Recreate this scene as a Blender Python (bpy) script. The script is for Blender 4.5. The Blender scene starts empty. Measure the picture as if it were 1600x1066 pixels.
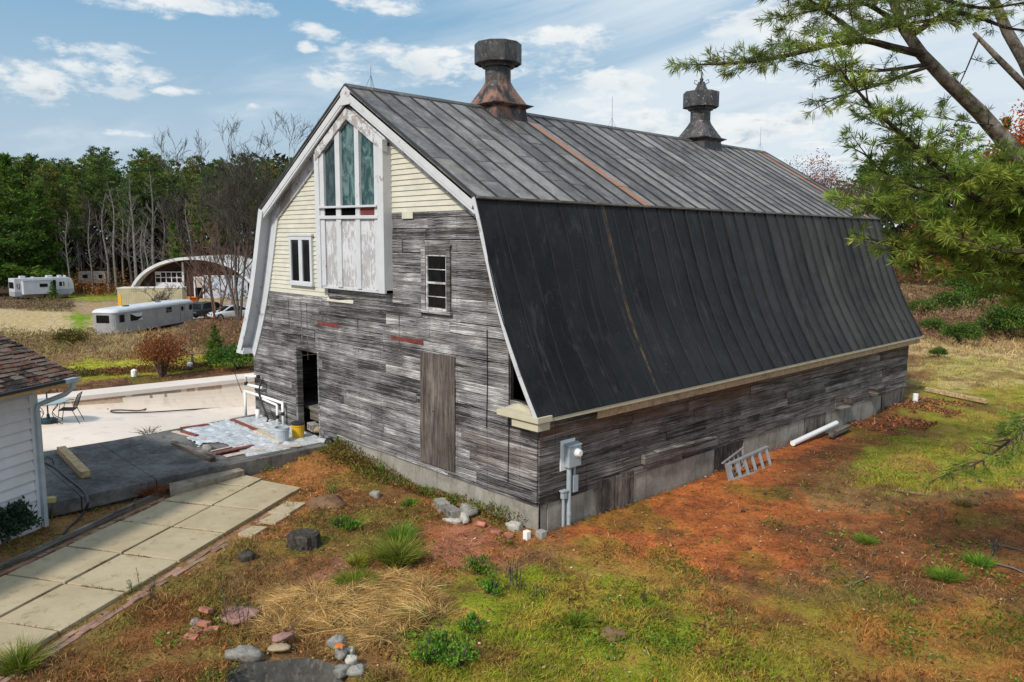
import bpy, math, random
import numpy as np
from mathutils import Vector, Matrix
R_ = math.radians
scene = bpy.context.scene
COL = scene.collection

# ------------------------------------------------------------------ camera
F_PX = 1209.4                       # focal length in photo pixels (1600 wide)
CAM = np.array([10.035, -10.194, 5.530])
YAW, PITCH, ROLL = 2.3841, -0.1300, 0.0049
_fw = np.array([math.cos(YAW)*math.cos(PITCH), math.sin(YAW)*math.cos(PITCH), math.sin(PITCH)])
_r = np.array([math.sin(YAW), -math.cos(YAW), 0.0]); _u = np.cross(_r, _fw)
_c, _s = math.cos(ROLL), math.sin(ROLL)
RT, UP = _c*_r+_s*_u, -_s*_r+_c*_u
cam_d = bpy.data.cameras.new('camera'); cam = bpy.data.objects.new('camera', cam_d); COL.objects.link(cam)
cam_d.sensor_width = 36.0; cam_d.lens = F_PX/1600*36.0; cam_d.clip_start = 0.1; cam_d.clip_end = 6000
cam.matrix_world = Matrix(((RT[0], UP[0], -_fw[0], CAM[0]), (RT[1], UP[1], -_fw[1], CAM[1]), (RT[2], UP[2], -_fw[2], CAM[2]), (0, 0, 0, 1)))
scene.camera = cam
def ray(px, py): return _fw + RT*((px-800)/F_PX) - UP*((py-533)/F_PX)
def at(px, py, D): return CAM + ray(px, py)*D
def gz(px, py, z=0.0):
    d = ray(px, py); return CAM + d*((z-CAM[2])/d[2])

# ------------------------------------------------------------------ light
SUN_AZ, SUN_EL = R_(-78), R_(40)     # azimuth measured from +X towards +Y
scene.view_settings.view_transform = 'Standard'; scene.view_settings.look = 'None'
scene.view_settings.exposure = 0.55; scene.view_settings.gamma = 1.0
sl = bpy.data.lights.new('sun', 'SUN'); so = bpy.data.objects.new('sun', sl); COL.objects.link(so)
sl.energy = 2.5; sl.angle = R_(5); sl.color = (1.0, 0.92, 0.80)
sd = Vector((math.cos(SUN_AZ)*math.cos(SUN_EL), math.sin(SUN_AZ)*math.cos(SUN_EL), math.sin(SUN_EL)))
so.rotation_euler = sd.to_track_quat('Z', 'Y').to_euler()

class NT:
    """small helper for node trees"""
    def __init__(s, tree): s.t = tree; s.L = tree.links
    def n(s, typ, props=None, **ins):
        nd = s.t.nodes.new(typ)
        for k, v in (props or {}).items(): setattr(nd, k, v)
        for k, v in ins.items():
            key = int(k[1:]) if k[0] == 'i' and k[1:].isdigit() else k.replace('_', ' ')
            s.set(nd.inputs[key], v)
        return nd
    def set(s, sock, v):
        if isinstance(v, bpy.types.NodeSocket): s.L.new(v, sock)
        else: sock.default_value = v
    def m(s, op, a, b=0.0, c=None, clamp=False):
        nd = s.t.nodes.new('ShaderNodeMath'); nd.operation = op; nd.use_clamp = clamp
        s.set(nd.inputs[0], a); s.set(nd.inputs[1], b)
        if c is not None: s.set(nd.inputs[2], c)
        return nd.outputs[0]
    def mix(s, f, a, b, mode='MIX'):
        nd = s.t.nodes.new('ShaderNodeMix'); nd.data_type = 'RGBA'; nd.blend_type = mode
        def c4(v): return (*v, 1) if isinstance(v, tuple) and len(v) == 3 else v
        s.set(nd.inputs[0], f); s.set(nd.inputs[6], c4(a)); s.set(nd.inputs[7], c4(b)); return nd.outputs[2]
    def ss(s, v, lo, hi, a=0.0, b=1.0):
        nd = s.t.nodes.new('ShaderNodeMapRange'); nd.interpolation_type = 'SMOOTHSTEP'
        s.set(nd.inputs[0], v); s.set(nd.inputs[1], lo); s.set(nd.inputs[2], hi); s.set(nd.inputs[3], a); s.set(nd.inputs[4], b)
        return nd.outputs[0]
    def noise(s, vec, scale, detail=4, rough=0.55, dist=0.0):
        nd = s.n('ShaderNodeTexNoise', Scale=scale, Detail=detail, Roughness=rough, Distortion=dist)
        if vec is not None: s.set(nd.inputs['Vector'], vec)
        return nd.outputs['Fac']
    def map(s, vec, scale=(1, 1, 1), loc=(0, 0, 0)):
        return s.n('ShaderNodeMapping', Vector=vec, Scale=scale, Location=loc).outputs[0]

world = bpy.data.worlds.new('World'); scene.world = world; world.use_nodes = True
def build_world():
    t = world.node_tree; t.nodes.clear(); N = NT(t)
    sky = N.n('ShaderNodeTexSky'); sky.sky_type = 'NISHITA'; sky.sun_disc = False
    sky.sun_elevation = SUN_EL; sky.sun_rotation = R_(90) - SUN_AZ
    sky.air_density = 1.0; sky.dust_density = 1.5; sky.ozone_density = 1.5
    d = N.n('ShaderNodeTexCoord').outputs['Generated']
    sp = N.n('ShaderNodeSeparateXYZ', Vector=d)
    x, y, z = sp.outputs
    az = N.m('ARCTAN2', y, x); el = N.m('ARCSINE', z)
    zc = N.m('ADD', N.m('MAXIMUM', z, 0.0), 0.10)
    pl = N.n('ShaderNodeCombineXYZ', X=N.m('DIVIDE', x, zc), Y=N.m('DIVIDE', y, zc), Z=0.0).outputs[0]
    ae = N.n('ShaderNodeCombineXYZ', X=az, Y=N.m('MULTIPLY', el, 2.2), Z=0.0).outputs[0]
    base = N.mix(0.85, sky.outputs[0], (1.55, 3.6, 5.6))
    # pale band towards the horizon
    base = N.mix(N.ss(z, 0.0, 0.36, 0.9, 0.0), base, (4.6, 5.5, 6.2))
    # thin high cloud, denser to the right of the picture
    st = N.n('ShaderNodeMapping', Vector=pl, Rotation=(0, 0, 0.9), Scale=(0.55, 1.6, 1)).outputs[0]
    wn = N.noise(st, 0.75, 7, 0.6, 0.6)
    side = N.ss(az, YAW+0.30, YAW-0.25, -0.20, 0.17)
    wisp = N.ss(N.m('ADD', N.m('ADD', wn, side), N.ss(z, .10, .34, .08, -.06)), 0.36, 0.74, 0.0, 0.9)
    c = N.mix(wisp, base, (6.3, 7.05, 7.6))
    # streets of small cumulus
    cn = N.noise(pl, 1.35, 9, 0.58, 0.2)
    fine = N.m('ADD', N.m('MULTIPLY', N.noise(ae, 15, 8, 0.62, 0.2), .8), N.m('MULTIPLY', N.noise(ae, 55, 5, 0.6), .2))
    cshape = N.m('ADD', N.m('ADD', cn, N.m('MULTIPLY', N.m('SUBTRACT', fine, 0.5), 0.16)), N.m('MULTIPLY', side, 0.35))
    cum = N.ss(cshape, 0.585, 0.66)
    cumsh = N.ss(cshape, 0.62, 0.78)
    c = N.mix(N.m('MULTIPLY', cum, 0.8), c, N.mix(cumsh, (7.9, 8.05, 8.0), (4.3, 5.2, 6.0)))
    # individual clouds: px, py, half width, half height (photo pixels -> angles)
    for (px, py, w, h, grey) in [(110, 118, 85, 24, .8), (40, 135, 60, 20, .8), (150, 82, 70, 13, .3), (225, 112, 48, 11, .2), (288, 144, 38, 7, .1),
                                 (215, 8, 55, 14, .2), (520, 122, 50, 20, .4), (640, 100, 110, 28, .9), (735, 100, 70, 26, .9), (495, 50, 34, 12, .1), (480, 72, 14, 9, .1), (590, 10, 60, 12, 0),
                                 (880, 78, 95, 28, .8), (960, 128, 80, 20, .5), (860, 60, 50, 16, .5), (1050, 195, 110, 20, .6), (1180, 205, 100, 24, .8), (1270, 175, 80, 22, .7), (920, 155, 60, 14, .4), (1000, 180, 70, 12, .6), (1390, 120, 80, 24, .5), (300, 2, 90, 12, .1), (190, 208, 30, 5, .1), (395, 167, 10, 5, 0)]:
        v = ray(px, py); v = v/np.linalg.norm(v)
        a0, e0 = math.atan2(v[1], v[0]), math.asin(v[2])
        da = N.m('DIVIDE', N.m('SUBTRACT', az, a0), w/F_PX*1.3)
        de = N.m('DIVIDE', N.m('SUBTRACT', el, e0), h/F_PX*1.3)
        r2 = N.m('ADD', N.m('MULTIPLY', da, da), N.m('MULTIPLY', de, de))
        sh = N.m('ADD', N.m('SUBTRACT', 1.0, r2), N.m('MULTIPLY', N.m('SUBTRACT', fine, 0.525), 5.8))
        msk = N.ss(sh, 0.10, 1.25)
        # cloud bodies are lit from above: greyer towards the base
        body = N.m('MULTIPLY', N.ss(N.m('ADD', N.m('SUBTRACT', N.m('MULTIPLY', de, -1.0), N.m('MULTIPLY', da, 0.35)), N.m('MULTIPLY', N.m('SUBTRACT', fine, .5), 2.2)), -0.4, 0.6), N.m('MULTIPLY', N.ss(sh, 0.5, 1.6), min(1, grey*1.2)))
        cc = N.mix(body, (7.9, 8.05, 8.0), (3.7, 4.6, 5.4))
        c = N.mix(N.m('MULTIPLY', msk, 0.85), c, cc)
    bg = N.n('ShaderNodeBackground', Color=c, Strength=0.080)
    out = N.n('ShaderNodeOutputWorld', Surface=bg.outputs[0])
build_world()
world.cycles.sampling_method = 'MANUAL'; world.cycles.sample_map_resolution = 512

# ------------------------------------------------------------------ mesh helpers
class MB:
    def __init__(s): s.v = []; s.f = []; s.c = []; s.mi = []
    def face(s, pts, col=(.5, .5, 0), mi=0):
        b = len(s.v); s.v.extend([tuple(map(float, p)) for p in pts]); s.f.append(tuple(range(b, b+len(pts)))); s.c.append(col); s.mi.append(mi)
    def mesh(s, V, Fs, col=(.5, .5, 0), mi=0):
        b = len(s.v); s.v.extend([tuple(map(float, p)) for p in V])
        for f in Fs: s.f.append(tuple(i+b for i in f)); s.c.append(col); s.mi.append(mi)
    def hexa(s, P, col=(.5, .5, 0), mi=0):      # P: 4 bottom + 4 top points
        s.mesh(P, [(3, 2, 1, 0), (4, 5, 6, 7), (0, 1, 5, 4), (1, 2, 6, 5), (2, 3, 7, 6), (3, 0, 4, 7)], col, mi)
    def box(s, a, b, col=(.5, .5, 0), mi=0, M=None):
        (x0, y0, z0), (x1, y1, z1) = a, b
        P = [(x0, y0, z0), (x1, y0, z0), (x1, y1, z0), (x0, y1, z0), (x0, y0, z1), (x1, y0, z1), (x1, y1, z1), (x0, y1, z1)]
        if M is not None: P = [tuple(M @ Vector(p)) for p in P]
        s.hexa(P, col, mi)
    def bar(s, p, q, w, h, col=(.5, .5, 0), mi=0, up=(0, 0, 1)):   # rectangular bar from p to q, w sideways, h along up
        p, q = Vector(p), Vector(q); d = (q-p).normalized(); sd_ = d.cross(Vector(up))
        if sd_.length < 1e-4: sd_ = d.cross(Vector((1, 0, 0)))
        sd_.normalize(); u = sd_.cross(d).normalized(); a, b = sd_*(w/2), u*(h/2)
        s.hexa([p-a-b, p+a-b, q+a-b, q-a-b, p-a+b, p+a+b, q+a+b, q-a+b], col, mi)
    def tube(s, path, rad, n=6, col=(.5, .5, 0), mi=0, cap=True):
        path = [Vector(p) for p in path]; m = len(path)
        if not hasattr(rad, '__len__'): rad = [rad]*m
        b = len(s.v); ref = None
        for i, p in enumerate(path):
            d = (path[min(i+1, m-1)]-path[max(i-1, 0)]).normalized()
            if ref is None: ref = d.orthogonal().normalized()
            else:
                ref = ref - d*ref.dot(d)
                ref = d.orthogonal().normalized() if ref.length < 1e-5 else ref.normalized()
            k = d.cross(ref)
            for j in range(n):
                a = 2*math.pi*j/n; q = p + (ref*math.cos(a)+k*math.sin(a))*rad[i]; s.v.append(tuple(q))
        for i in range(m-1):
            for j in range(n):
                j2 = (j+1) % n
                s.f.append((b+i*n+j, b+i*n+j2, b+(i+1)*n+j2, b+(i+1)*n+j)); s.c.append(col); s.mi.append(mi)
        if cap:
            s.f.append(tuple(b+j for j in reversed(range(n)))); s.c.append(col); s.mi.append(mi)
            s.f.append(tuple(b+(m-1)*n+j for j in range(n))); s.c.append(col); s.mi.append(mi)
    def lathe(s, prof, c=(0, 0, 0), n=16, col=(.5, .5, 0), mi=0, a0=0.0):
        b = len(s.v); m = len(prof)
        for (r, z) in prof:
            for j in range(n):
                a = a0+2*math.pi*j/n; s.v.append((c[0]+r*math.cos(a), c[1]+r*math.sin(a), c[2]+z))
        for i in range(m-1):
            for j in range(n):
                j2 = (j+1) % n; s.f.append((b+i*n+j, b+i*n+j2, b+(i+1)*n+j2, b+(i+1)*n+j)); s.c.append(col); s.mi.append(mi)
        s.f.append(tuple(b+j for j in reversed(range(n)))); s.c.append(col); s.mi.append(mi)
        s.f.append(tuple(b+(m-1)*n+j for j in range(n))); s.c.append(col); s.mi.append(mi)
    def prism(s, poly, off, col=(.5, .5, 0), mi=0):      # poly: 3D outline, off: extrusion vector
        n = len(poly); A = [np.array(p, float) for p in poly]; o = np.array(off, float)
        b = len(s.v); s.v.extend([tuple(p) for p in A]); s.v.extend([tuple(p+o) for p in A])
        s.f.append(tuple(b+i for i in range(n))); s.f.append(tuple(b+n+i for i in reversed(range(n))))
        for i in range(n):
            j = (i+1) % n; s.f.append((b+j, b+i, b+n+i, b+n+j))
        s.c += [col]*(n+2); s.mi += [mi]*(n+2)
    def build(s, name, mat, parent=None, smooth=False, bevel=0.0, fix=True):
        me = bpy.data.meshes.new(name); me.from_pydata(s.v, [], s.f); me.update()
        for m_ in (mat if isinstance(mat, (list, tuple)) else [mat]): me.materials.append(m_)
        if len(s.f):
            me.polygons.foreach_set('material_index', s.mi)
            tot = np.array([len(f) for f in s.f]); cc = np.array([tuple(c)[:3] for c in s.c], float)
            cc = np.repeat(np.hstack([cc, np.ones((len(cc), 1))]), tot, axis=0)
            at_ = me.color_attributes.new('Col', 'FLOAT_COLOR', 'CORNER'); at_.data.foreach_set('color', cc.ravel())
            if smooth: me.polygons.foreach_set('use_smooth', [True]*len(s.f))
        o = bpy.data.objects.new(name, me); COL.objects.link(o)
        if parent is not None: o.parent = parent; o.matrix_parent_inverse = parent_inv(parent)
        if fix:
            import bmesh
            bm = bmesh.new(); bm.from_mesh(me); bmesh.ops.recalc_face_normals(bm, faces=bm.faces); bm.to_mesh(me); bm.free()
        if bevel:
            bv = o.modifiers.new('bevel', 'BEVEL'); bv.width = bevel; bv.segments = 2; bv.limit_method = 'ANGLE'; bv.angle_limit = R_(40)
        return o
def parent_inv(p):
    M = Matrix.Identity(4); q = p
    chain = []
    while q is not None: chain.append(q); q = q.parent
    for q in reversed(chain):
        loc = Matrix.LocRotScale(q.location, q.rotation_euler, q.scale); M = M @ (q.matrix_parent_inverse if q.parent else Matrix.Identity(4)) @ loc
    return M.inverted()      # part meshes may be written in world coordinates
def mass(name, V, Fc, colors, mat, parent=None, k=3, smooth=False):
    """big mesh from numpy: V (n,3), Fc (m,k) faces, colors (m,3) per face"""
    me = bpy.data.meshes.new(name); m = len(Fc)
    me.vertices.add(len(V)); me.vertices.foreach_set('co', np.asarray(V, np.float32).ravel())
    me.loops.add(m*k); me.loops.foreach_set('vertex_index', np.asarray(Fc, np.int32).ravel())
    me.polygons.add(m); me.polygons.foreach_set('loop_start', np.arange(0, m*k, k, dtype=np.int32))
    me.polygons.foreach_set('loop_total', np.full(m, k, np.int32))
    if smooth: me.polygons.foreach_set('use_smooth', np.ones(m, bool))
    me.update(calc_edges=True)
    at_ = me.color_attributes.new('Col', 'FLOAT_COLOR', 'CORNER')
    cc = np.repeat(np.hstack([colors, np.ones((m, 1))]), k, axis=0).astype(np.float32)
    at_.data.foreach_set('color', cc.ravel()); me.materials.append(mat)
    o = bpy.data.objects.new(name, me); COL.objects.link(o)
    if parent is not None: o.parent = parent; o.matrix_parent_inverse = parent_inv(parent)
    return o
def tag(o, label=None, cat=None, group=None, kind=None):
    if label: o['label'] = label
    if cat: o['category'] = cat
    if group: o['group'] = group
    if kind: o['kind'] = kind
    return o
def empty(name, loc, label, cat, group=None, rz=0.0):
    o = bpy.data.objects.new(name, None); COL.objects.link(o); o.location = tuple(map(float, loc)); o.rotation_euler = (0, 0, rz)
    o.empty_display_size = 0.2
    return tag(o, label, cat, group)
def local(o): # matrix for writing parts in the thing's own coordinates
    return None
def copy_thing(o, loc, rz=0.0, sc=1.0, label=None, group=None):
    c = o.copy(); COL.objects.link(c); c.location = tuple(map(float, loc)); c.rotation_euler = (0, 0, rz); c.scale = (sc, sc, sc) if not hasattr(sc, '__len__') else sc
    if label: c['label'] = label
    if group: c['group'] = group
    def rec(src, dst):
        for ch in list(src.children):
            d = ch.copy(); COL.objects.link(d); d.parent = dst; rec(ch, d)
    rec(o, c); return c

# ------------------------------------------------------------------ numpy noise
def _h(ix, iy, s):
    n = (ix*374761393 + iy*668265263 + s*974634777) & 0x7fffffff
    n = ((n ^ (n >> 13))*1274126177) & 0x7fffffff
    return ((n ^ (n >> 16)) & 0xffff)/65535.0
def vnoise(x, y, s=0):
    x = np.asarray(x, float); y = np.asarray(y, float)
    ix, iy = np.floor(x).astype(np.int64), np.floor(y).astype(np.int64); fx, fy = x-ix, y-iy
    fx = fx*fx*(3-2*fx); fy = fy*fy*(3-2*fy)
    a, b, c, d = _h(ix, iy, s), _h(ix+1, iy, s), _h(ix, iy+1, s), _h(ix+1, iy+1, s)
    return (a*(1-fx)+b*fx)*(1-fy)+(c*(1-fx)+d*fx)*fy
def fbm(x, y, s=0, o=4):
    t = 0; a = .5; n = 0
    for i in range(o): t = t+a*vnoise(x*2**i, y*2**i, s+i*17); n += a; a *= .5
    return t/n
def sstep(v, a, b):
    t = np.clip((v-a)/(b-a), 0, 1); return t*t*(3-2*t)

# ------------------------------------------------------------------ materials
MATS = {}
def new_mat(name, rough=0.8, spec=0.3, metal=0.0):
    m = bpy.data.materials.new(name); m.use_nodes = True; t = m.node_tree; t.nodes.clear(); N = NT(t)
    b = N.n('ShaderNodeBsdfPrincipled'); o = N.n('ShaderNodeOutputMaterial'); t.links.new(b.outputs[0], o.inputs[0])
    b.inputs['Roughness'].default_value = rough; b.inputs['Specular IOR Level'].default_value = spec; b.inputs['Metallic'].default_value = metal
    MATS[name] = m
    N.co = N.n('ShaderNodeTexCoord').outputs['Object']; N.b = b; N.mat = m
    return N
def bump(N, h, strength=0.3, dist=0.02):
    nd = N.n('ShaderNodeBump', Strength=strength, Distance=dist, Height=h); N.set(N.b.inputs['Normal'], nd.outputs[0])
def attr(N):
    a = N.n('ShaderNodeAttribute', {'attribute_name': 'Col'}); s = N.n('ShaderNodeSeparateColor', Color=a.outputs['Color'])
    return a.outputs['Color'], s.outputs[0], s.outputs[1], s.outputs[2]
def simple(name, col, rough=0.7, spec=0.3, var=0.25, scale=6.0, metal=0.0, bmp=0.0, dirt=None):
    N = new_mat(name, rough, spec, metal)
    n1 = N.noise(N.co, scale, 6, 0.62)
    f = N.ss(n1, 0.25, 0.75, 1-var, 1+var)
    c = N.mix(1.0, col, N.n('ShaderNodeCombineColor', Red=f, Green=f, Blue=f).outputs[0], 'MULTIPLY')
    if dirt:
        c = N.mix(N.m('MULTIPLY', N.ss(N.noise(N.co, scale*0.35, 6, 0.65), 0.5, 0.72), 0.75), c, dirt)
    N.set(N.b.inputs['Base Color'], c)
    if bmp: bump(N, n1, bmp, 0.02)
    return N.mat
def offs(N, g, k=37.0):     # coordinates shifted per board so that grain does not run through
    o = N.m('MULTIPLY', g, k)
    return N.n('ShaderNodeVectorMath', {'operation': 'ADD'}, i0=N.co, i1=N.n('ShaderNodeCombineXYZ', X=o, Y=o, Z=o).outputs[0]).outputs[0]
def weathered(name, light, mid, dark, brown, vert=False):
    N = new_mat(name, 0.85, 0.2)
    _, r, g, b = attr(N); co = offs(N, g)
    sc = (9, 9, 0.55) if vert else (0.25, 0.25, 9)
    g1 = N.noise(N.map(co, sc), 2.2, 8, 0.68, 0.9)
    g2 = N.noise(N.map(co, tuple(v*2.6 for v in sc)), 3.0, 6, 0.7, 0.3)
    big = N.noise(co, 0.9, 4, 0.6)
    w = N.n('ShaderNodeTexWave', {'wave_type': 'BANDS', 'bands_direction': 'X' if vert else 'Z'}, Vector=N.map(co, (1, 1, .25) if vert else (.25, .25, 1)), Scale=9.0, Distortion=9.0, Detail=3.0, Detail_Scale=1.2).outputs['Fac']
    g0 = N.noise(N.map(co, tuple(v*.46 for v in sc)), 2.0, 7, 0.66, 2.2)
    s = N.m('ADD', N.m('ADD', N.m('MULTIPLY', g1, 0.50), N.m('MULTIPLY', g0, 0.82)), N.m('ADD', N.m('MULTIPLY', g2, 0.30), N.m('MULTIPLY', w, 0.14)))
    s = N.m('ADD', s, N.m('ADD', N.m('MULTIPLY', N.m('SUBTRACT', r, 0.5), 0.14), N.m('MULTIPLY', N.m('SUBTRACT', big, 0.5), 0.62)))
    c = N.mix(N.ss(s, 0.73, 0.95), dark, mid); c = N.mix(N.ss(s, 0.94, 1.17), c, light)
    ck = N.ss(N.noise(N.map(offs(N, r, 21.0), tuple(v*1.3 for v in sc)), 2.6, 3, .5, 1.2), .655, .70, 0, .85); c = N.mix(ck, c, tuple(v*.5 for v in dark))
    if not vert:     # rows of nail stains along the studs
        sx = N.n('ShaderNodeSeparateXYZ', Vector=N.co).outputs; fr = N.m('FRACT', N.m('MULTIPLY', N.m('ADD', N.m('ADD', sx[0], sx[1]), N.m('MULTIPLY', N.noise(N.co, .8, 2), .05)), 1.05)); ns_ = N.m('MULTIPLY', N.ss(N.m('ABSOLUTE', N.m('SUBTRACT', fr, .5)), .008, .022, 1, 0), N.ss(N.noise(N.map(N.co, (.5, .5, 2)), 2.5, 5, .7), .42, .62, 0, .6)); c = N.mix(ns_, c, tuple(v*.7 for v in dark))
    bf = N.m('MULTIPLY', N.ss(N.m('ADD', N.noise(N.map(co, (1, 1, 2)), 1.3, 5, 0.6), N.m('MULTIPLY', b, 0.6)), 0.50, 0.85), N.m('MULTIPLY', b, 1.0, clamp=True))
    c = N.mix(bf, c, brown)
    # knots and nail stains
    vo = N.n('ShaderNodeTexVoronoi', Vector=N.map(co, (1.6, 1.6, 3.2)), Scale=1.4, Randomness=1.0)
    k = N.ss(N.m('ADD', vo.outputs['Distance'], N.m('MULTIPLY', g2, 0.06)), 0.05, 0.14, 0.85, 0.0)
    c = N.mix(k, c, tuple(v*0.45 for v in dark))
    N.set(N.b.inputs['Base Color'], c)
    bump(N, N.m('ADD', N.m('MULTIPLY', g1, .6), g2), 0.55, 0.012)
    return N.mat
weathered('gable_boards', (.62, .61, .62), (.20, .197, .205), (.030, .029, .031), (.10, .06, .045))
weathered('side_boards', (.36, .34, .335), (.15, .135, .13), (.028, .025, .024), (.125, .062, .035))
weathered('plywood', (.27, .24, .22), (.135, .115, .105), (.05, .042, .04), (.10, .06, .045), vert=True)
weathered('old_timber', (.30, .28, .26), (.15, .135, .12), (.04, .035, .03), (.14, .08, .05))
def peeling(name, paint=(.74, .76, .80), under=(.22, .20, .20), amt=0.5, sc=5.0, stretch=(1, 1, 1)):
    N = new_mat(name, 0.7, 0.25)
    co = N.map(N.co, stretch)
    a = N.noise(co, sc, 9, 0.72, 0.5); b_ = N.noise(N.co, 1.1, 4, 0.6)
    f = N.ss(N.m('ADD', N.m('MULTIPLY', a, 0.8), N.m('MULTIPLY', b_, 0.45)), amt+.185, amt+.225)
    u = N.mix(N.noise(N.co, 30, 4), under, tuple(v*1.9 for v in under))
    p = N.mix(N.ss(N.noise(N.co, 3, 6), .35, .75, 0, .35), paint, tuple(v*.72 for v in paint))
    N.set(N.b.inputs['Base Color'], N.mix(f, p, u)); bump(N, f, 0.3, -0.004)
    return N.mat
peeling('white_trim', paint=(.54, .56, .60), amt=0.55)
peeling('peeling_trim', paint=(.56, .58, .62), amt=0.43, sc=4.0)
peeling('peeling_panel', paint=(.58, .60, .65), amt=0.42, sc=9.0, stretch=(1.6, 1.6, .5), under=(.26, .25, .26))
peeling('cream_trim', paint=(.52, .48, .37), amt=0.60)
def cream():
    N = new_mat('cream_siding', 0.65, 0.3)
    _, r, g, b = attr(N)
    n = N.noise(N.map(N.co, (1, 1, 2)), 2.0, 6, 0.6)
    f = N.m('ADD', N.ss(n, .3, .75, 1.04, .86), N.m('MULTIPLY', N.m('SUBTRACT', r, .5), .10))
    c = N.mix(1.0, (.565, .555, .475), N.n('ShaderNodeCombineColor', Red=f, Green=f, Blue=f).outputs[0], 'MULTIPLY')
    c = N.mix(N.ss(N.noise(N.map(N.co, (1.5, 1.5, .6)), 3.5, 8, .7), .60, .72, 0, .5), c, (.42, .38, .28))
    N.set(N.b.inputs['Base Color'], c); return N.mat
cream()
def roof_upper():
    N = new_mat('roof_metal', 0.5, 0.35)
    _, r, g, b = attr(N); co = offs(N, g, 11.0)
    n1 = N.noise(N.map(co, (1, 1.6, 1)), 1.3, 8, .68); n2 = N.noise(co, 9, 6, .7)
    s = N.m('ADD', N.m('ADD', N.m('MULTIPLY', n1, .75), N.m('MULTIPLY', n2, .3)), N.m('MULTIPLY', N.m('SUBTRACT', r, .5), .24))
    c = N.mix(N.ss(s, .32, .84), (.040, .039, .041), (.33, .315, .31))
    tn = N.ss(N.noise(N.map(co, (.8, 1, .8)), 1.1, 6, .7), .52, .74, 0, .6)
    c = N.mix(tn, c, (.20, .165, .125))
    fs = N.noise(N.map(N.co, (.5, 7, .5)), 1.8, 7, .72, .5); c = N.mix(N.ss(fs, .55, .75, 0, .6), c, (.035, .033, .034)); c = N.mix(N.ss(N.noise(N.map(N.co, (.6, 5, .6)), 2.3, 6, .7), .64, .76, 0, .45), c, (.24, .14, .085))
    ru = N.ss(N.m('ADD', N.noise(co, 4.0, 7, .7), N.m('MULTIPLY', b, .5)), .72, .92)
    c = N.mix(N.m('MULTIPLY', ru, N.m('MULTIPLY', N.m('ADD', b, .10), .9, clamp=True)), c, (.34, .13, .055))
    N.set(N.b.inputs['Base Color'], c); N.set(N.b.inputs['Roughness'], N.ss(n1, .3, .7, .38, .62)); bump(N, N.m('ADD', n1, N.m('MULTIPLY', n2, .3)), .22, .02)
    return N.mat
roof_upper()
def roof_lower():
    N = new_mat('roof_tar', 0.5, 0.19)
    _, r, g, b = attr(N); co = offs(N, g, 3.0)
    n1 = N.noise(N.co, .55, 6, .65, .6); n2 = N.noise(N.map(co, (2.5, 2.5, .8)), 2.6, 8, .7)
    s = N.m('ADD', N.m('ADD', N.m('MULTIPLY', n1, .6), N.m('MULTIPLY', n2, .55)), N.m('MULTIPLY', N.m('SUBTRACT', r, .5), .16))
    c = N.mix(N.ss(s, .38, .86), (.0025, .0028, .0034), (.022, .023, .0265))
    yy = N.n('ShaderNodeSeparateXYZ', Vector=N.co).outputs[1]
    c = N.mix(N.ss(yy, 6, 17, 0, .6), c, N.mix(N.ss(s, .35, .85), (.012, .012, .010), (.105, .102, .085)))
    wr = N.noise(N.map(N.co, (1, 2.2, .8)), 1.5, 9, .72, 1.0); c = N.mix(N.ss(wr, .54, .74, 0, .6), c, (.060, .062, .066))
    st = N.noise(N.map(N.co, (.25, 5.5, .25)), 1.6, 7, .68, .4); c = N.mix(N.ss(st, .56, .72, 0, .5), c, (.060, .058, .056)); c = N.mix(N.ss(N.noise(N.map(N.co, (.4, 1.6, .4)), 1.1, 6, .7, .8), .58, .68, 0, .8), c, (.002, .002, .003))
    c = N.mix(N.m('MULTIPLY', b, N.ss(n2, .36, .64, 0, .8)), c, (.15, .095, .055))
    c = N.mix(N.ss(N.noise(N.co, 22, 3, .6), .70, .76, 0, .5), c, (.30, .31, .33))
    N.set(N.b.inputs['Base Color'], c); N.set(N.b.inputs['Roughness'], N.ss(n2, .3, .75, .36, .72)); bump(N, N.m('ADD', N.m('MULTIPLY', n1, 2.0), N.m('MULTIPLY', n2, .6)), .35, .05)
    return N.mat
roof_lower()
def vent_metal(name, rust, white):
    N = new_mat(name, 0.55, 0.4)
    co = N.map(N.co, (1.4, 1.4, .8)); n = N.noise(co, 2.2, 8, .7); n2 = N.noise(N.co, 9, 7, .72)
    c = N.mix(N.ss(n, .35, .7), (.022, .022, .024), (.085, .085, .092))
    z = N.n('ShaderNodeSeparateXYZ', Vector=N.co).outputs[2]
    band = N.m('MULTIPLY', N.ss(z, 8.3, 9.2), N.ss(z, 9.95, 9.6))
    c = N.mix(N.m('MULTIPLY', N.m('MULTIPLY', N.ss(n, .42, .58), band), rust), c, (.30, .14, .09))
    c = N.mix(N.m('MULTIPLY', N.ss(n2, .56, .66), white), c, (.40, .41, .43))
    N.set(N.b.inputs['Base Color'], c); bump(N, n2, .15, .01); return N.mat
vent_metal('rusty_vent_metal', .7, .25); vent_metal('flaking_vent_metal', .05, .75)
def concrete(name, a, b, moss=None, sc=1.6):
    N = new_mat(name, 0.9, 0.2)
    n = N.noise(N.co, sc, 9, .65, .4); n2 = N.noise(N.co, sc*9, 5, .7); vs = N.noise(N.map(N.co, (3, 3, .4)), sc*1.5, 6, .65)
    c = N.mix(N.ss(N.m('ADD', N.m('MULTIPLY', n, .7), N.m('MULTIPLY', n2, .3)), .3, .7), a, b)
    if moss: c = N.mix(N.ss(vs, .52, .72, 0, .8), c, moss)
    N.set(N.b.inputs['Base Color'], c); bump(N, n2, .3, .01); return N.mat
concrete('foundation_concrete', (.17, .16, .14), (.36, .345, .31), (.10, .095, .075))
concrete('path_concrete', (.37, .30, .195), (.48, .405, .28), (.23, .19, .125), .9)
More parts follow.
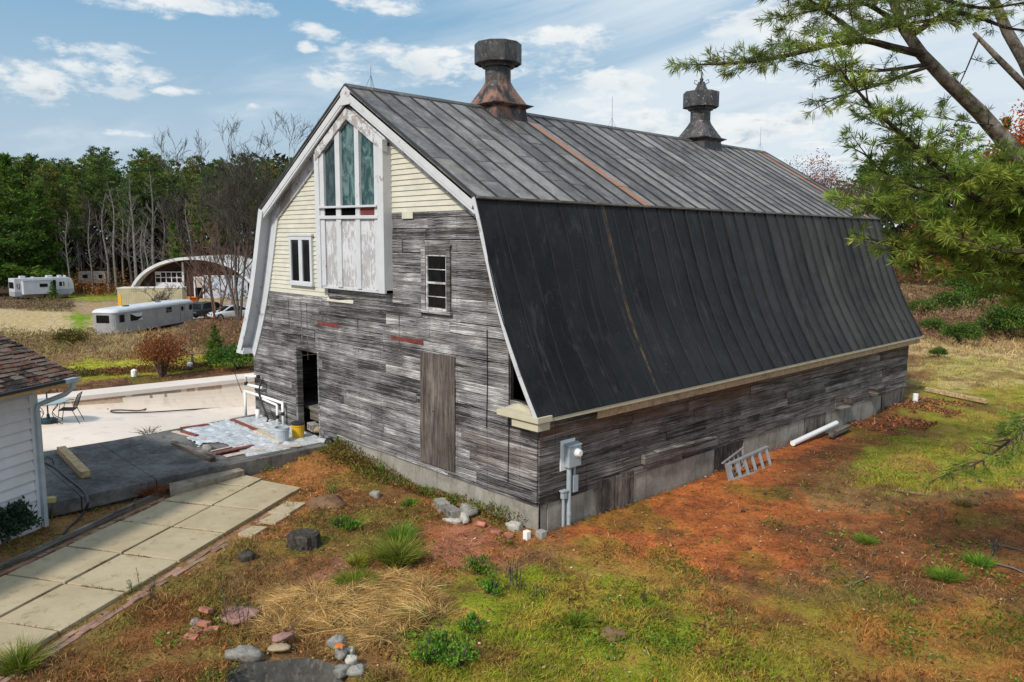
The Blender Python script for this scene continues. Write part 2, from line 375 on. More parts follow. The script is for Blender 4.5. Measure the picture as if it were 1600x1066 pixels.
concrete('terrace_concrete', (.045, .044, .045), (.22, .21, .205), (.050, .047, .045), .9)
concrete('pool_plaster', (.68, .58, .51), (.78, .69, .62), (.56, .48, .42), .35)
concrete('pool_cream', (.64, .55, .465), (.73, .645, .56), (.55, .47, .39), .6)
concrete('coping_concrete', (.60, .53, .48), (.72, .65, .60), None, .8)
concrete('block_concrete', (.22, .215, .20), (.36, .35, .32), (.13, .12, .10), 5)
concrete('rock_grey', (.13, .125, .115), (.36, .35, .33), (.09, .08, .06), 5)
concrete('rock_pale', (.34, .32, .29), (.54, .52, .48), (.20, .17, .12), 5)
concrete('rock_tan', (.26, .20, .13), (.40, .32, .22), None, 5)
concrete('slab_pink', (.24, .13, .115), (.36, .21, .185), (.18, .12, .10), 4)
concrete('pond_liner', (.030, .029, .027), (.095, .092, .085), (.16, .15, .13), 3)
concrete('pool_stain', (.22, .19, .155), (.42, .37, .31), None, 6)
concrete('tile_brown', (.34, .22, .15), (.52, .40, .31), None, 14)
simple('path_brick', (.29, .175, .13), .9, .2, .5, 3, bmp=.3, dirt=(.25, .20, .14))
simple('red_brick', (.36, .15, .105), .9, .2, .45, 9, bmp=.3, dirt=(.20, .15, .12))
simple('red_paint', (.17, .035, .03), .7, .3, .3, 8)
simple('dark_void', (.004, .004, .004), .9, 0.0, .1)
simple('barn_inside', (.03, .027, .024), .95, .05, .4)
simple('white_vinyl', (.80, .82, .86), .45, .4, .06, 1.2)
simple('house_white', (.58, .60, .65), .6, .3, .10, 1.8, dirt=(.52, .53, .55))
simple('white_pvc', (.82, .83, .84), .35, .5, .06, 4)
simple('grey_metal', (.34, .40, .45), .45, .5, .12, 6)
simple('aluminium', (.36, .37, .385), .42, .5, .15, 4, metal=.35)
simple('dark_metal', (.025, .026, .03), .5, .4, .25, 6)
simple('black_rubber', (.014, .014, .016), .55, .4, .2, 6)
simple('blue_plastic', (.015, .035, .055), .45, .4, .2, 6)
simple('yellow_plastic', (.62, .36, .012), .4, .45, .08, 4)
simple('grey_plastic', (.40, .45, .50), .45, .45, .12, 4)
simple('raw_pine', (.52, .40, .19), .75, .25, .22, 9)
simple('rough_lumber', (.46, .33, .19), .85, .2, .5, 14, bmp=.6, dirt=(.16, .09, .06))
simple('red_plank', (.20, .065, .055), .75, .25, .4, 9, dirt=(.09, .05, .045))
concrete('bare_soil', (.13, .075, .042), (.24, .145, .085), (.09, .05, .03), 3)
simple('tan_board', (.42, .32, .21), .8, .2, .25, 9, dirt=(.22, .14, .09))
simple('step_wood', (.27, .235, .19), .85, .2, .3, 6, bmp=.3, dirt=(.12, .10, .08))
simple('pale_plank', (.52, .45, .38), .8, .2, .25, 9, dirt=(.30, .22, .17))
simple('bark_dark', (.060, .048, .040), .95, .1, .5, 7, bmp=.6)
simple('bark_pine', (.115, .10, .085), .95, .1, .75, 9, bmp=1.0, dirt=(.27, .27, .235))
simple('bark_pale', (.165, .155, .145), .9, .1, .4, 5)
simple('bark_grey', (.082, .072, .066), .9, .1, .4, 5)
simple('bark_red', (.16, .105, .088), .9, .1, .4, 5)
simple('stump_wood', (.062, .055, .048), .95, .1, .6, 12, bmp=.8)
simple('trailer_skin', (.30, .31, .325), .5, .4, .22, .9, dirt=(.28, .285, .295))
simple('trailer_roof', (.56, .59, .64), .6, .3, .10, 1.2)
simple('rv_white', (.52, .54, .58), .35, .5, .08, .8)
simple('rv_grey', (.30, .33, .38), .4, .5, .10, 1)
simple('container_cream', (.46, .42, .28), .6, .3, .12, 1)
simple('container_white', (.60, .59, .55), .6, .3, .08, 1)
simple('sign_yellow', (.75, .40, .02), .5, .4, .06)
simple('brick_brown', (.050, .026, .022), .85, .2, .35, 5)
simple('building_white', (.60, .62, .66), .6, .3, .10, .8)
simple('bubble_white', (.42, .47, .58), .6, .3, .28, 2.5)
simple('arch_roof', (.62, .62, .62), .6, .3, .10, .7)
simple('camper_pink', (.40, .34, .32), .8, .2, .3, 1.2, dirt=(.20, .17, .15))
simple('car_grey', (.045, .048, .052), .25, .6, .1)
simple('car_white', (.72, .74, .78), .25, .6, .06)
simple('tail_red', (.30, .01, .01), .3, .5, .05)
simple('orange_plastic', (.65, .17, .02), .5, .4, .1)
simple('weed_fabric', (.035, .045, .055), .6, .3, .2)
simple('glass_table', (.30, .38, .36), .12, .6, .05)
def glass(name, a, b, rough=.08):
    N = new_mat(name, rough, .14)
    n = N.noise(N.map(N.co, (2, 2, 1.2)), 2.2, 7, .65, .8)
    N.set(N.b.inputs['Base Color'], N.mix(N.ss(n, .40, .62), a, b)); bump(N, N.noise(N.co, 2.5, 3), .08, .03); return N.mat
glass('dark_glass', (.006, .007, .008), (.012, .013, .015)); glass('blue_glass', (.014, .030, .036), (.05, .085, .095), .14); glass('frosted_glass', (.02, .055, .06), (.12, .20, .205), .25)
def shingles():
    N = new_mat('old_shingles', .95, .1)
    _, r, g, b = attr(N); n = N.noise(N.co, 5, 8, .72); n2 = N.noise(N.co, 1.6, 5, .6)
    c = N.mix(N.ss(N.m('ADD', n, N.m('MULTIPLY', N.m('SUBTRACT', r, .5), .5)), .35, .7), (.03, .026, .024), (.15, .125, .11))
    c = N.mix(N.ss(N.m('ADD', N.m('MULTIPLY', N.noise(N.co, 17, 4), .5), N.m('MULTIPLY', n2, .5)), .49, .60), c, (.16, .065, .042))
    c = N.mix(N.ss(N.noise(N.co, 26, 4), .64, .72), c, (.30, .26, .22))
    N.set(N.b.inputs['Base Color'], c); bump(N, n, .6, .02); return N.mat
shingles()
def plastic_sheet():
    N = new_mat('plastic_film', .30, .5)
    n = N.noise(N.co, 5, 8, .65, 1.2)
    N.set(N.b.inputs['Base Color'], N.mix(N.ss(n, .35, .7), (.40, .43, .47), (.70, .73, .77))); bump(N, n, .9, .03); return N.mat
plastic_sheet()
def foliage(name, rough=.75, trans=.0, var=.35):
    N = new_mat(name, rough, .15)
    c, r, g, b = attr(N)
    f = N.ss(N.noise(N.co, 3.5, 3), .25, .75, 1-var, 1+var)
    k = N.mix(1.0, c, N.n('ShaderNodeCombineColor', Red=f, Green=f, Blue=f).outputs[0], 'MULTIPLY'); N.set(N.b.inputs['Base Color'], k)
    if trans:
        tb = N.n('ShaderNodeBsdfTranslucent', Color=k); mx = N.n('ShaderNodeMixShader', i0=trans); N.L.new(N.b.outputs[0], mx.inputs[1]); N.L.new(tb.outputs[0], mx.inputs[2])
        out = [n for n in N.t.nodes if n.type == 'OUTPUT_MATERIAL'][0]; N.L.new(mx.outputs[0], out.inputs[0])
    return N.mat
foliage('leaves', trans=.3); foliage('needles', .6, trans=.35); foliage('grass_blades', .8, trans=.3, var=.25); foliage('litter', .9)
def ground_mat():
    N = new_mat('ground_soil', .95, .1)
    c, r, g, b = attr(N)
    n1 = N.noise(N.co, 2.4, 9, .68, .4); n2 = N.noise(N.co, 16, 6, .7, .5); n3 = N.noise(N.co, 60, 3, .6)
    f = N.m('ADD', N.ss(n1, .25, .75, .55, 1.3), N.m('MULTIPLY', N.m('SUBTRACT', n2, .5), 1.7))
    k = N.mix(1.0, c, N.n('ShaderNodeCombineColor', Red=f, Green=f, Blue=f).outputs[0], 'MULTIPLY')
    k = N.mix(N.ss(n2, .60, .74, 0, .55), k, (.035, .024, .017))
    k = N.mix(N.ss(n3, .68, .76, 0, .5), k, (.30, .20, .10))
    N.set(N.b.inputs['Base Color'], k); bump(N, N.m('ADD', n1, n2), .8, .05); return N.mat
ground_mat()
M = MATS
# ------------------------------------------------------------------ terrain
W, L = 12.0, 18.44
PO = np.array([-5.35, -2.29]); PE = np.array([.53, -.848]); PN = np.array([-.848, -.53])     # path axes
HC = np.array([-6.66, -6.89])                                                                 # house corner
POOL = [(-21.4, -13.5), (-18.45, -4.41), (-17.85, 2.65), (-17.2, 9.0), (-12.3, 9.0), (-12.15, 0.1), (-11.3, -7.5), (-12.0, -13.5)]
def inpoly(x, y, P):
    c = np.zeros(np.shape(x), bool); n = len(P)
    for i in range(n):
        (x1, y1), (x2, y2) = P[i], P[(i+1) % n]
        if y1 == y2: continue
        c ^= ((y1 > y) != (y2 > y)) & (x < (x2-x1)*(y-y1)/(y2-y1)+x1)
    return c
def sdpoly(x, y, P):
    d = np.full(np.shape(x), 1e9); n = len(P)
    for i in range(n):
        (x1, y1), (x2, y2) = P[i], P[(i+1) % n]; ex, ey = x2-x1, y2-y1
        t = np.clip(((x-x1)*ex+(y-y1)*ey)/(ex*ex+ey*ey+1e-9), 0, 1)
        d = np.minimum(d, np.hypot(x-x1-t*ex, y-y1-t*ey))
    return np.where(inpoly(x, y, P), -d, d)
POND = tuple(gz(455, 1064, 0)[:2])
def H(x, y, fine=True):
    x = np.asarray(x, float); y = np.asarray(y, float)
    z = np.interp(-x, [20, 27, 66, 100, 140, 400], [0.0, 0.1, -3.1, -3.3, -3.4, -3.4])-0.06
    z = z + 0.30*sstep(x, -5.0, -7.2)*sstep(y, -2.2, -0.3)*sstep(x, -9, -8)
    if fine:
        far = sstep(np.hypot(x-CAM[0], y-CAM[1]), 14, 45)
        z = z + (fbm(x*.35, y*.35, 3)-.5)*.16 + (fbm(x*.12+9, y*.12, 5, 3)-.5)*far*.8 + (fbm(x*1.7, y*1.7, 8, 3)-.5)*.10
    # old garden pond hollow
    d = np.hypot((x-POND[0])*.8+(y-POND[1])*.6, ((y-POND[1])*.8-(x-POND[0])*.6)*1.6)
    z = z - .42*sstep(d, .86, .45) + .05*np.exp(-((d-.98)/.2)**2)
    # flat beside paving and walls
    dx = (x-PO[0])*PE[0]+(y-PO[1])*PE[1]; dn = (x-PO[0])*PN[0]+(y-PO[1])*PN[1]
    pm = sstep(dn, -1.2, -.5)*sstep(dn, 3.1, 2.6)*sstep(dx, -1.2, -.6)
    z = z*(1-pm) + (-.10)*pm
    barn = (x > -W-.2) & (x < .1) & (y > .1) & (y < L+.1)
    z = np.where(barn, -.25, z)
    z = np.where((x < -7.3) & (x > -12.3) & (y < 0.1) & (y > -7.6), np.minimum(z, -.15), z)
    z = np.where(sdpoly(x, y, POOL) < .15, -1.7, z)
    return z
def gh(px, py, zmin=None):
    d = ray(px, py); t = (0-CAM[2])/d[2] if d[2] < 0 else 400
    t = min(max(t, 4), 900)
    for _ in range(40):
        p = CAM+d*t; h = float(H(p[0], p[1], False)); t2 = (h-CAM[2])/d[2] if d[2] < -1e-3 else 600
        t += (min(t2, 900)-t)*.6
    p = CAM+d*t; return np.array([p[0], p[1], float(H(p[0], p[1]))])
def PX(*pts): return [tuple(gh(a, b)[:2]) for a, b in pts]
# ground cover zones: outline, albedo, second albedo, blade height, blade density, softness
ORANGE, ORANGE2 = (.50, .155, .045), (.36, .11, .038)
GREEN, GREEN2 = (.22, .255, .022), (.34, .27, .042)
BROWN, BROWN2 = (.20, .10, .04), (.34, .155, .058)
TAN, TAN2 = (.50, .37, .185), (.38, .25, .12)
LAWN, LAWN2 = (.29, .31, .025), (.42, .35, .05)
WEED, WEED2 = (.20, .125, .085), (.30, .205, .12)
ZONES = [
 (PX((840, 838), (900, 815), (985, 782), (1118, 735), (1250, 680), (1372, 640), (1420, 640), (1330, 700), (1270, 750), (1230, 800), (1370, 800), (1600, 770), (1640, 850), (1450, 835), (1340, 900), (1240, 925), (1080, 905), (950, 865)), ORANGE, ORANGE2, .03, .12, .8),
 (PX((1180, 820), (1600, 790), (1700, 920), (1500, 930), (1250, 900)), (.29, .115, .042), (.19, .085, .035), .05, .35, 1.0),
 (PX((1230, 715), (1372, 638), (1450, 620), (1480, 660), (1380, 700), (1290, 760), (1200, 780)), (.13, .055, .028), (.20, .075, .03), .04, .3, .8),
 (PX((1300, 760), (1380, 700), (1440, 650), (1425, 600), (1640, 560), (1760, 640), (1640, 740), (1450, 770)), (.25, .245, .03), (.34, .24, .05), .06, 1.0, 1.7),
 (PX((1425, 560), (1640, 520), (1800, 600), (1640, 600), (1430, 610)), (.46, .36, .15), (.36, .31, .08), .10, .9, 1.5),
 (PX((1405, 470), (1700, 455), (1760, 530), (1420, 545)), WEED, (.22, .10, .06), .3, .9, 2.0),
 (PX((1405, 525), (1700, 520), (1760, 555), (1420, 560)), TAN, TAN2, .25, 1.0, 2.0),
 (PX((530, 690), (700, 762), (838, 832), (800, 870), (690, 900), (560, 905), (470, 900), (400, 850), (470, 770), (385, 735)), BROWN2, BROWN, .05, .5, .5),
 (PX((385, 735), (520, 700), (540, 730), (480, 790), (470, 770)), (.37, .16, .055), (.25, .11, .04), .06, .8, .3),
 (PX((650, 830), (760, 815), (790, 860), (740, 890), (670, 860)), (.36, .145, .085), (.42, .155, .06), .03, .1, .35),
 (PX((480, 800), (640, 790), (650, 850), (560, 880), (460, 860)), (.20, .12, .04), (.18, .155, .035), .06, .7, .5),
 (PX((440, 905), (540, 870), (560, 900), (480, 940)), (.30, .14, .09), (.25, .11, .06), .03, .1, .35),
 (PX((390, 950), (440, 905), (560, 905), (640, 890), (700, 940), (660, 1000), (600, 1040), (430, 1010)), (.42, .27, .105), (.30, .165, .06), .07, 1.0, .35),
 (PX((60, 1066), (200, 950), (330, 905), (400, 950), (400, 1030), (350, 1120), (0, 1150)), (.22, .15, .045), (.24, .11, .04), .08, .9, .4),
 (PX((600, 1150), (640, 1010), (720, 930), (770, 900), (860, 885), (960, 890), (1050, 930), (1200, 1000), (1400, 1010), (1400, 1150)), GREEN, GREEN2, .065, 1.3, .7),
 (PX((860, 850), (950, 840), (1080, 900), (1220, 930), (1350, 950), (1500, 930), (1700, 1000), (1700, 1150), (1400, 1100), (1200, 1000), (1000, 900)), (.30, .19, .042), (.36, .165, .045), .06, .9, .7),
 # left background
 (PX((95, 600), (398, 578), (398, 550), (300, 560), (130, 560), (90, 572)), LAWN, (.38, .34, .05), .06, 1.0, 1.0),
 (PX((60, 618), (398, 582), (398, 572), (60, 602)), (.13, .065, .035), (.20, .10, .05), .08, .7, .25),
 (PX((-40, 560), (60, 550), (398, 548), (398, 490), (300, 515), (150, 525), (-40, 500)), (.36, .29, .14), (.24, .15, .09), .35, .8, 1.5),
 (PX((270, 540), (398, 550), (398, 488), (330, 495), (290, 515)), (.21, .115, .075), (.27, .18, .10), .45, .9, 1.2),
 (PX((-40, 515), (130, 520), (150, 500), (115, 480), (-40, 480)), TAN, (.46, .37, .22), .3, 1.0, 1.5),
 (PX((112, 515), (135, 515), (140, 488), (118, 478), (108, 490)), (.15, .26, .02), (.24, .30, .04), .05, .8, .8),
 (PX((100, 472), (190, 470), (190, 458), (108, 464)), (.20, .25, .03), (.26, .25, .05), .05, .8, 2.5),
 (PX((-60, 482), (120, 485), (130, 470), (-60, 470)), (.19, .13, .10), (.24, .19, .09), .3, .8, 2.0),
 (PX((110, 490), (190, 486), (190, 472), (120, 472)), (.36, .27, .19), TAN2, .08, .6, 3),
 (PX((280, 506), (400, 490), (400, 472), (290, 480)), (.34, .31, .29), (.30, .28, .26), .0, .0, 3),
]
def zcol(x, y):
    n1 = fbm(x*.8, y*.8, 21, 4)-.5; n2 = fbm(x*2.6, y*2.6, 31, 4)-.5; n3 = fbm(x*.25, y*.25, 41, 3)-.5
    far = sstep(np.hypot(x-CAM[0], y-CAM[1]), 30, 70)
    a, b = np.array([.31, .175, .075]), np.array([.215, .12, .05]); fa, fb = np.array([.38, .29, .15]), np.array([.25, .165, .095])
    t = sstep(n1+n2*.6, -.12, .12)[:, None]
    c = (a*(1-t)+b*t)*(1-far[:, None]) + (fa*(1-t)+fb*t)*far[:, None]
    hgt = .07+.2*far; den = np.full(len(x), .8)
    wd_ = sstep(np.hypot(x-CAM[0], y-CAM[1]), 122, 132)[:, None]; c = c*(1-wd_)+np.array([.07, .045, .028])*wd_
    for P, c1, c2, h, dn, soft in ZONES:
        xs = np.array([p[0] for p in P]); ys = np.array([p[1] for p in P]); pad = soft*2
        idx = np.where((x > xs.min()-pad) & (x < xs.max()+pad) & (y > ys.min()-pad) & (y < ys.max()+pad))[0]
        if len(idx) == 0: continue
        X, Y = x[idx], y[idx]
        d = sdpoly(X, Y, P)+(n1[idx]*2.2+n2[idx]*1.6)*soft
        m = sstep(d, soft*.45, -soft*.45)
        tt = sstep(n2[idx]+n1[idx]*.5, -.14, .14)[:, None]
        cc = np.array(c1)*(1-tt)+np.array(c2)*tt
        c[idx] = c[idx]*(1-m[:, None])+cc*m[:, None]; hgt[idx] = hgt[idx]*(1-m)+h*m; den[idx] = den[idx]*(1-m)+dn*m
    # scattered patches of other growth
    p = sstep(fbm(x*.55+40, y*.55, 51, 4), .57, .68)*(1-far)*.38
    c = c*(1-p[:, None])+np.array([.17, .20, .022])*p[:, None]
    p = sstep(fbm(x*1.1+70, y*1.1, 61, 4), .60, .70)*(1-far)*.6
    c = c*(1-p[:, None])+np.array([.15, .07, .034])*p[:, None]
    return c, hgt, den
def build_ground():
    a_in = np.linspace(YAW-R_(46), YAW+R_(46), 620); a_out = np.linspace(YAW+R_(46), YAW+R_(314), 60)[1:-1]
    A = np.concatenate([a_in, a_out]); r = [0.05, 2.0, 4.0]
    rr = np.concatenate([[0.05, 2, 4], 5.5*1.0098**np.arange(330), [170, 200, 240, 300, 400, 600, 900, 1500, 2500]]); rr = np.unique(np.round(rr, 4))
    n, m = len(A), len(rr)
    AA, RR = np.meshgrid(A, rr); X = (CAM[0]+RR*np.cos(AA)).ravel(); Y = (CAM[1]+RR*np.sin(AA)).ravel()
    Z = H(X, Y); c, _, _ = zcol(X, Y)
    i = np.arange(m-1)[:, None]*n; j = np.arange(n)[None, :]; j2 = (j+1) % n
    Fq = np.stack([i+j, i+j2, i+n+j2, i+n+j], -1).reshape(-1, 4)
    o = mass('ground', np.stack([X, Y, Z], 1), Fq[:, ::-1] if False else Fq, c[Fq].mean(1), M['ground_soil'], k=4, smooth=True)
    # smooth colours: per corner
    cc = np.hstack([c, np.ones((len(c), 1))])[Fq.ravel()].astype(np.float32)
    o.data.color_attributes['Col'].data.foreach_set('color', cc.ravel())
    tag(o, kind='structure')
    # normals up
    if o.data.polygons[5000].normal.z < 0: o.data.flip_normals()
build_ground()

# ------------------------------------------------------------------ pool
def build_pool():
    A = [np.array(p) for p in [(-21.4, -13.5), (-18.45, -4.41), (-17.85, 2.65), (-17.2, 9.0)]]
    Bn = [np.array(p) for p in [(-11.6, -13.5), (-11.2, -4.4), (-11.9, 0.4), (-12.3, 9.0)]]
    def along(Pts, s):
        s = s*3; k = min(int(s), 2); return Pts[k]*(1-(s-k))+Pts[k+1]*(s-k)
    mb = MB(); ns = 220; prof = []
    zt = .22
    grid = []
    for i in range(ns+1):
        s = i/ns; a, b = along(A, s), along(Bn, s); d = (b-a); ln = np.linalg.norm(d); d = d/ln
        zf = -.10-.72*float(sstep(np.array(s), .30, .72))
        row = [(a[0], a[1], zt)]
        R0 = .30+.9*(-zf-.1)
        for k in range(9):
            th = math.pi/2*k/8; hh = min(R0, zt-zf-.04)
            px_ = R0*(1-math.cos(th))+.001; pz = zf+hh*(1-math.sin(th)); row.append((a[0]+d[0]*px_, a[1]+d[1]*px_, pz))
        for k in range(1, 7):
            q = a+d*(R0+(ln-R0)*k/6); row.append((q[0], q[1], zf+(.0 if k < 5 else .05)))
        grid.append(row)
    m = len(grid[0]); rj = random.Random(4); jag = [rj.random() for _ in range(ns)]
    def wmi(i, k):      # bare patches and tile strips on the wall under the coping
        v = np.array(grid[i][0])-CAM; px = 800+F_PX*(v@RT)/(v@_fw); j = jag[i]*.5+jag[i//4]*.5
        if 110 < px < 188 and 0 < k < 3+j: return 3
        if 190 < px < 282 and k < 1+2.6*max(0, j-.25): return 2
        if 290 < px < 346 and k == 1 and j > .25: return 3
        if 346 < px < 400 and k < 1: return 2
        return 1 if k < 7 else 0
    for i in range(ns):
        for k in range(m-1):
            mb.face([grid[i][k], grid[i+1][k], grid[i+1][k+1], grid[i][k+1]], mi=wmi(i, k))
    o = mb.build('pool_basin', [M['pool_plaster'], M['pool_cream'], M['pool_stain'], M['tile_brown']], smooth=True); tag(o, kind='structure')
    # coping along the far wall
    cb = MB()
    for i in range(ns):
        a, b = along(A, i/ns), along(A, (i+1)/ns); n = np.array([-1., .1])
        P = [a-n*.05, b-n*.05, b+n*1.05, a+n*1.05]
        cb.hexa([(p[0], p[1], .14) for p in P]+[(p[0], p[1], .28) for p in P])
    tag(cb.build('pool_coping', M['coping_concrete']), kind='structure')
build_pool()

# ------------------------------------------------------------------ terrace and path
def slab_sheet(mb, P, z0, z1, col=(.5, .5, 0), mi=0): mb.hexa([(*p, z0) for p in P]+[(*p, z1) for p in P], col, mi)
def build_paving():
    mb = MB(); e = [(-7.72, .04), (-7.02, -7.6)]; f = [(-12.0, .04), (-11.15, -7.6)]
    ts = [0, .18, .40, .60, .80, 1.0]
    for i in range(5):
        def q(t, side, g): p = (e if side else f); return (p[0][0]+(p[1][0]-p[0][0])*t, p[0][1]+(p[1][1]-p[0][1])*t)
        t0, t1 = ts[i]+.0012, ts[i+1]-.0012
        P = [q(t0, 0, 0), q(t1, 0, 0), q(t1, 1, 0), q(t0, 1, 0)]
        slab_sheet(mb, P, -.02, .262, (random.random(), random.random(), 0))
    mb.box((-11.6, -7.55, -.6), (-7.4, .03, .245))
    tag(mb.build('terrace', M['terrace_concrete'], bevel=.012), kind='structure')
    mb = MB()
    def pw(u, v): p = PO+PE*u+PN*v; return (p[0], p[1])
    random.seed(9)
    rows = [-.85, -.02, 1.26, 2.52, 3.85, 5.1, 6.4, 7.7, 9.0, 10.3, 11.6]
    for i in range(len(rows)-1):
        for (v0, v1) in ((0.0, 1.16), (1.205, 2.36)):
            a, b = rows[i]+.022, rows[i+1]-.022
            a2 = a
            if i == 0: a = -.30 if v0 == 0 else -.62; a2 = -.55 if v0 == 0 else -.95
            z = -.035+random.uniform(-.012, .012)
            P = [pw(a, v0), pw(b, v0), pw(b, v1), pw(a2, v1)]
            slab_sheet(mb, P, -.16, z, (random.random(), random.random(), 0))
    for (u, v, a, b) in [(.55, -.62, .75, .48), (1.25, -.66, .55, .40), (2.0, -.6, .5, .36)]:
        P = [pw(u, v), pw(u+a, v+.02), pw(u+a-.04, v+b), pw(u+.03, v+b-.03)]; slab_sheet(mb, P, -.16, -.045)
    tag(mb.build('path', M['path_concrete'], bevel=.012), kind='structure')
    mb = MB()
    for side in (0, 1):
        for i in range(58):
            for k in range(2):
                u = -.5+i*.205+(k*.1); v = (-.10-.115*k-.11) if side == 0 else (2.40+.115*k)
                if side == 0 and u < .9 + random.random()*.5: continue
                if side == 1 and (u < .4): continue
                if random.random() < .22: continue
                j = random.uniform(-.008, .008)
                P = [pw(u+j, v+j), pw(u+.19, v+j), pw(u+.19+j, v+.10), pw(u, v+.10)]
                slab_sheet(mb, P, -.15, -.082+random.uniform(-.012, .012))
    tag(mb.build('path_edging', M['path_brick']), kind='structure')
    tb = MB()
    pts = [pw(u, 2.72+.03*math.sin(u*1.3)) for u in np.linspace(.2, 11, 14)]
    for a, b in zip(pts[:-1], pts[1:]): tb.bar((*a, -.04), (*b, -.04), .06, .12)
    tag(tb.build('edging_board', M['old_timber']), 'long dark timber edging board along the house side of the paved path', 'edging board')
build_paving()
# ------------------------------------------------------------------ barn
EAVE, BRK, RIDGE, OV = (.336, 2.27), (-1.426, 6.346), (-6.0, 9.028), .356
def lower_profile(n=10, inset=0.0):
    out = []
    for i in range(n+1):
        t = i/n; o = .17*math.sin(math.pi*t**1.25)+inset
        out.append((BRK[0]+(EAVE[0]-BRK[0])*t-.918*o, BRK[1]+(EAVE[1]-BRK[1])*t-.397*o))
    return out
LP = lower_profile(14, .07)
def xr(z):      # right-hand limit of the gable wall at height z
    if z >= BRK[1]-.05: return BRK[0]-.08-(z-BRK[1])*(4.574/2.682)
    if z <= LP[-1][1]: return 0.0
    for (x0, z0), (x1, z1) in zip(LP[:-1], LP[1:]):
        if z1 <= z <= z0: return min(0.0, x0+(x1-x0)*(z-z0)/(z1-z0)-.01)
    return 0.0
def xl(z): return -W-xr(z)
def cut(rects, op):
    out = []; (u0, u1, w0, w1) = op
    for (a, b, c, d) in rects:
        if b <= u0 or a >= u1 or d <= w0 or c >= w1: out.append((a, b, c, d)); continue
        if a < u0: out.append((a, u0, c, d))
        if b > u1: out.append((u1, b, c, d))
        if c < w0: out.append((max(a, u0), min(b, u1), c, w0))
        if d > w1: out.append((max(a, u0), min(b, u1), w1, d))
    return out
def boards(mb, lo, hi, z0, z1, place, rng, openings=(), hmin=.19, hmax=.30, lmin=1.2, lmax=4.5, d=.028, back=0.0, gap=.006, wob=.010, brown=None, tidy=False):
    z = z0
    while z < z1-.02:
        h = rng.uniform(hmin, hmax); zt = min(z+h, z1)
        if z1-zt < .08: zt = z1
        zm = (z+zt)/2; a, b = lo(zm), hi(zm)
        if b-a < .05: z = zt; continue
        cuts = [a]
        while cuts[-1] < b-lmin*.6: cuts.append(cuts[-1]+rng.uniform(lmin, lmax))
        cuts[-1] = b if len(cuts) > 1 else cuts[-1]
        if len(cuts) == 1: cuts.append(b)
        rects = [(p, q, z, zt) for p, q in zip(cuts[:-1], cuts[1:]) if q > p]
        for op in openings: rects = cut(rects, op)
        for (p, q, c, e) in rects:
            if q-p < .02 or e-c < .02: continue
            col = (rng.random(), rng.random(), brown(zm, (p+q)/2) if brown else 0.0)
            dd = d+rng.uniform(0, .010) if not tidy else d
            n = max(1, int((q-p)/.45)) if not tidy else 1
            pts = []
            tl, tr = rng.uniform(-.006, .006), rng.uniform(-.006, .006)
            for i in range(n+1):
                u = p+(q-p)*i/n; g = gap*.5
                ub, ut = u, u
                if i == 0:
                    ub, ut = (lo(c), lo(e)) if abs(p-a) < 1e-6 else (p+g, p+g)
                if i == n:
                    ub, ut = (hi(c), hi(e)) if abs(q-b) < 1e-6 else (q-g, q-g)
                w = 0 if tidy else rng.uniform(-wob, wob*.4)
                lean = 0 if tidy else rng.uniform(-.004, .006)
                pts.append((ub, c+g+w+tl, ut, e-g+tr+(0 if tidy else rng.uniform(-.004, .002)), dd+lean))
            for i in range(n):
                A, B = pts[i], pts[i+1]
                lb, rb = place(A[0], A[1], A[4]+.006), place(B[0], B[1], B[4]+.006)
                lt, rt = place(A[2], A[3], A[4]), place(B[2], B[3], B[4])
                lb0, rb0, lt0, rt0 = place(A[0], A[1], back), place(B[0], B[1], back), place(A[2], A[3], back), place(B[2], B[3], back)
                mb.face([lb, rb, rt, lt], col); mb.face([lb0, rb0, rb, lb], col); mb.face([lt, rt, rt0, lt0], col)
                if i == 0: mb.face([lb0, lb, lt, lt0], col)
                if i == n-1: mb.face([rb, rb0, rt0, rt], col)
        z = zt
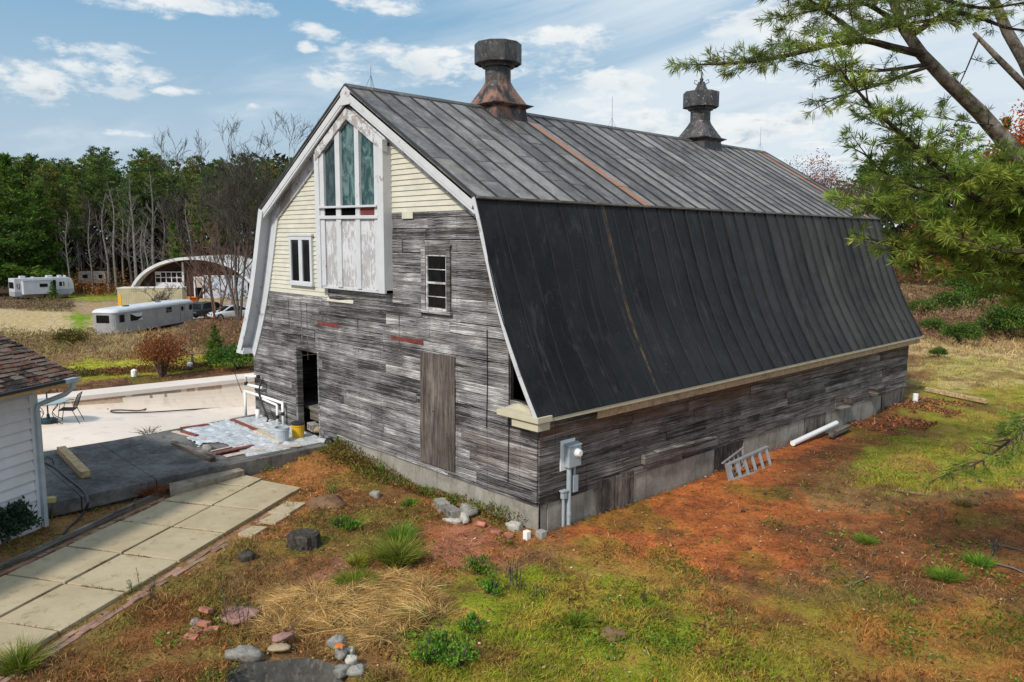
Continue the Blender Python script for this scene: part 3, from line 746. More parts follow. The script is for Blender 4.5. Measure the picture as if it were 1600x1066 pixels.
def build_barn():
    rng = random.Random(11)
    B = empty('barn', (-6, 9.2, -.1), 'weathered grey gambrel barn with dark metal roof and two roof ventilators', 'barn')
    front = lambda u, z, d: (u, -d, z)
    DOOR, WIN, CREAM, LOWR, SLOT = (-9.33, -8.17, .25, 2.55), (-3.46, -2.62, 4.1, 5.3), (-13, -7.5, 4.05, 10), (-7.3, 1, 0, .47), (-.76, .2, 2.44, 3.5)
    mb = MB()
    def br(z, x): return (.42 if (x > -1.3 and z < 2.2) else .22) * (1 if rng.random() < .5 else .4)
    boards(mb, xl, xr, .28, 6.14, front, rng, [DOOR, WIN, CREAM, (-7.6, -4.68, 4.32, 10), LOWR, SLOT], lmin=2.2, lmax=5.5, gap=.012, brown=br)
    for x, z0, z1 in [(-11.55, 3.0, 4.0), (-11.2, 2.75, 3.95), (-10.75, 2.7, 4.0), (-9.0, 2.6, 3.95), (-8.7, 2.3, 3.95), (-9.7, 2.9, 3.9), (-4.45, 2.9, 3.9)]:   # dark cracks where battens were
        mb.box((x, -.041, z0), (x+.022, -.030, z1), (.0, .5, .0))
    o = mb.build('gable_wall', M['gable_boards'], B)
    for nm, x, z0, z1 in [('wire', -1.42, 1.75, 3.75), ('wire', -.78, .75, 3.6)]:
        w = MB(); w.tube([(x, -.05, z1), (x+.02, -.055, (z0+z1)/2), (x-.01, -.05, z0)], .009, 5); w.build(nm, M['black_rubber'], B)
    for x0, x1, z0, z1 in [(-8.13, -7.08, 3.31, 3.40), (-4.77, -3.53, 3.25, 3.34)]:
        r = MB(); P = [(x0, -.046, z0), (x1, -.046, z0-.01), (x1-.03, -.046, z1), (x0+.02, -.046, z1-.02)]; r.prism(P, (0, .03, 0)); r.build('red_batten', M['red_paint'], B)
    bk = MB(); boards(bk, xl, xr, -.3, 8.95, front, rng, [DOOR, WIN, SLOT], .9, 1.0, 30, 40, d=-.035, back=-.07, gap=0, tidy=True); bk.build('wall_lining', M['barn_inside'], B)
    # concrete foundation, front
    f = MB(); f.box((-7.28, .0, -.6), (0.0, .25, .475)); f.box((-11.98, .012, -.6), (-9.4, .25, .285)); f.build('foundation', M['foundation_concrete'], B, bevel=.01)
    # cream clapboards
    cb = MB()
    def clap(lo, hi, z0, z1, y0=.0):
        z = z0; ex = .118
        while z < z1:
            e = min(z+ex, z1); a0, b0, a1, b1 = lo(z), hi(z), lo(e), hi(e)
            if b0-a0 > .05 and b1-a1 > -.2:
                if b1 < a1: a1 = b1 = (a1+b1)/2
                n = max(1, int((b0-a0)/1.6)); c0 = rng.random()
                ys = y0-.040-rng.uniform(0, .005)
                for i in range(n):
                    p, q, s, t = [A_+(B_-A_)*k/n for A_, B_, k in ((a0, b0, i), (a0, b0, i+1), (a1, b1, i), (a1, b1, i+1))]
                    col = (c0*.5+rng.random()*.5, rng.random(), 0)
                    cb.face([(p, ys, z), (q, ys, z), (t, y0-.018, e), (s, y0-.018, e)], col); cb.face([(p, y0, z), (q, y0, z), (q, ys, z), (p, ys, z)], col)
            z += ex
    clap(lambda z: xl(z)+.30, lambda z: -7.55 if z > 4.0 else -6.4, 4.05, 8.3)
    clap(lambda z: -7.6, lambda z: -6.35, 3.96, 4.08, -.012)
    cb.build('clapboard_siding', M['cream_siding'], B, fix=False); cb = MB()
    clap(lambda z: -4.70, lambda z: xr(z)-.36*(z > 6.2), 6.12, 8.3)
    cb.face([(-1.9, -.05, 6.14), (-1.45, -.05, 6.14), (-1.42, -.055, 6.02), (-1.52, -.06, 5.86)], (.6, .5, 0)); cb.box((-4.25, -.06, 5.98), (-3.85, -.045, 6.13), (.7, .5, 0))
    cb.build('clapboard_siding', M['cream_siding'], B, fix=False)
    # double casement
    w = MB(); x0, x1, z0, z1 = -9.45, -8.24, 4.36, 5.60
    for a, b in (((x0, -.10, z0), (x0+.10, -.03, z1)), ((x1-.10, -.10, z0), (x1, -.03, z1)), ((x0+.10, -.10, z1-.10), (x1-.10, -.03, z1)), ((x0-.04, -.14, z0-.07), (x1+.04, -.03, z0)),
                 (((x0+x1)/2-.09, -.095, z0+.0), ((x0+x1)/2+.09, -.03, z1-.10)), ((x0+.10, -.09, z0), (x0+.52, -.032, z0+.05)), ((x1-.52, -.09, z0), (x1-.10, -.032, z0+.05)), ((x0-.06, -.12, z1), (x1+.06, -.03, z1+.06))):
        w.box(a, b)
    wf = w.build('casement_window', M['white_trim'], B, bevel=.006)
    g = MB(); g.box((x0+.08, -.062, z0+.02), (x1-.08, -.045, z1-.08)); g.build('pane', M['dark_glass'], wf)
    # sash window
    w = MB(); x0, x1, z0, z1 = -3.54, -2.55, 4.03, 5.38
    for a, b in (((x0, -.085, z0), (x0+.15, .05, z1)), ((x1-.12, -.085, z0), (x1, .05, z1)), ((x0-.03, -.10, z1), (x1+.03, .05, z1+.05)), ((x0+.15, -.085, z1-.16), (x1-.12, .05, z1)), ((x0-.05, -.13, z0-.07), (x1+.05, .05, z0))):
        w.box(a, b, (.6+.4*rng.random(), rng.random(), .30))
    wf = w.build('sash_window', M['gable_boards'], B, bevel=.006)
    s = MB(); a, b = x0+.15, x1-.12
    for z, h in ((z0, .045), (z0+.28, .018), (z0+.56, .045), (z0+.86, .018), (z1-.20, .04)): s.box((a, -.06, z), (b, -.005, z+h))
    s.box((a, -.058, z0), (a+.045, -.004, z1-.16)); s.box((b-.045, -.058, z0), (b, -.004, z1-.16)); s.build('sash', M['peeling_trim'], wf)
    g = MB(); g.box((a, -.03, z0), (b, -.02, z1-.16)); g.build('pane', M['dark_glass'], wf)
    # plywood over an opening
    p = MB(); p.prism([(-3.66, -.046, .60), (-2.44, -.046, .60), (-2.42, -.046, 3.09), (-3.62, -.046, 3.07)], (0, -.022, 0), (.5, .3, .2)); p.build('plywood_cover', M['plywood'], B)
    # doorway
    d = MB(); d.box((-9.40, -.055, .27), (-9.30, .12, 2.60), (.25, .3, 0)); d.box((-8.19, -.045, .27), (-8.13, .12, 2.57), (.8, .6, 0)); d.box((-9.30, -.04, 2.53), (-8.19, .12, 2.60), (.2, .4, 0)); d.build('door_frame', M['gable_boards'], B)
    fl = MB(); fl.box((-11.9, .30, .80), (-.1, 18.3, .88), (.5, .2, .2)); fl.box((-9.28, .30, .52), (-8.20, .36, .80), (.6, .7, .2)); fl.build('barn_floor', M['old_timber'], B)
    # ---- tall gable bay
    by = -.24; pk = (-6.12, 8.30); sl_ = .575
    top = lambda x, o=0.0: pk[1]+o-abs(x-pk[0])*sl_
    bay = MB()
    def board(pts, y, depth, mi=0): bay.prism([(x, y, z) for x, z in pts], (0, depth, 0), mi=mi)
    for (a, b) in ((-7.68, -7.47), (-4.90, -4.66)): board([(a, 4.30), (b, 4.30), (b, top(b, .20)), (a, top(a, .20))], by-.03, .27)
    for (a, b) in ((-7.47, -7.28), (-5.06, -4.90)): board([(a, 4.36), (b, 4.36), (b, top(b, .05)), (a, top(a, .05))], by, .10)
    for (a, b) in ((-6.71, -6.50), (-5.84, -5.66)): board([(a, 4.36), (b, 4.36), (b, top(b, .05)), (a, top(a, .05))], by-.012, .10)
    for a, b in ((-7.60, pk[0]), (pk[0], -4.64)):
        board([(a, top(a, .0)), (b, top(b, .0)), (b, top(b, .26)), (a, top(a, .26))], by-.045, .14, 1)
    board([(-7.68, 7.62), (-7.68, top(-7.68, .12)), (pk[0], top(pk[0], .12)), (-4.66, top(-4.66, .12)), (-4.66, 7.62), (-4.66, top(-4.66, .3)), (pk[0], top(pk[0], .3)), (-7.68, top(-7.68, .3))], by+.04, .2, 1)
    board([(-7.47, 6.02), (-4.90, 5.99), (-4.90, 6.07), (-7.47, 6.10)], by-.04, .2)
    board([(-7.47, 6.28), (-4.90, 6.25), (-4.90, 6.30), (-7.47, 6.33)], by-.07, .2)
    board([(-7.68, 4.30), (-4.66, 4.30), (-4.66, 4.38), (-7.68, 4.38)], by+.02, .2)
    bo = bay.build('gable_window_bay', [M['white_trim'], M['peeling_trim']], B, bevel=.006)
    for i, (a, b) in enumerate(((-7.26, -6.69), (-6.52, -5.82), (-5.68, -5.06))):
        g = MB(); P = [(a, by+.055, 6.28), (b, by+.055, 6.28), (b, by+.055, top(b, .04))] + ([(pk[0], by+.055, top(pk[0], .04))] if a < pk[0] < b else []) + [(a, by+.055, top(a, .04))]
        g.prism(P, (0, .02, 0)); g.build('pane', M['blue_glass'] if i == 0 else M['frosted_glass'], bo)
        g = MB(); g.box((a, by+.03, 4.36), (b, by+.06, 6.03)); g.build('panel', M['peeling_panel'], bo)
        g = MB(); g.box((a-.01, by+.02, 6.09), (b+.01, by+.10, 6.29)); g.build('rotten_rail', M['red_paint'] if i == 2 else M['dark_void'], bo)
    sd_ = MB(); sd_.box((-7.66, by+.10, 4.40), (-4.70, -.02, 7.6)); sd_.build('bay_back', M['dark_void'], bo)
    # ---- white trim under the roof edges
    t = MB(); y0 = -OV
    def edge_band(P, w_in, ya, yb, mi=0):      # band along polyline P, w_in wide towards the inside of the gable
        for (x0, z0), (x1, z1) in zip(P[:-1], P[1:]):
            d = np.array([x1-x0, z1-z0]); d /= np.linalg.norm(d); n = np.array([d[1], -d[0]])
            c = np.array([-6.0, 4.5])-np.array([x0, z0]); n = n if n@c > 0 else -n
            a, b = np.array([x0, z0]), np.array([x1, z1]); a2, b2 = a+n*w_in, b+n*w_in
            t.prism([(a[0], ya, a[1]), (b[0], ya, b[1]), (b2[0], ya, b2[1]), (a2[0], ya, a2[1])], (0, yb-ya, 0), mi=mi)
    UP_ = [(RIDGE[0], RIDGE[1]-.05), (BRK[0], BRK[1]-.05)]; LOW = [(x, z) for x, z in lower_profile(10, .05)]
    mir = lambda P: [(-W-x, z) for x, z in P]
    for P in (UP_, mir(UP_)):
        edge_band(P, .20, y0, y0+.035); 
        edge_band([(p[0], p[1]-.24) for p in P], .05, y0+.01, y0+.06)
        edge_band([(P[0][0], P[0][1]-.10), (P[1][0], P[1][1]-.10)], .03, y0+.035, -.03, 1)
        edge_band([(P[0][0], P[0][1]-.12), (P[1][0], P[1][1]-.12)], .34, -.085, -.02, 1)
    t.prism([(-6.0, -.07, 8.86), (-7.35, -.07, 8.06), (-7.35, -.07, 7.6), (-4.65, -.07, 7.6), (-4.65, -.07, 8.06)], (0, .04, 0), mi=1)
    L0 = lower_profile(10, -.008); edge_band(L0, .085, y0-.025, y0-.002)
    edge_band(mir(L0), .24, y0-.03, y0-.002); edge_band(mir([(x-.055, z-.02) for x, z in LOW]), .03, y0, -.04)
    edge_band(mir([(x-.10, z) for x, z in LOW if z > 2.2]), .40, -.075, -.03)
    t.prism([(-6.22, y0-.012, 8.86), (-5.78, y0-.012, 8.86), (-5.9, y0-.012, 8.99), (-6.0, y0-.012, 9.02), (-6.1, y0-.012, 8.99)], (0, .03, 0)); t.prism([(-6.2, y0-.010, 8.60), (-5.8, y0-.010, 8.60), (-5.8, y0-.010, 8.87), (-6.2, y0-.010, 8.87)], (0, .03, 0))
    t.box((-12.42, -OV-.02, 2.12), (-11.98, -.02, 2.22)); t.box((-12.36, -OV+.02, 2.22), (-12.0, -.03, 2.30))
    t.build('roof_trim', [M['white_trim'], M['peeling_trim']], B, bevel=.004)
    # soffit of the lower right slope is bare and dark
    s = MB()
    for (x0, z0), (x1, z1) in zip(LOW[:-1], LOW[1:]):
        s.face([(x0-.08, y0+.03, z0-.04), (x1-.08, y0+.03, z1-.04), (x1-.08, .02, z1-.04), (x0-.08, .02, z0-.04)], (.2, .4, .7))
    s.build('soffit', M['side_boards'], B)
    c = MB(); c.box((-.76, -OV-.03, 2.20), (.36, .0, 2.31)); c.box((-.40, -OV+.03, 2.03), (.30, .0, 2.20)); c.prism([(-.70, -OV, 2.31), (.30, -OV, 2.31), (.22, -OV+.03, 2.40), (-.45, -.10, 2.42), (-.70, -.02, 2.36)], (0, .08, 0)); c.build('cornice_return', M['cream_trim'], B, bevel=.008)
    c = MB(); c.box((.20, -OV, 2.185), (.33, 19.0, 2.255)); c.build('fascia', M['cream_trim'], B)
    c = MB(); c.box((.06, 1.45, 1.99), (.215, 18.95, 2.184)); c.box((-.05, -OV+.05, 2.02), (.20, 1.45, 2.13), mi=1); c.build('eave_board', [M['tan_board'], M['side_boards']], B)
    # ---- long side wall
    side = lambda u, z, d: (d, u, z)
    mb = MB(); NICHE = (6.2, 7.5, 0, .5)
    def br2(z, y): return min(1.0, max(.12, (z-1.1)*.9)) * (.6 if y > 9 else 1.0) * rng.uniform(.5, 1.2)
    boards(mb, lambda z: 0.0, lambda z: L, .47, 2.12, side, rng, (), .15, .24, 1.6, 4.2, gap=.014, wob=.016, brown=br2)
    mb.build('side_wall', M['side_boards'], B)
    f = MB()
    for a, b in ((0.26, 6.15), (7.52, 10.85), (12.2, 16.35)): f.box((-.25, a, -.6), (.014, b, .475))
    f.box((-.25, 10.85, -.6), (-.02, 12.2, .475)); f.box((-.25, 16.4, -.6), (-.02, L, .475)); f.box((-.28, 6.15, -.6), (-.20, 7.52, .475))
    f.build('foundation', M['foundation_concrete'], B, bevel=.01)
    def hatch(): p.build('hatch_boards', M['plywood'], B); return MB()
    p = MB()
    for i in range(6):
        a = 1.68+i*.208; p.box((.018, a, -.3), (.04, a+.2, .60-.01*(i % 2)), (rng.random(), rng.random(), .2))
    p = hatch()
    for i in range(6): a = 10.9+i*.217; p.box((.0, a, -.3), (.022, a+.21, .54+.01*(i % 2)), (rng.random(), rng.random(), .2))
    p = hatch()
    for i in range(5): a = 6.2+i*.26; p.box((-.06, a, -.3), (-.02, a+.25, .50), (.1, rng.random(), .2))
    p = hatch(); p.box((.0, 16.42, -.4), (.025, 18.40, .47), (.6, .2, .1))
    p.build('hatch_boards', M['plywood'], B)
    p = MB(); p.bar((.10, 3.15, .79), (.09, 6.1, .70), .11, .20, (.6, .5, .2)); p.bar((.11, 3.6, .885), (.10, 5.9, .815), .13, .03, (.9, .2, .1)); p.build('wall_timber', M['side_boards'], B, bevel=.008)
    p = MB(); p.box((.03, 12.75, .50), (.30, 13.4, .54), (.6, .3, .2)); p.box((.03, 12.75, .54), (.07, 13.4, .82), (.2, .4, .3)); p.box((.07, 13.30, .54), (.30, 13.4, .80), (.1, .5, .2)); p.build('wall_box', M['side_boards'], B)
    p = MB(); p.box((.03, 15.2, .58), (.33, 15.85, .84), (.0, .3, .1)); p.build('wall_hatch', M['side_boards'], B)
    # rear and far walls
    mb = MB(); boards(mb, xl, xr, -.3, 8.95, lambda u, z, d: (u, L+d, z), rng, (), .28, .34, 3, 5, gap=0, tidy=True); boards(mb, lambda z: 0, lambda z: L, -.3, 2.2, lambda u, z, d: (-W-d, u, z), rng, (), .28, .34, 3, 5, gap=0, tidy=True)
    mb.build('rear_wall', M['gable_boards'], B)
    # ---- roof
    NP = 33; ya, yb = -OV, L+OV; ys = [ya+(yb-ya)*i/NP for i in range(NP+1)]
    for sgn in (0, 1):
        fx = (lambda x: x) if sgn == 0 else (lambda x: -W-x)
        lo_ = MB(); P = lower_profile(12); Pi = lower_profile(12, .09)
        for i in range(NP):
            g = rng.random(); rust = 0
            r0 = rng.random()
            sp = rng.choice([4, 5, 7, 8])
            for k in range(12):
                r = r0 if k < sp else .5*r0+.5*((r0*7.3) % 1)
                off = .006 if k >= sp else 0
                a, b = P[k], P[k+1]; col = (r, g, rust*(1.0 if i == 6 else .6))
                ms = [ys[i], ys[i+1]] if i != 6 else [ys[6], ys[6]+.20, ys[6]+.20+.13*(1-.04*k), ys[7]]
                for q_ in range(len(ms)-1):
                  Y0, Y1 = ms[q_], ms[q_+1]; col = (r, g, .85 if (len(ms) > 2 and q_ == 1) else 0)
                  lo_.face([(fx(a[0])+(off if not sgn else -off), Y0, a[1]), (fx(b[0])+(off if not sgn else -off), Y0, b[1]), (fx(b[0])+(off if not sgn else -off), Y1, b[1]), (fx(a[0])+(off if not sgn else -off), Y1, a[1])], col)
        for k in range(12):      # roof underside and edges
            a, b, c_, d_ = P[k], P[k+1], Pi[k], Pi[k+1]
            for y in (ya, yb): lo_.face([(fx(a[0]), y, a[1]), (fx(b[0]), y, b[1]), (fx(d_[0]), y, d_[1]), (fx(c_[0]), y, c_[1])])
            lo_.face([(fx(c_[0]), ya, c_[1]), (fx(d_[0]), ya, d_[1]), (fx(d_[0]), yb, d_[1]), (fx(c_[0]), yb, c_[1])])
        lo_.face([(fx(P[-1][0]), ya, P[-1][1]), (fx(P[-1][0]), yb, P[-1][1]), (fx(Pi[-1][0]), yb, Pi[-1][1]), (fx(Pi[-1][0]), ya, Pi[-1][1])])
        lo_.build('lower_roof', M['roof_tar'], B, fix=False)
        se = MB(); hw = .014
        for i in range(NP+1):
            h = .012+.030*min(1, max(0, (i-6)/10))
            if i < 9: hw = .010
            else: hw = .015
            w0 = rng.uniform(0, 6); jj = [(.030 if i < 14 else .012)*math.sin(w0+k_*.55)+rng.uniform(-.008, .008) for k_ in range(13)]; jj[0] *= .3
            for k in range(12):
                a, b = P[k], P[k+1]; y, y2 = ys[i]+jj[k], ys[i]+jj[k+1]
                A = [(fx(a[0]), y-hw, a[1]), (fx(a[0]+h*.92), y-hw*.8, a[1]+h*.4), (fx(a[0]+h*.92), y+hw*.8, a[1]+h*.4), (fx(a[0]), y+hw, a[1])]
                C2 = [(fx(b[0]), y2-hw, b[1]), (fx(b[0]+h*.92), y2-hw*.8, b[1]+h*.4), (fx(b[0]+h*.92), y2+hw*.8, b[1]+h*.4), (fx(b[0]), y2+hw, b[1])]
                for q in range(3): se.face([A[q], C2[q], C2[q+1], A[q+1]], (.25, .5, 0))
        se.build('roof_seams', M['black_rubber'], B)
        up = MB(); n = np.array([.506, .863]) if not sgn else np.array([-.506, .863]); Rg = np.array(RIDGE); Bk = np.array([fx(BRK[0]+.03), BRK[1]-.015])
        for i in range(NP):
            cuts = sorted([0, 1]+[rng.uniform(.12, .9) for _ in range(rng.choice([1, 2, 2, 3]))]); g0 = rng.random(); base = rng.random()
            rust = .95 if i in (31,) else (.85 if i == 9 else (.22 if rng.random() < .2 else 0.0))
            for k in range(len(cuts)-1):
                t0, t1 = cuts[k], cuts[k+1]; o = .004*(len(cuts)-k)
                a = Rg+(Bk-Rg)*t0+n*o; b = Rg+(Bk-Rg)*t1+n*(o+.003)
                col = (base*.55+rng.random()*.45, g0*.5+rng.random()*.5, rust if not (i == 9 and k == 0 and False) else 0)
                y0_, y1_ = ys[i], ys[i+1]
                if i == 31: # one strip rusted along its edge
                    ym = y0_+(y1_-y0_)*.55
                    up.face([(a[0], y0_, a[1]), (b[0], y0_, b[1]), (b[0], ym, b[1]), (a[0], ym, a[1])], (col[0], col[1], 0)); y0_ = ym
                if i == 9:
                    ym = y0_+(y1_-y0_)*.62
                    up.face([(a[0], ym, a[1]), (b[0], ym, b[1]), (b[0], y1_, b[1]), (a[0], y1_, a[1])], (col[0], col[1], .1)); y1_ = ym
                up.face([(a[0], y0_, a[1]), (b[0], y0_, b[1]), (b[0], y1_, b[1]), (a[0], y1_, a[1])], col)
                e = b-n*(o+.003); up.face([(b[0], ys[i], b[1]), (e[0], ys[i], e[1]), (e[0], ys[i+1], e[1]), (b[0], ys[i+1], b[1])], (0, .5, 0))
        iR, iB = Rg-n*.09, Bk-n*.09
        for y in (ya, yb): up.face([(Rg[0], y, Rg[1]+.02), (Bk[0], y, Bk[1]), (iB[0], y, iB[1]), (iR[0], y, iR[1])], (.2, .5, 0))
        up.face([(iR[0], ya, iR[1]), (iB[0], ya, iB[1]), (iB[0], yb, iB[1]), (iR[0], yb, iR[1])]); up.face([(Bk[0], ya, Bk[1]), (Bk[0], yb, Bk[1]), (iB[0], yb, iB[1]), (iB[0], ya, iB[1])])
        up.build('upper_roof', M['roof_metal'], B, fix=False)
        se = MB()
        for i in range(NP+1):
            y = ys[i]; j = [rng.uniform(-.008, .008) for _ in range(5)]
            for k in range(4):
                a = Rg+(Bk-Rg)*k/4; b = Rg+(Bk-Rg)*(k+1)/4; hh, hw = n*.045, .017
                A = [(a[0], y-hw+j[k], a[1]), (a[0]+hh[0], y-hw*.7+j[k], a[1]+hh[1]), (a[0]+hh[0], y+hw*.7+j[k], a[1]+hh[1]), (a[0], y+hw+j[k], a[1])]
                C2 = [(b[0], y-hw+j[k+1], b[1]), (b[0]+hh[0], y-hw*.7+j[k+1], b[1]+hh[1]), (b[0]+hh[0], y+hw*.7+j[k+1], b[1]+hh[1]), (b[0], y+hw+j[k+1], b[1])]
                for q in range(3): se.face([A[q], C2[q], C2[q+1], A[q+1]], (.02, .5, 0))
        se.build('roof_seams', M['dark_metal'], B); se = MB(); se.bar((Bk[0]-n[0]*.0, ya, Bk[1]+.012), (Bk[0], yb, Bk[1]+.012), .09, .04, (.6, .3, 0)); se.build('break_flashing', M['roof_metal'], B)
    rc = MB(); rc.prism([(-6.14, ya, 8.965), (-6.0, ya, 9.05), (-5.86, ya, 8.965), (-5.86, ya, 8.995), (-6.0, ya, 9.085), (-6.14, ya, 8.995)], (0, yb-ya, 0), (.1, .5, 0)); rc.build('ridge_cap', M['roof_metal'], B)
    # ---- ventilators
    for yv, mat, finial in ((4.40, 'rusty_vent_metal', False), (14.15, 'flaking_vent_metal', True)):
        c = (-6.0, yv, 0)
        def sq(h0, h1, z0, z1, mb):
            P = [(c[0]+sx*h, yv+sy*h, z) for h, z in ((h0, z0), (h1, z1)) for sx, sy in ((-1, -1), (1, -1), (1, 1), (-1, 1))]; mb.hexa(P)
        v = MB(); sq(.67, .545, 8.0, 9.02, v); vo = v.build('roof_ventilator', M[mat], B, bevel=.008)
        v = MB(); sq(.50, .55, 8.97, 9.04, v); sq(.55, .68, 9.04, 9.11, v); sq(.69, .69, 9.11, 9.135, v); sq(.68, .56, 9.135, 9.17, v); v.build('skirt', M[mat], vo)
        v = MB(); ns = 24; rings = []      # square to round transition
        for k in range(7):
            t_ = k/6; z = 9.16+.60*t_; ring = []
            for j in range(ns):
                a = 2*math.pi*j/ns; q = .56/max(abs(math.cos(a)), abs(math.sin(a))); r = (q*(1-t_)**1.15+.345*(1-(1-t_)**1.15)); ring.append((c[0]+r*math.cos(a), yv+r*math.sin(a), z))
            rings.append(ring)
        for k in range(6):
            for j in range(ns): v.face([rings[k][j], rings[k][(j+1) % ns], rings[k+1][(j+1) % ns], rings[k+1][j]])
        v.build('cone', M[mat], vo)
        v = MB(); v.lathe([(.35, 9.74), (.35, 10.12), (.44, 10.13), (.44, 10.21), (.38, 10.22)], c, 20); v.build('neck', M[mat], vo)
        v = MB(); n_ = 10 if not finial else 8; v.lathe([(.40, 10.19), (.61, 10.27), (.635, 10.22), (.635, 10.73), (.62, 10.745), (.1, 10.79)], c, n_, a0=.18 if not finial else .39); v.build('cap', M[mat], vo)
        if finial:
            v = MB(); v.lathe([(.28, 10.75), (.17, 10.95), (.12, 11.10), (.05, 11.12), (.07, 11.2), (.03, 11.26), (.02, 11.42)], c, 10)
            for a in range(4):
                an = a*math.pi/2+.4; q = lambda r, z: (c[0]+r*math.cos(an), yv+r*math.sin(an), z); v.tube([q(.12, 11.0), q(.26, 11.08), q(.24, 11.17), q(.15, 11.15)], .014, 5)
            v.build('finial', M[mat], vo)
    for y in (.35, 9.25, 18.4):
        r = MB(); r.tube([(-6, y, 9.02), (-6, y, 9.55 if y < 1 else 10.0)], [.006, .004], 4)
        for a in range(3): an = a*2.1; r.tube([(-6+.16*math.cos(an), y+.16*math.sin(an), 9.0), (-6, y, 9.36)], .004, 3)
        r.build('lightning_rod', M['dark_metal'], B)
    # ---- electric meter on the long wall
    m = MB(); m.box((.035, .56, 1.05), (.055, .98, 1.66)); mo = m.build('meter_board', M['white_vinyl'], B, bevel=.004)
    m = MB(); m.box((.055, .66, 1.12), (.19, 1.02, 1.55)); m.prism([(.055, .64, 1.55), (.215, .64, 1.55), (.055, .64, 1.60)], (0, .40, 0)); m.build('meter_box', M['grey_metal'], mo, bevel=.012)
    m = MB(); Mx = Matrix.Translation((.19, .89, 1.40)) @ Matrix.Rotation(math.pi/2, 4, 'Y'); m.lathe([(.085, 0), (.085, .03), (.07, .035), (.068, .09), (.05, .10)], n=18); m.v = [tuple(Mx @ Vector(p)) for p in m.v]; m.build('meter_dial', M['white_pvc'], mo, smooth=False)
    m = MB(); m.tube([(.10, .76, 1.14), (.10, .76, .25), (.10, .76, -.15)], .048, 10); m.tube([(.10, .76, .20), (.10, .76, .12)], .056, 10); m.tube([(.09, .92, 1.14), (.09, .92, .90)], .032, 8); m.tube([(.09, .62, .55), (.09, .62, -.15)], .03, 8); m.build('conduit', M['grey_metal'], mo)
    m = MB(); m.box((.04, .85, .58), (.14, 1.0, .92)); m.box((.05, .57, .50), (.14, .68, .66)); m.box((.045, .54, .64), (.15, .70, .675)); m.build('junction_box', M['grey_metal'], mo, bevel=.008)
build_barn()
# planks leaning inside the open doorway
def leaning():
    t = empty('leaning_planks', (-9.0, .6, .88), 'yellowish planks leaning inside the open barn doorway', 'planks')
    for i in range(4):
        p = MB(); x = -9.10+i*.10; p.bar((x+.06*i, .50+.05*i, .88), (x-.03+.02*i, .62+.05*i, 2.05-.12*i), .09, .025, up=(0, 1, 0)); p.build('plank', M['raw_pine'], t)
leaning()
# ------------------------------------------------------------------ helpers for props
FH = np.array([_fw[0], _fw[1], 0]); FH /= np.linalg.norm(FH); RH = np.array([_r[0], _r[1], 0]); RH /= np.linalg.norm(RH)
def put(t, loc, rz): t.location = tuple(map(float, loc)); t.rotation_euler = (0, 0, rz)
def heading(lat, dep): v = RH*lat+FH*dep; return math.atan2(v[1], v[0])
def rbox(x0, x1, y0, y1, z0, z1, r=.2, n=4, axis='z'):
    """outline-rounded box as a prism outline list"""
    pts = []
    for cx, cy, a0 in ((x1-r, y1-r, 0), (x0+r, y1-r, 90), (x0+r, y0+r, 180), (x1-r, y0+r, 270)):
        for k in range(n+1): a = R_(a0+90*k/n); pts.append((cx+r*math.cos(a), cy+r*math.sin(a)))
    return pts
def rock(name, c, size, mat, label, cat='rock', rz=0.0, seed=0, group=None, sink=.3):
    mb = MB(); rg = np.random.RandomState(seed); n, m = 14, 9; V = []
    ph = rg.rand(6)*6
    for i in range(m+1):
        th = math.pi*i/m
        for j in range(n):
            a = 2*math.pi*j/n; d = np.array([math.sin(th)*math.cos(a), math.sin(th)*math.sin(a), math.cos(th)])
            q = np.sign(d)*np.abs(d)**.75
            r = 1+.14*math.sin(3*a+ph[0])*math.sin(th)+.10*math.sin(5*a+ph[1]+3*th)+.10*math.sin(4*th+ph[2]+a)+.05*rg.randn()*math.sin(th)
            V.append(q*r*np.array(size)/2)
    ca, sa = math.cos(rz), math.sin(rz)
    V = [(c[0]+v[0]*ca-v[1]*sa, c[1]+v[0]*sa+v[1]*ca, c[2]+v[2]+size[2]*(.5-sink)) for v in V]
    Fs = [(i*n+j, i*n+(j+1) % n, (i+1)*n+(j+1) % n, (i+1)*n+j) for i in range(m) for j in range(n)]
    mb.mesh(V, Fs); o = mb.build(name, M[mat], smooth=True); return tag(o, label, cat, group)
TZ = .263
def bucket(c, r, h, mat, label, lid):
    t = empty('bucket', c, label, 'bucket')
    b = MB(); b.lathe([(r*.82, 0), (r*.86, .02), (r*.98, h*.82), (r*1.04, h*.83), (r*1.04, h*.87), (r*1.0, h*.88), (r, h)] + ([] if lid else [(r*.95, h), (r*.80, .06)]), c, 20); b.build('body', M[mat], t, smooth=False)
    if lid: b = MB(); b.lathe([(r*1.07, h-.03), (r*1.08, h+.015), (r*.9, h+.03), (.01, h+.03)], c, 20); b.build('lid', M['dark_metal'], t)
    b = MB(); b.tube([(c[0]+r*1.04*math.cos(a), c[1]+r*1.04*math.sin(a), c[2]+h*.82-.22*math.sin((a-1)/math.pi*math.pi)*h) for a in np.linspace(1, 1+math.pi, 9)], .006, 5); b.build('handle', M['dark_metal'], t)
bucket(gz(441, 691, TZ), .19, .40, 'grey_plastic', 'open grey bucket on the plastic sheet beside the yellow one', False)
bucket(gz(466, 685, TZ), .175, .42, 'yellow_plastic', 'yellow bucket with dark lid near the barn doorway', True)
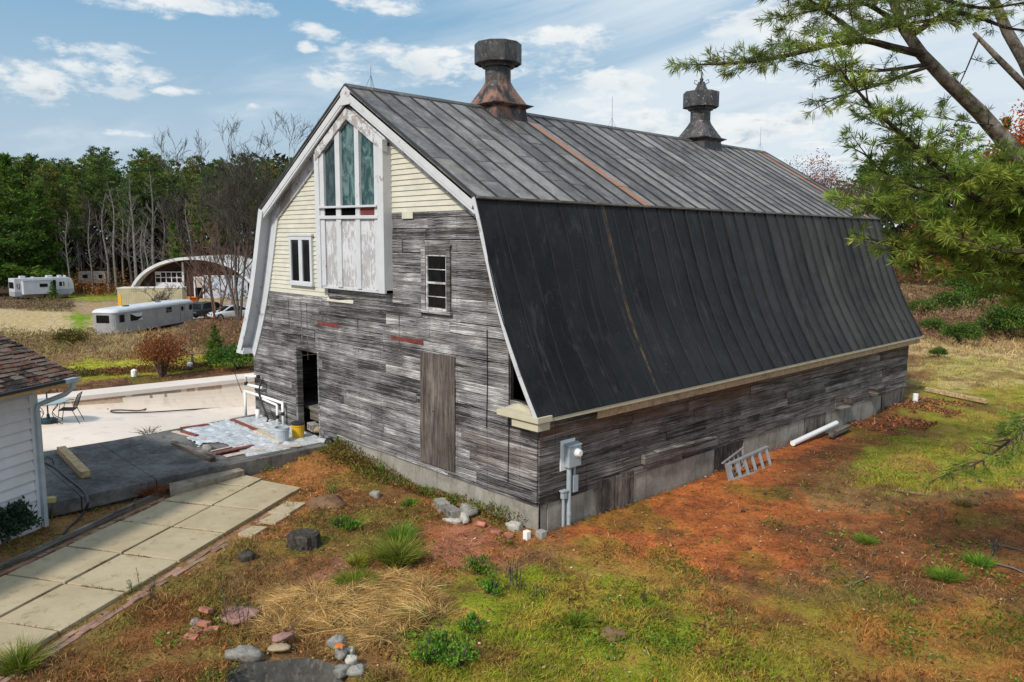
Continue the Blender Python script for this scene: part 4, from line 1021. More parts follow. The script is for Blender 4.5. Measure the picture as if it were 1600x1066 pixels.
def cinder(c, rz, label, mat='block_concrete', group=None, sz=(.40, .20, .20)):
    t = MB(); Lx, Ly, Hz = sz; Mx = Matrix.Translation(tuple(map(float, c))) @ Matrix.Rotation(rz, 4, 'Z'); w = .035
    # hollow block lying with its two cells facing sideways
    for a, b in (((0, 0, 0), (Lx, Ly, w)), ((0, 0, Hz-w), (Lx, Ly, Hz)), ((0, 0, w), (w, Ly, Hz-w)), ((Lx-w, 0, w), (Lx, Ly, Hz-w)), ((Lx/2-w/2, 0, w), (Lx/2+w/2, Ly, Hz-w)), ((w, Ly*.6, w), (Lx-w, Ly*.65, Hz-w))):
        t.box(a, b, M=Mx)
    o = t.build('cinder_block', M[mat]); return tag(o, label, 'cinder block', group)
cinder(gz(480, 671, TZ), R_(-8), 'pale concrete cinder block beside the barn doorway sill')
cinder((-2.45, -.62, float(H(-2.4, -.6))-.02), R_(-20), 'grey cinder block lying in the dirt before the barn gable', sz=(.42, .22, .20))
cinder((-2.02, -.72, float(H(-2, -.7))-.03), R_(-14), 'dark mossy cinder block butting the end of a paler one', mat='rock_grey', sz=(.42, .22, .19))
rock('rock', (-1.66, -.34, -.02), (.55, .34, .22), 'rock_grey', 'flat grey rock beside the cinder blocks at the gable', seed=3, rz=-.5)
rock('rock', (-1.44, -.62, -.03), (.46, .18, .18), 'rock_pale', 'long white rock in front of the flat grey rock by the gable', seed=5, rz=-.6)
rock('rock', (-1.50, -.86, -.04), (.42, .13, .10), 'rock_pale', 'thin white stone sliver nearest the lawn by the gable', seed=6, rz=.5)
rock('rock', (-.42, -.22, -.04), (.34, .22, .20), 'rock_pale', 'crumbly pale rock at the foundation corner', seed=8, rz=.2)
rock('rock', (-3.9, -1.1, float(H(-3.9, -1.1))), (.26, .18, .18), 'rock_grey', 'small grey stone in the weeds below the plywood panel', seed=18, rz=.2)
rock('rock', gz(478, 672, TZ)+np.array([.45, .15, 0]), (.30, .24, .20), 'rock_tan', 'brown stone on the plastic sheet next to the cinder block', seed=9)
rock('rock', gz(511, 680, TZ), (.36, .28, .24), 'rock_pale', 'grey white stone holding the corner of the plastic sheet', seed=10)
rock('rock', gz(324, 703, TZ), (.30, .22, .20), 'rock_grey', 'lone grey stone among planks at the edge of the plastic sheet', seed=12)
def brick(c, rz, label, group=None, tilt=0.0):
    b = MB(); Mx = Matrix.Translation(tuple(map(float, c))) @ Matrix.Rotation(rz, 4, 'Z') @ Matrix.Rotation(tilt, 4, 'X'); b.box((-.10, -.05, -.03), (.10, .05, .035), M=Mx); return tag(b.build('brick', M['red_brick'], bevel=.006), label, 'brick', group)
for i, (px, py, z, a) in enumerate([(322, 960, .16, .3), (318, 972, .08, .5), (306, 978, .02, .2), (330, 976, .03, .9), (298, 986, .0, .6)]):
    p = gz(px, py, 0); brick((p[0], p[1], float(H(p[0], p[1]))+z), a, 'red brick in the small heap beside the pinkish stone slab', 'bricks of the small heap', .15*(i-2))
brick((-.95, -.62, -.0), .4, 'lone red brick standing tilted on the soil left of the foundation corner', tilt=.6)
brick((-.50, -.62, -.02), .1, 'red brick lying flat near the pale rock at the corner'); brick((-.22, -.55, -.02), -.3, 'red brick nearest the foundation corner')
b = MB(); b.box((.02, -.42, -.1), (.13, -.31, .10)); tag(b.build('white_can', M['white_pvc'], bevel=.01), 'small white container at the foundation corner', 'container')
b = MB(); b.box((.14, -.20, -.1), (.30, -.05, .08)); tag(b.build('stone_block', M['block_concrete'], bevel=.01), 'small grey block beside the white container at the corner', 'block')
# pink slab
p = gz(372, 952, .0); rock('stone_slab', (p[0], p[1], float(H(p[0], p[1]))), (.66, .50, .13), 'slab_pink', 'flat pinkish stone slab above the old garden pond', cat='stone slab', seed=77, rz=.5, sink=.35)
# stump
p = gz(476, 852, -.08); p[2] = float(H(p[0], p[1]))
s = MB(); rg = random.Random(3); n = 18; rr_ = [rg.uniform(.85, 1.12) for _ in range(n)]
rings = [[(p[0]+r*rr_[j]*math.cos(2*math.pi*j/n), p[1]+r*rr_[j]*math.sin(2*math.pi*j/n), p[2]+z+(rg.uniform(-.02, .02) if z > .1 else 0)) for j in range(n)] for r, z in ((.36, -.1), (.30, .05), (.28, .24), (.24, .255))]
for k in range(3):
    for j in range(n): s.face([rings[k][j], rings[k][(j+1) % n], rings[k+1][(j+1) % n], rings[k+1][j]])
s.face(rings[3]); tag(s.build('tree_stump', M['stump_wood']), 'dark weathered tree stump in the grass by the path', 'stump')
p = gz(385, 872, -.05); rock('rock', (p[0], p[1], float(H(p[0], p[1]))), (.30, .24, .22), 'stump_wood', 'small dark lump on the ground left of the stump', cat='root lump', seed=21)
p = gz(510, 775, .1); rock('soil_mound', (p[0], p[1], float(H(p[0], p[1]))-.05), (.85, .70, .30), 'bare_soil', 'low brown mound of soil between path and barn', cat='soil mound', seed=22, sink=.45)
# step beside the terrace
b = MB(); b.hexa([(*q, -.06) for q in ((-7.42, -4.25), (-6.85, -4.42), (-7.16, -2.60), (-7.66, -2.62))]+[(*q , .115) for q in ((-7.42, -4.25), (-6.85, -4.42), (-7.16, -2.60), (-7.66, -2.62))]); tag(b.build('step_plank', M['step_wood'], bevel=.012), 'thick grey slab lying as a step at the terrace edge', 'step')
# lumber lying about on the terrace
def plank(px0, px1, w, h, mat, label, z=TZ, cat='plank', group=None, name='plank'):
    a, c = gz(*px0, z), gz(*px1, z); b = MB(); off = np.array([0, 0, h/2+.004]); b.bar(a+off, c+off, w, h); return tag(b.build(name, M[mat], bevel=.004), label, cat, group)
plank((96, 707), (134, 747), .19, .15, 'rough_lumber', 'rough tan timber beam lying alone on the dark terrace', cat='beam', name='timber_beam')
plank((70, 786), (88, 784), .14, .10, 'raw_pine', 'short yellow wood block on the terrace corner by the house', cat='block', name='wood_block')
plank((271, 696), (333, 722), .13, .12, 'old_timber', 'dark square timber at the edge of the plastic sheet', cat='beam', name='timber_beam')
plank((362, 657), (400, 673), .13, .04, 'red_plank', 'dark red plank on the plastic, left of the buckets', z=TZ+.02)
plank((400, 674), (440, 693), .14, .04, 'pale_plank', 'pale plank continuing the dark red one towards the grey bucket', z=TZ+.02)
plank((370, 656), (420, 678), .07, .03, 'pale_plank', 'narrow pale lath alongside the red and pale planks', z=TZ+.015)
plank((272, 675), (322, 687), .16, .025, 'pale_plank', 'whitish board along the left margin of the plastic sheet', z=TZ)
plank((284, 675), (308, 682), .11, .04, 'red_plank', 'short dark red plank on top of the whitish board', z=TZ+.028)
plank((282, 671), (326, 665), .12, .05, 'red_plank', 'dark red plank along the pool edge of the terrace', z=TZ+.01)
plank((330, 706), (387, 693), .07, .02, 'pale_plank', 'thin pale lath running towards the red scrap', z=TZ+.01)
plank((335, 711), (376, 700), .09, .03, 'red_plank', 'dark red lath between two pale ones near the step', z=TZ+.01)
plank((340, 709), (396, 697), .14, .03, 'red_plank', 'red scrap board beside the dark square timber', z=TZ+.04)
plank((352, 714), (416, 701), .20, .02, 'pale_plank', 'wide pale board at the front of the plastic sheet', z=TZ+.01)
plank((430, 701), (470, 697), .16, .02, 'pale_plank', 'pale board sticking out at the plastic edge below the buckets', z=TZ+.01)
# plastic sheet
def sheet():
    n, m = 90, 70; xs = np.linspace(-11.75, -7.62, n); ys = np.linspace(-3.15, -.08, m); X, Y = np.meshgrid(xs, ys)
    edge = -3.0+.5*fbm(X*1.3, X*0+3, 7)+ .45*sstep(X, -9.4, -7.9) ; 
    ok = (Y > edge+.25*(fbm(X*3, Y*3, 4)-.5)) & (X > -11.85+.35*fbm(Y*1.5, Y*0, 9)) & (X < -7.60+.25*fbm(Y*2, Y*0, 5)-.10) & ~((Y < -2.45) & (X < -10.8+.5*fbm(Y*3, X*3, 2)))
    ok &= ~((np.hypot((X+8.9)*.7, (Y+2.55)*1.4) < .42+.2*(fbm(X*3, Y*3, 14)-.5)))
    wr = np.abs(fbm(X*2.2+Y*1.2, Y*2.6-X*.8, 11, 4)-.5)*.16 + np.abs(fbm(X*6, Y*6, 19, 2)-.5)*.05
    Z = TZ+.006+wr
    Z = np.where(X > -7.72, Z-(X+7.72)*1.6, Z)
    V = np.stack([X, Y, Z], -1).reshape(-1, 3); okf = ok.ravel(); Fq = []
    for j in range(m-1):
        for i in range(n-1):
            q = [j*n+i, j*n+i+1, (j+1)*n+i+1, (j+1)*n+i]
            if all(okf[k] for k in q): Fq.append(q)
    used = np.unique(np.array(Fq)); rem = -np.ones(len(V), int); rem[used] = np.arange(len(used))
    o = mass('plastic_sheet', V[used], rem[np.array(Fq)], np.full((len(Fq), 3), .5), M['plastic_film'], k=4, smooth=True)
    tag(o, 'wrinkled translucent plastic sheet spread over the terrace by the barn', 'plastic sheet')
sheet()
rock('plastic_bundle', (-7.55, .0-.12, .12), (.30, .2, .36), 'black_rubber', 'black bunched plastic at the corner of terrace and barn', cat='plastic', seed=31)
# hoses
def hose(pts, r, mat, label, name='hose'):
    P = [np.array(p, float) for p in pts]; out = []
    for i in range(len(P)-1):
        p0, p1, p2, p3 = P[max(i-1, 0)], P[i], P[i+1], P[min(i+2, len(P)-1)]
        for t in np.linspace(0, 1, 8, endpoint=False): out.append(.5*((2*p1)+(-p0+p2)*t+(2*p0-5*p1+4*p2-p3)*t*t+(-p0+3*p1-3*p2+p3)*t**3))
    out.append(P[-1]); b = MB(); b.tube(out, r, 6); return tag(b.build(name, M[mat], smooth=True), label, 'hose')
hp = [gz(x, y, z) for x, y, z in [(62, 720, .29), (82, 728, .29), (104, 745, .29), (128, 764, .29), (136, 775, .285), (138, 786, .285)]]
hp += [np.array([*(gz(x, y, z)[:2]), z]) for x, y, z in [(133, 797, .10), (122, 812, -.03), (108, 824, -.05), (98, 836, -.05), (92, 843, -.05)]]
hose(hp, .024, 'dark_metal', 'dark garden hose running off the terrace beside the white house')
def pool_z(y): s = np.interp(y, [-13.5, -4.41, 2.65, 9.0], [0, 1/3, 2/3, 1]); return -.10-.72*float(sstep(np.array(s), .30, .72))
def onpool(px, py, up=.0):
    z = -.3
    for _ in range(12): p = gz(px, py, z); z = pool_z(p[1])
    return np.array([p[0], p[1], z+up])
hose([onpool(x, y, .03) for x, y in [(168, 641), (178, 637), (200, 635), (222, 636), (228, 640), (215, 643), (190, 642), (174, 643), (180, 646), (220, 646), (260, 644), (320, 640), (398, 637), (430, 635)]], .022, 'dark_metal', 'dark hose with one loop lying on the empty pool floor')
# patio table and chair in the shallow end
def patio():
    c = onpool(76, 661); t = empty('patio_table', c, 'round glass patio table with dark umbrella pole and blue base', 'table')
    b = MB(); b.lathe([(.54, .66), (.56, .665), (.56, .685), (.02, .69)], c, 32); b.build('tabletop', M['glass_table'], t)
    b = MB(); ring = [(c[0]+.56*math.cos(a), c[1]+.56*math.sin(a), c[2]+.67) for a in np.linspace(0, 2*math.pi, 33)]; b.tube(ring, .016, 6); b.build('rim', M['grey_metal'], t)
    for k in range(4):
        a = k*math.pi/2+.5; b = MB(); q = lambda r, z: (c[0]+r*math.cos(a), c[1]+r*math.sin(a), c[2]+z)
        b.tube([q(.44, .66), q(.40, .55), q(.20, .38), q(.16, .30), q(.26, .16), q(.46, .05), q(.50, .01)], .012, 5); b.build('leg', M['dark_metal'], t)
    b = MB(); b.tube([(c[0], c[1], c[2]+.02), (c[0], c[1], c[2]+.98)], .022, 8); b.build('umbrella_pole', M['dark_metal'], t)
    b = MB(); b.lathe([(.23, 0), (.25, .02), (.25, .11), (.22, .14), (.05, .16), (.04, .28)], c, 18); b.build('umbrella_base', M['blue_plastic'], t)
    c = onpool(109, 660); t = empty('patio_chair', c, 'thin metal patio chair beside the round glass table', 'chair'); rz = heading(.95, .25)
    Mx = Matrix.Translation(tuple(c)) @ Matrix.Rotation(rz, 4, 'Z')
    T = lambda pts: [tuple(Mx @ Vector(p)) for p in pts]
    for y in (-.25, .25):
        b = MB(); b.tube(T([(-.28, y, 0), (-.20, y, .44), (-.16, y, .66), (.10, y, .66)]), .012, 5); b.build('leg', M['dark_metal'], t)
        b = MB(); b.tube(T([(.34, y, 0), (.16, y, .42), (.24, y, .66), (.34, y, .90)]), .012, 5); b.build('leg', M['dark_metal'], t)
    b = MB(); 
    for i in range(9): y = -.25+.5*i/8; b.tube(T([(-.22, y, .43), (.18, y, .41)]), .008, 4)
    b.tube(T([(-.22, -.25, .43), (-.22, .25, .43)]), .014, 5); b.tube(T([(.18, -.25, .41), (.18, .25, .41)]), .014, 5); b.build('seat', M['dark_metal'], t)
    b = MB()
    for i in range(7): y = -.25+.5*i/6; b.tube(T([(.19, y, .46), (.34, y, .90)]), .007, 4)
    b.tube(T([(.34, -.25, .90), (.34, .25, .90)]), .013, 5); b.build('backrest', M['dark_metal'], t)
patio()
# white pool plumbing at the barn corner
def plumbing():
    t = empty('pool_pipes', (-11.6, -.2, TZ), 'white pool plumbing pipes with black hose at the left barn corner', 'pipes')
    def pipe(pts, r=.05, mat='white_pvc', name='pipe'):
        b = MB(); b.tube(pts, r, 9); b.build(name, M[mat], t, smooth=True)
    pipe([(-12.0, -.35, .26), (-12.0, -.35, .98)], .04); pipe([(-12.05, -.35, 1.0), (-11.4, -.28, .98), (-10.6, -.18, .94), (-10.0, -.16, .92)], .04); pipe([(-10.0, -.16, .97), (-10.0, -.16, .26)], .036)
    pipe([(-10.22, -.22, .84), (-10.22, -.22, .26)], .034); pipe([(-11.2, -.25, .90), (-10.22, -.22, .84)], .034)
    pipe([(-12.1, -.25, 1.18), (-11.2, -.16, 1.18)], .042); pipe([(-12.05, -.28, 1.20), (-12.05, -.28, 1.46), (-11.5, -.2, 1.50)], .042); pipe([(-11.3, -.3, .27), (-11.3, -.3, .55)], .065)
    pipe([(-11.45, -.2, 1.48), (-11.15, -.22, 1.42), (-11.2, -.30, 1.1), (-10.9, -.33, .75), (-10.55, -.34, .40), (-10.6, -.36, .29)], .025, 'black_rubber', 'hose')
    for p in ((-12.05, -.28, 1.22), (-10.0, -.16, .62), (-10.22, -.22, .50), (-11.4, -.2, 1.5)):
        b = MB(); b.lathe([(.05, -.05), (.056, -.04), (.056, .04), (.05, .05)], p, 10); b.build('coupling', M['black_rubber'], t)
plumbing()
b = MB(); b.tube([(-12.25, -.45, 2.1), (-12.3, -.5, 1.5), (-12.1, -.45, 1.1), (-12.05, -.42, .95)], .010, 4); tag(b.build('hanging_cord', M['dark_metal']), 'thin dark cord hanging from the left eave of the barn', 'cord')
# ladder
def ladder():
    a0, a1 = np.array([.74, 5.80, -.07]), np.array([.82, 7.60, -.10]); t = empty('step_ladder', a0, 'grey aluminium stepladder lying on its side against the long wall', 'ladder')
    u0, u1 = a0+np.array([-.10, -.06, .36]), a1+np.array([-.16, -.05, .50])
    def part(name, p, q, w, h, up=(1, 0, 0)): b = MB(); b.bar(p, q, w, h, up=up); b.build(name, M['aluminium'], t)
    part('rail', a0, a1, .03, .09); part('rail', u0, u1, .03, .09)
    for k in range(6):
        s = (k+.02)/5.3; part('rung', a0+(a1-a0)*s, u0+(u1-u0)*s, .10, .025, up=(1, 0, 0))
    b0, b1 = a0+np.array([-.02, -.12, .0]), a1+np.array([-.62, -.25, 0]); v0, v1 = u0+np.array([-.10, -.08, .02]), a1+np.array([-.66, -.35, .42])
    part('rear_rail', b0, b1, .025, .05); part('rear_rail', v0, v1, .025, .05)
    for k in range(5):
        s = (k+.4)/5; part('rear_rung', b0+(b1-b0)*s, v0+(v1-v0)*s, .03, .03)
    part('top_cap', a0+np.array([-.03, -.03, .0]), u0+np.array([0, -.03, 0]), .16, .03)
ladder()
def tube_thing(name, pts, r, mat, label, cat, n=12):
    b = MB(); b.tube(pts, r, n); return tag(b.build(name, M[mat], smooth=False), label, cat)
z0 = float(H(.3, 9.6)); tube_thing('plastic_pipe', [(.34, 9.55, z0+.10), (.20, 12.55, z0+.16)], .075, 'white_pvc', 'long white plastic pipe lying along the foundation of the barn', 'pipe')
b = MB(); b.bar((.55, 11.4, z0+.04), (.50, 12.7, z0+.08), .14, .12); tag(b.build('timber_offcut', M['old_timber'], bevel=.01), 'dark timber offcut beside the end of the white pipe', 'timber')
b = MB(); b.bar((.0, 20.6, .08), (2.2, 19.9, .05), .12, .14); tag(b.build('timber_beam', M['rough_lumber']), 'brown beam on the grass beyond the far barn corner', 'beam')
b = MB(); b.lathe([(.09, -.1), (.09, .24), (.02, .25)], (.28, 18.75, -.05), 10); tag(b.build('downpipe_stub', M['white_pvc']), 'short white pipe stub at the far barn corner', 'pipe stub')
# white garden lights beyond the pool coping
for px, py, lab in ((210, 589, 'small white garden light beyond the coping, left of the red bush'), (297, 577, 'small white garden light on a dark post, right of the red bush')):
    p = gh(px, py); p[2] = max(p[2], .0); t = empty('garden_light', p, lab, 'garden light'); b = MB(); b.lathe([(.12, 0), (.12, .24), (.10, .26), (.03, .30)], p, 10); b.build('lamp_body', M['white_pvc'], t)
    if px > 250: b = MB(); b.tube([(p[0]-.1, p[1]+.15, p[2]), (p[0]-.1, p[1]+.15, p[2]+.62)], .06, 8); b.build('post', M['old_timber'], t)

# ------------------------------------------------------------------ white house at the left
def house():
    t = empty('white_house', (HC[0]-.5, HC[1]-2, -.1), 'white clapboard house corner with mossy shingle roof and gutter', 'house'); rg = random.Random(5)
    d, n = -PE/np.linalg.norm(PE), -PN/np.linalg.norm(PN); P0 = HC.copy()
    def w(u, v, z): q = P0+d*u+n*v; return (q[0], q[1], z)
    b = MB(); z = .16; ex = .20
    def wall_face(A, Bf, zt):      # clapboards between functions of z
        zz = .16
        while zz < zt-.01:
            e = min(zz+ex, zt); c = (rg.random(), rg.random(), 0); b.face([A(zz, .05), Bf(zz, .05), Bf(e, .004), A(e, .004)], c); b.face([A(zz, 0), Bf(zz, 0), Bf(zz, .05), A(zz, .05)], c); zz = e
    wall_face(lambda z, o: w(-9, o, z), lambda z, o: w(0, o, z), 2.62)
    wall_face(lambda z, o: w(o, 0, z), lambda z, o: w(o, -7, z), 2.62)
    zz = 2.62
    while zz < 4.1:
        e = zz+ex; k = lambda z: (z-2.62)/.42; c = (rg.random(), .5, 0)
        b.face([w(.035, -k(zz), zz), w(.035, -7+k(zz), zz), w(.006, -7+k(e), e), w(.006, -k(e), e)], c); zz = e
    b.face([w(-9, 0, 0), w(-9, -7, 0), w(-9, -7, 2.62), w(-9, -3.5, 4.1), w(-9, 0, 2.62)]); b.face([w(-9, -7, 0), w(0, -7, 0), w(0, -7, 2.62), w(-9, -7, 2.62)])
    b.build('wall', M['house_white'], t, fix=False)
    f = MB(); f.prism([w(-9, -.02, -.6), w(-.02, -.02, -.6), w(-.02, -7, -.6), w(-9, -7, -.6)], (0, 0, .77)); f.build('foundation', M['house_white'], t)
    c = MB(); c.prism([w(-.13, .05, .10), w(.05, .05, .10), w(.05, -.12, .10), w(.03, -.12, .10), w(.03, .03, .10), w(-.13, .03, .10)], (0, 0, 2.5)); c.build('corner_trim', M['house_white'], t)
    # roof: shingle courses
    r = MB(); ov, oe = .55, .60; pitch = .40; z0 = 2.86
    ncs = 30; width = (3.5+ov)/ncs
    for side in (0, 1):
        for i in range(ncs):
            v0, v1 = ov-i*width, ov-(i+1)*width-.02; za, zb = z0+i*width*pitch+.012, z0+(i+1)*width*pitch+.008
            u = -9.6-rg.random()*.3
            while u < oe:
                u2 = min(u+rg.uniform(.10, .30), oe); jit = rg.uniform(-.03, .02); c = (rg.random(), rg.random(), 0)
                F_ = (lambda v: v) if side == 0 else (lambda v: -7-v)
                q = rg.uniform(0, .02)
                r.face([w(u, F_(v0+jit), za+q), w(u2, F_(v0+jit), za+q), w(u2, F_(v1), zb), w(u, F_(v1), zb)], c); r.face([w(u, F_(v0+jit), za-.02), w(u2, F_(v0+jit), za-.02), w(u2, F_(v0+jit), za+q), w(u, F_(v0+jit), za+q)], (0, .5, 0)); u = u2
    for u in (-9.8, oe):
        for s in (0, 1):
            F_ = (lambda v: v) if s == 0 else (lambda v: -7-v)
            r.face([w(u, F_(ov), z0-.10), w(u, -3.5, z0-.10+4.05*pitch), w(u, -3.5, z0+4.05*pitch), w(u, F_(ov), z0)], (.1, .5, 0))
    r.build('roof', M['old_shingles'], t, fix=False)
    s = MB(); s.face([w(-9.8, ov, z0-.09), w(oe, ov, z0-.09), w(oe, .0, z0-.10), w(-9.8, .0, z0-.10)]); s.face([w(0, .05, z0-.05), w(0, -3.5, z0+1.45), w(oe, -3.5, z0+1.45), w(oe, .05, z0-.05)]); s.build('soffit', M['house_white'], t)
    s = MB(); s.bar(w(-9.8, ov-.01, z0-.055), w(oe, ov-.01, z0-.055), .03, .12); s.build('fascia', M['raw_pine'], t)
    s = MB(); s.bar(w(-9.8, ov+.06, z0-.015), w(.15, ov+.06, z0-.015), .10, .055); s.build('gutter', M['dark_metal'], t)
    s = MB(); s.bar(w(.12, ov+.06, z0-.03), w(.42, ov+.06, z0-.025), .12, .08); s.tube([w(.34, ov+.06, z0-.05), w(.34, ov+.05, z0-.18), w(.28, ov-.08, z0-.30), w(.12, .20, z0-.42), w(.02, .09, z0-.48), w(-.02, .07, z0-.62)], .048, 8); s.bar(w(-.02, .085, z0-.58), w(-.02, .085, .0), .09, .07, up=(*n, 0)); s.build('downspout', M['grey_metal'], t)
    s = MB(); s.tube([w(.05, .04, 1.25), w(.16, .05, 1.33), w(.27, .06, 1.25), (w(.30, .06, 1.12))], .010, 5); s.build('hook', M['dark_metal'], t)
house()

# ------------------------------------------------------------------ vehicles and buildings beyond the pool
def lbuild(mb, name, mat, t, **k): return mb.build(name, mat, t, **k)
def spartan():
    t = empty('vintage_trailer', (0, 0, 0), 'long silver vintage trailer with white domed roof in the field', 'trailer')
    Lx, Wy = 12.6, 2.45; ol = rbox(0, Lx, -Wy/2, Wy/2, 0, 0, .55, 5)
    b = MB(); b.prism([(x, y, .35) for x, y in ol], (0, 0, 1.85)); lbuild(b, 'body', M['trailer_skin'], t)
    b = MB(); b.prism([(x*1.002, y*1.01, .33) for x, y in ol], (0, 0, .07)); lbuild(b, 'belt', M['aluminium'], t)
    r = MB(); prev = None
    for k in range(7):
        a = math.pi/2*k/6; s = math.cos(a); z = 2.18+.34*math.sin(a); e = .06-.55*(1-s); ring = [(Lx/2+(x-Lx/2)*(1+e*2/Lx), y*(1+e*1.6/Wy), z) for x, y in ol]
        if prev: 
            for j in range(len(ring)): r.face([prev[j], prev[(j+1) % len(ring)], ring[(j+1) % len(ring)], ring[j]])
        prev = ring
    r.face(prev); lbuild(r, 'roof', M['trailer_roof'], t, smooth=False)
    def win(P, o, mat='dark_glass', name='window'):
        b = MB(); b.prism(P, o); lbuild(b, name, M[mat], t)
    y = -Wy/2
    # front end (local -x) and side facing the camera (local -y)
    win([(-.02, -.62, 1.30), (-.02, .62, 1.30), (-.02, .62, 1.98), (-.02, -.62, 1.98)], (-.012, 0, 0))
    win([(.12, -.99, 1.30), (.55, -Wy/2-.005, 1.30), (.55, -Wy/2-.005, 1.98), (.12, -.99, 1.98)], (-.012, -.012, 0))
    win([(.12, .99, 1.30), (.02, .72, 1.30), (.02, .72, 1.98), (.12, .99, 1.98)], (-.012, 0, 0))
    win([(.62, y, 1.30), (1.25, y, 1.30), (1.25, y, 1.98), (.62, y, 1.98)], (0, -.014, 0))
    win([(2.1, y, 1.28), (3.75, y, 1.28), (3.75, y, 1.94), (2.1, y, 1.94)], (0, -.014, 0))
    b = MB(); b.prism([(2.1, y-.02, 1.94), (3.8, y-.02, 1.94), (3.75, y-.02, 1.6), (3.0, y-.02, 1.62)], (0, -.02, 0)); b.prism([(3.1, y-.02, 1.3), (3.8, y-.02, 1.25), (3.8, y-.02, 1.5)], (0, -.02, 0)); lbuild(b, 'torn_curtain', M['trailer_roof'], t)
    win([(7.6, y, 1.55), (8.5, y, 1.55), (8.5, y, 2.05), (7.6, y, 2.05)], (0, -.014, 0))
    b = MB(); b.box((7.6, y-.03, 1.77), (8.5, y-.01, 1.80)); lbuild(b, 'mullion', M['aluminium'], t)
    win([(10.35+.24*math.cos(a), y, 1.72+.26*math.sin(a)) for a in np.linspace(0, 2*math.pi, 13)[:-1]], (0, -.014, 0))
    win([(11.5, y, 1.5), (12.1, y, 1.5), (12.1, y, 2.02), (11.6, y, 2.02)], (0, -.014, 0))
    b = MB(); b.box((9.95, y-.012, .45), (9.99, y-.002, 2.1)); b.box((10.75, y-.012, .45), (10.79, y-.002, 2.1)); lbuild(b, 'door_seam', M['dark_metal'], t)
    b = MB(); b.box((3.0, -.2, 2.48), (3.5, .2, 2.62)); b.box((8, -.2, 2.48), (8.4, .2, 2.6)); lbuild(b, 'roof_vent', M['dark_metal'], t, bevel=.03)
    for x in (5.6, 6.6):
        for s in (-1, 1): b = MB(); Mx = Matrix.Translation((x, s*1.0, .38)) @ Matrix.Rotation(math.pi/2, 4, 'X'); b.lathe([(.2, -.1), (.38, -.1), (.38, .1), (.2, .1)], n=14); b.v = [tuple(Mx @ Vector(p)) for p in b.v]; lbuild(b, 'wheel', M['black_rubber'], t)
    p = at(162, 521, 69); p[2] = float(H(p[0], p[1]))-.12
    put(t, p, heading(.157, .985))
spartan()
def rv():
    t = empty('travel_trailer', (0, 0, 0), 'white and grey modern travel trailer with slide-out at the wood edge', 'trailer')
    Lx = 9.0; y = -1.2; t.scale = (1, 1, 1)
    side = [(0, .5), (8.6, .5), (9.0, 1.0), (9.0, 2.0), (8.7, 2.85), (8.2, 3.05), (0, 3.05)]
    b = MB(); b.prism([(x, y, z) for x, z in side], (0, 2.4, 0)); lbuild(b, 'body', M['rv_white'], t, bevel=.05)
    b = MB(); b.prism([(-.01, y-.012, .48), (8.55, y-.012, .48), (9.0, y-.012, 1.05), (9.0, y-.012, 1.35), (-.01, y-.012, 1.15)], (0, .01, 0)); b.box((-.02, y, .48), (-.005, 1.2, 1.15)); lbuild(b, 'lower_panel', M['rv_grey'], t)
    b = MB(); b.box((1.0, y-.85, .75), (5.4, y-.0, 2.72)); so_ = lbuild(b, 'slide_out', M['rv_white'], t, bevel=.03)
    b = MB(); b.box((3.4, y-.87, 1.75), (4.6, y-.845, 2.25)); lbuild(b, 'window', M['dark_glass'], so_)
    b = MB(); b.box((.95, y-.9, 2.70), (5.45, y, 2.76)); lbuild(b, 'slide_roof', M['rv_grey'], so_)
    for (x0, x1, z0, z1) in ((.35, .75, 1.5, 2.3), (6.7, 7.5, 1.75, 2.4), (5.6, 6.2, .7, 2.7)): b = MB(); b.box((x0, y-.03, z0), (x1, y-.008, z1)); lbuild(b, 'door' if x0 == 5.6 else 'window', M['dark_glass'], t)
    b = MB(); b.box((-.03, -.95, 1.6), (-.008, .95, 2.5)); lbuild(b, 'rear_window', M['dark_glass'], t)
    for x, s in ((.55, .5), (7.25, .5), (8.2, .6)):
        b = MB(); P = [(x-.5*s, y-.036, 1.2), (x+.1*s, y-.036, 1.7), (x+.15*s, y-.036, 2.2), (x-.3*s, y-.036, 2.7), (x-.15*s, y-.036, 2.2), (x-.2*s, y-.036, 1.75)]; b.prism(P, (0, -.01, 0)); lbuild(b, 'swoosh', M['rv_grey'] if s > .5 else M['rv_white'], t)
    for x0, x1, h in ((1.2, 2.0, .32), (3.0, 3.4, .15), (5.2, 6.1, .32), (7.0, 7.5, .30), (8.0, 8.2, .25)): b = MB(); b.box((x0, -.4, 3.04), (x1, .4, 3.04+h)); lbuild(b, 'roof_unit', M['rv_white'], t, bevel=.06)
    for x in (4.6, 5.5): 
        b = MB(); Mx = Matrix.Translation((x, y+.05, .36)) @ Matrix.Rotation(math.pi/2, 4, 'X'); b.lathe([(.2, -.1), (.36, -.1), (.36, .1), (.2, .1)], n=14); b.v = [tuple(Mx @ Vector(q)) for q in b.v]; lbuild(b, 'wheel', M['black_rubber'], t)
    p = at(20, 474, 112); p[2] = float(H(p[0], p[1]))-.1; put(t, p, heading(.65, .76)); t.scale = (.88, 1, 1)
rv()
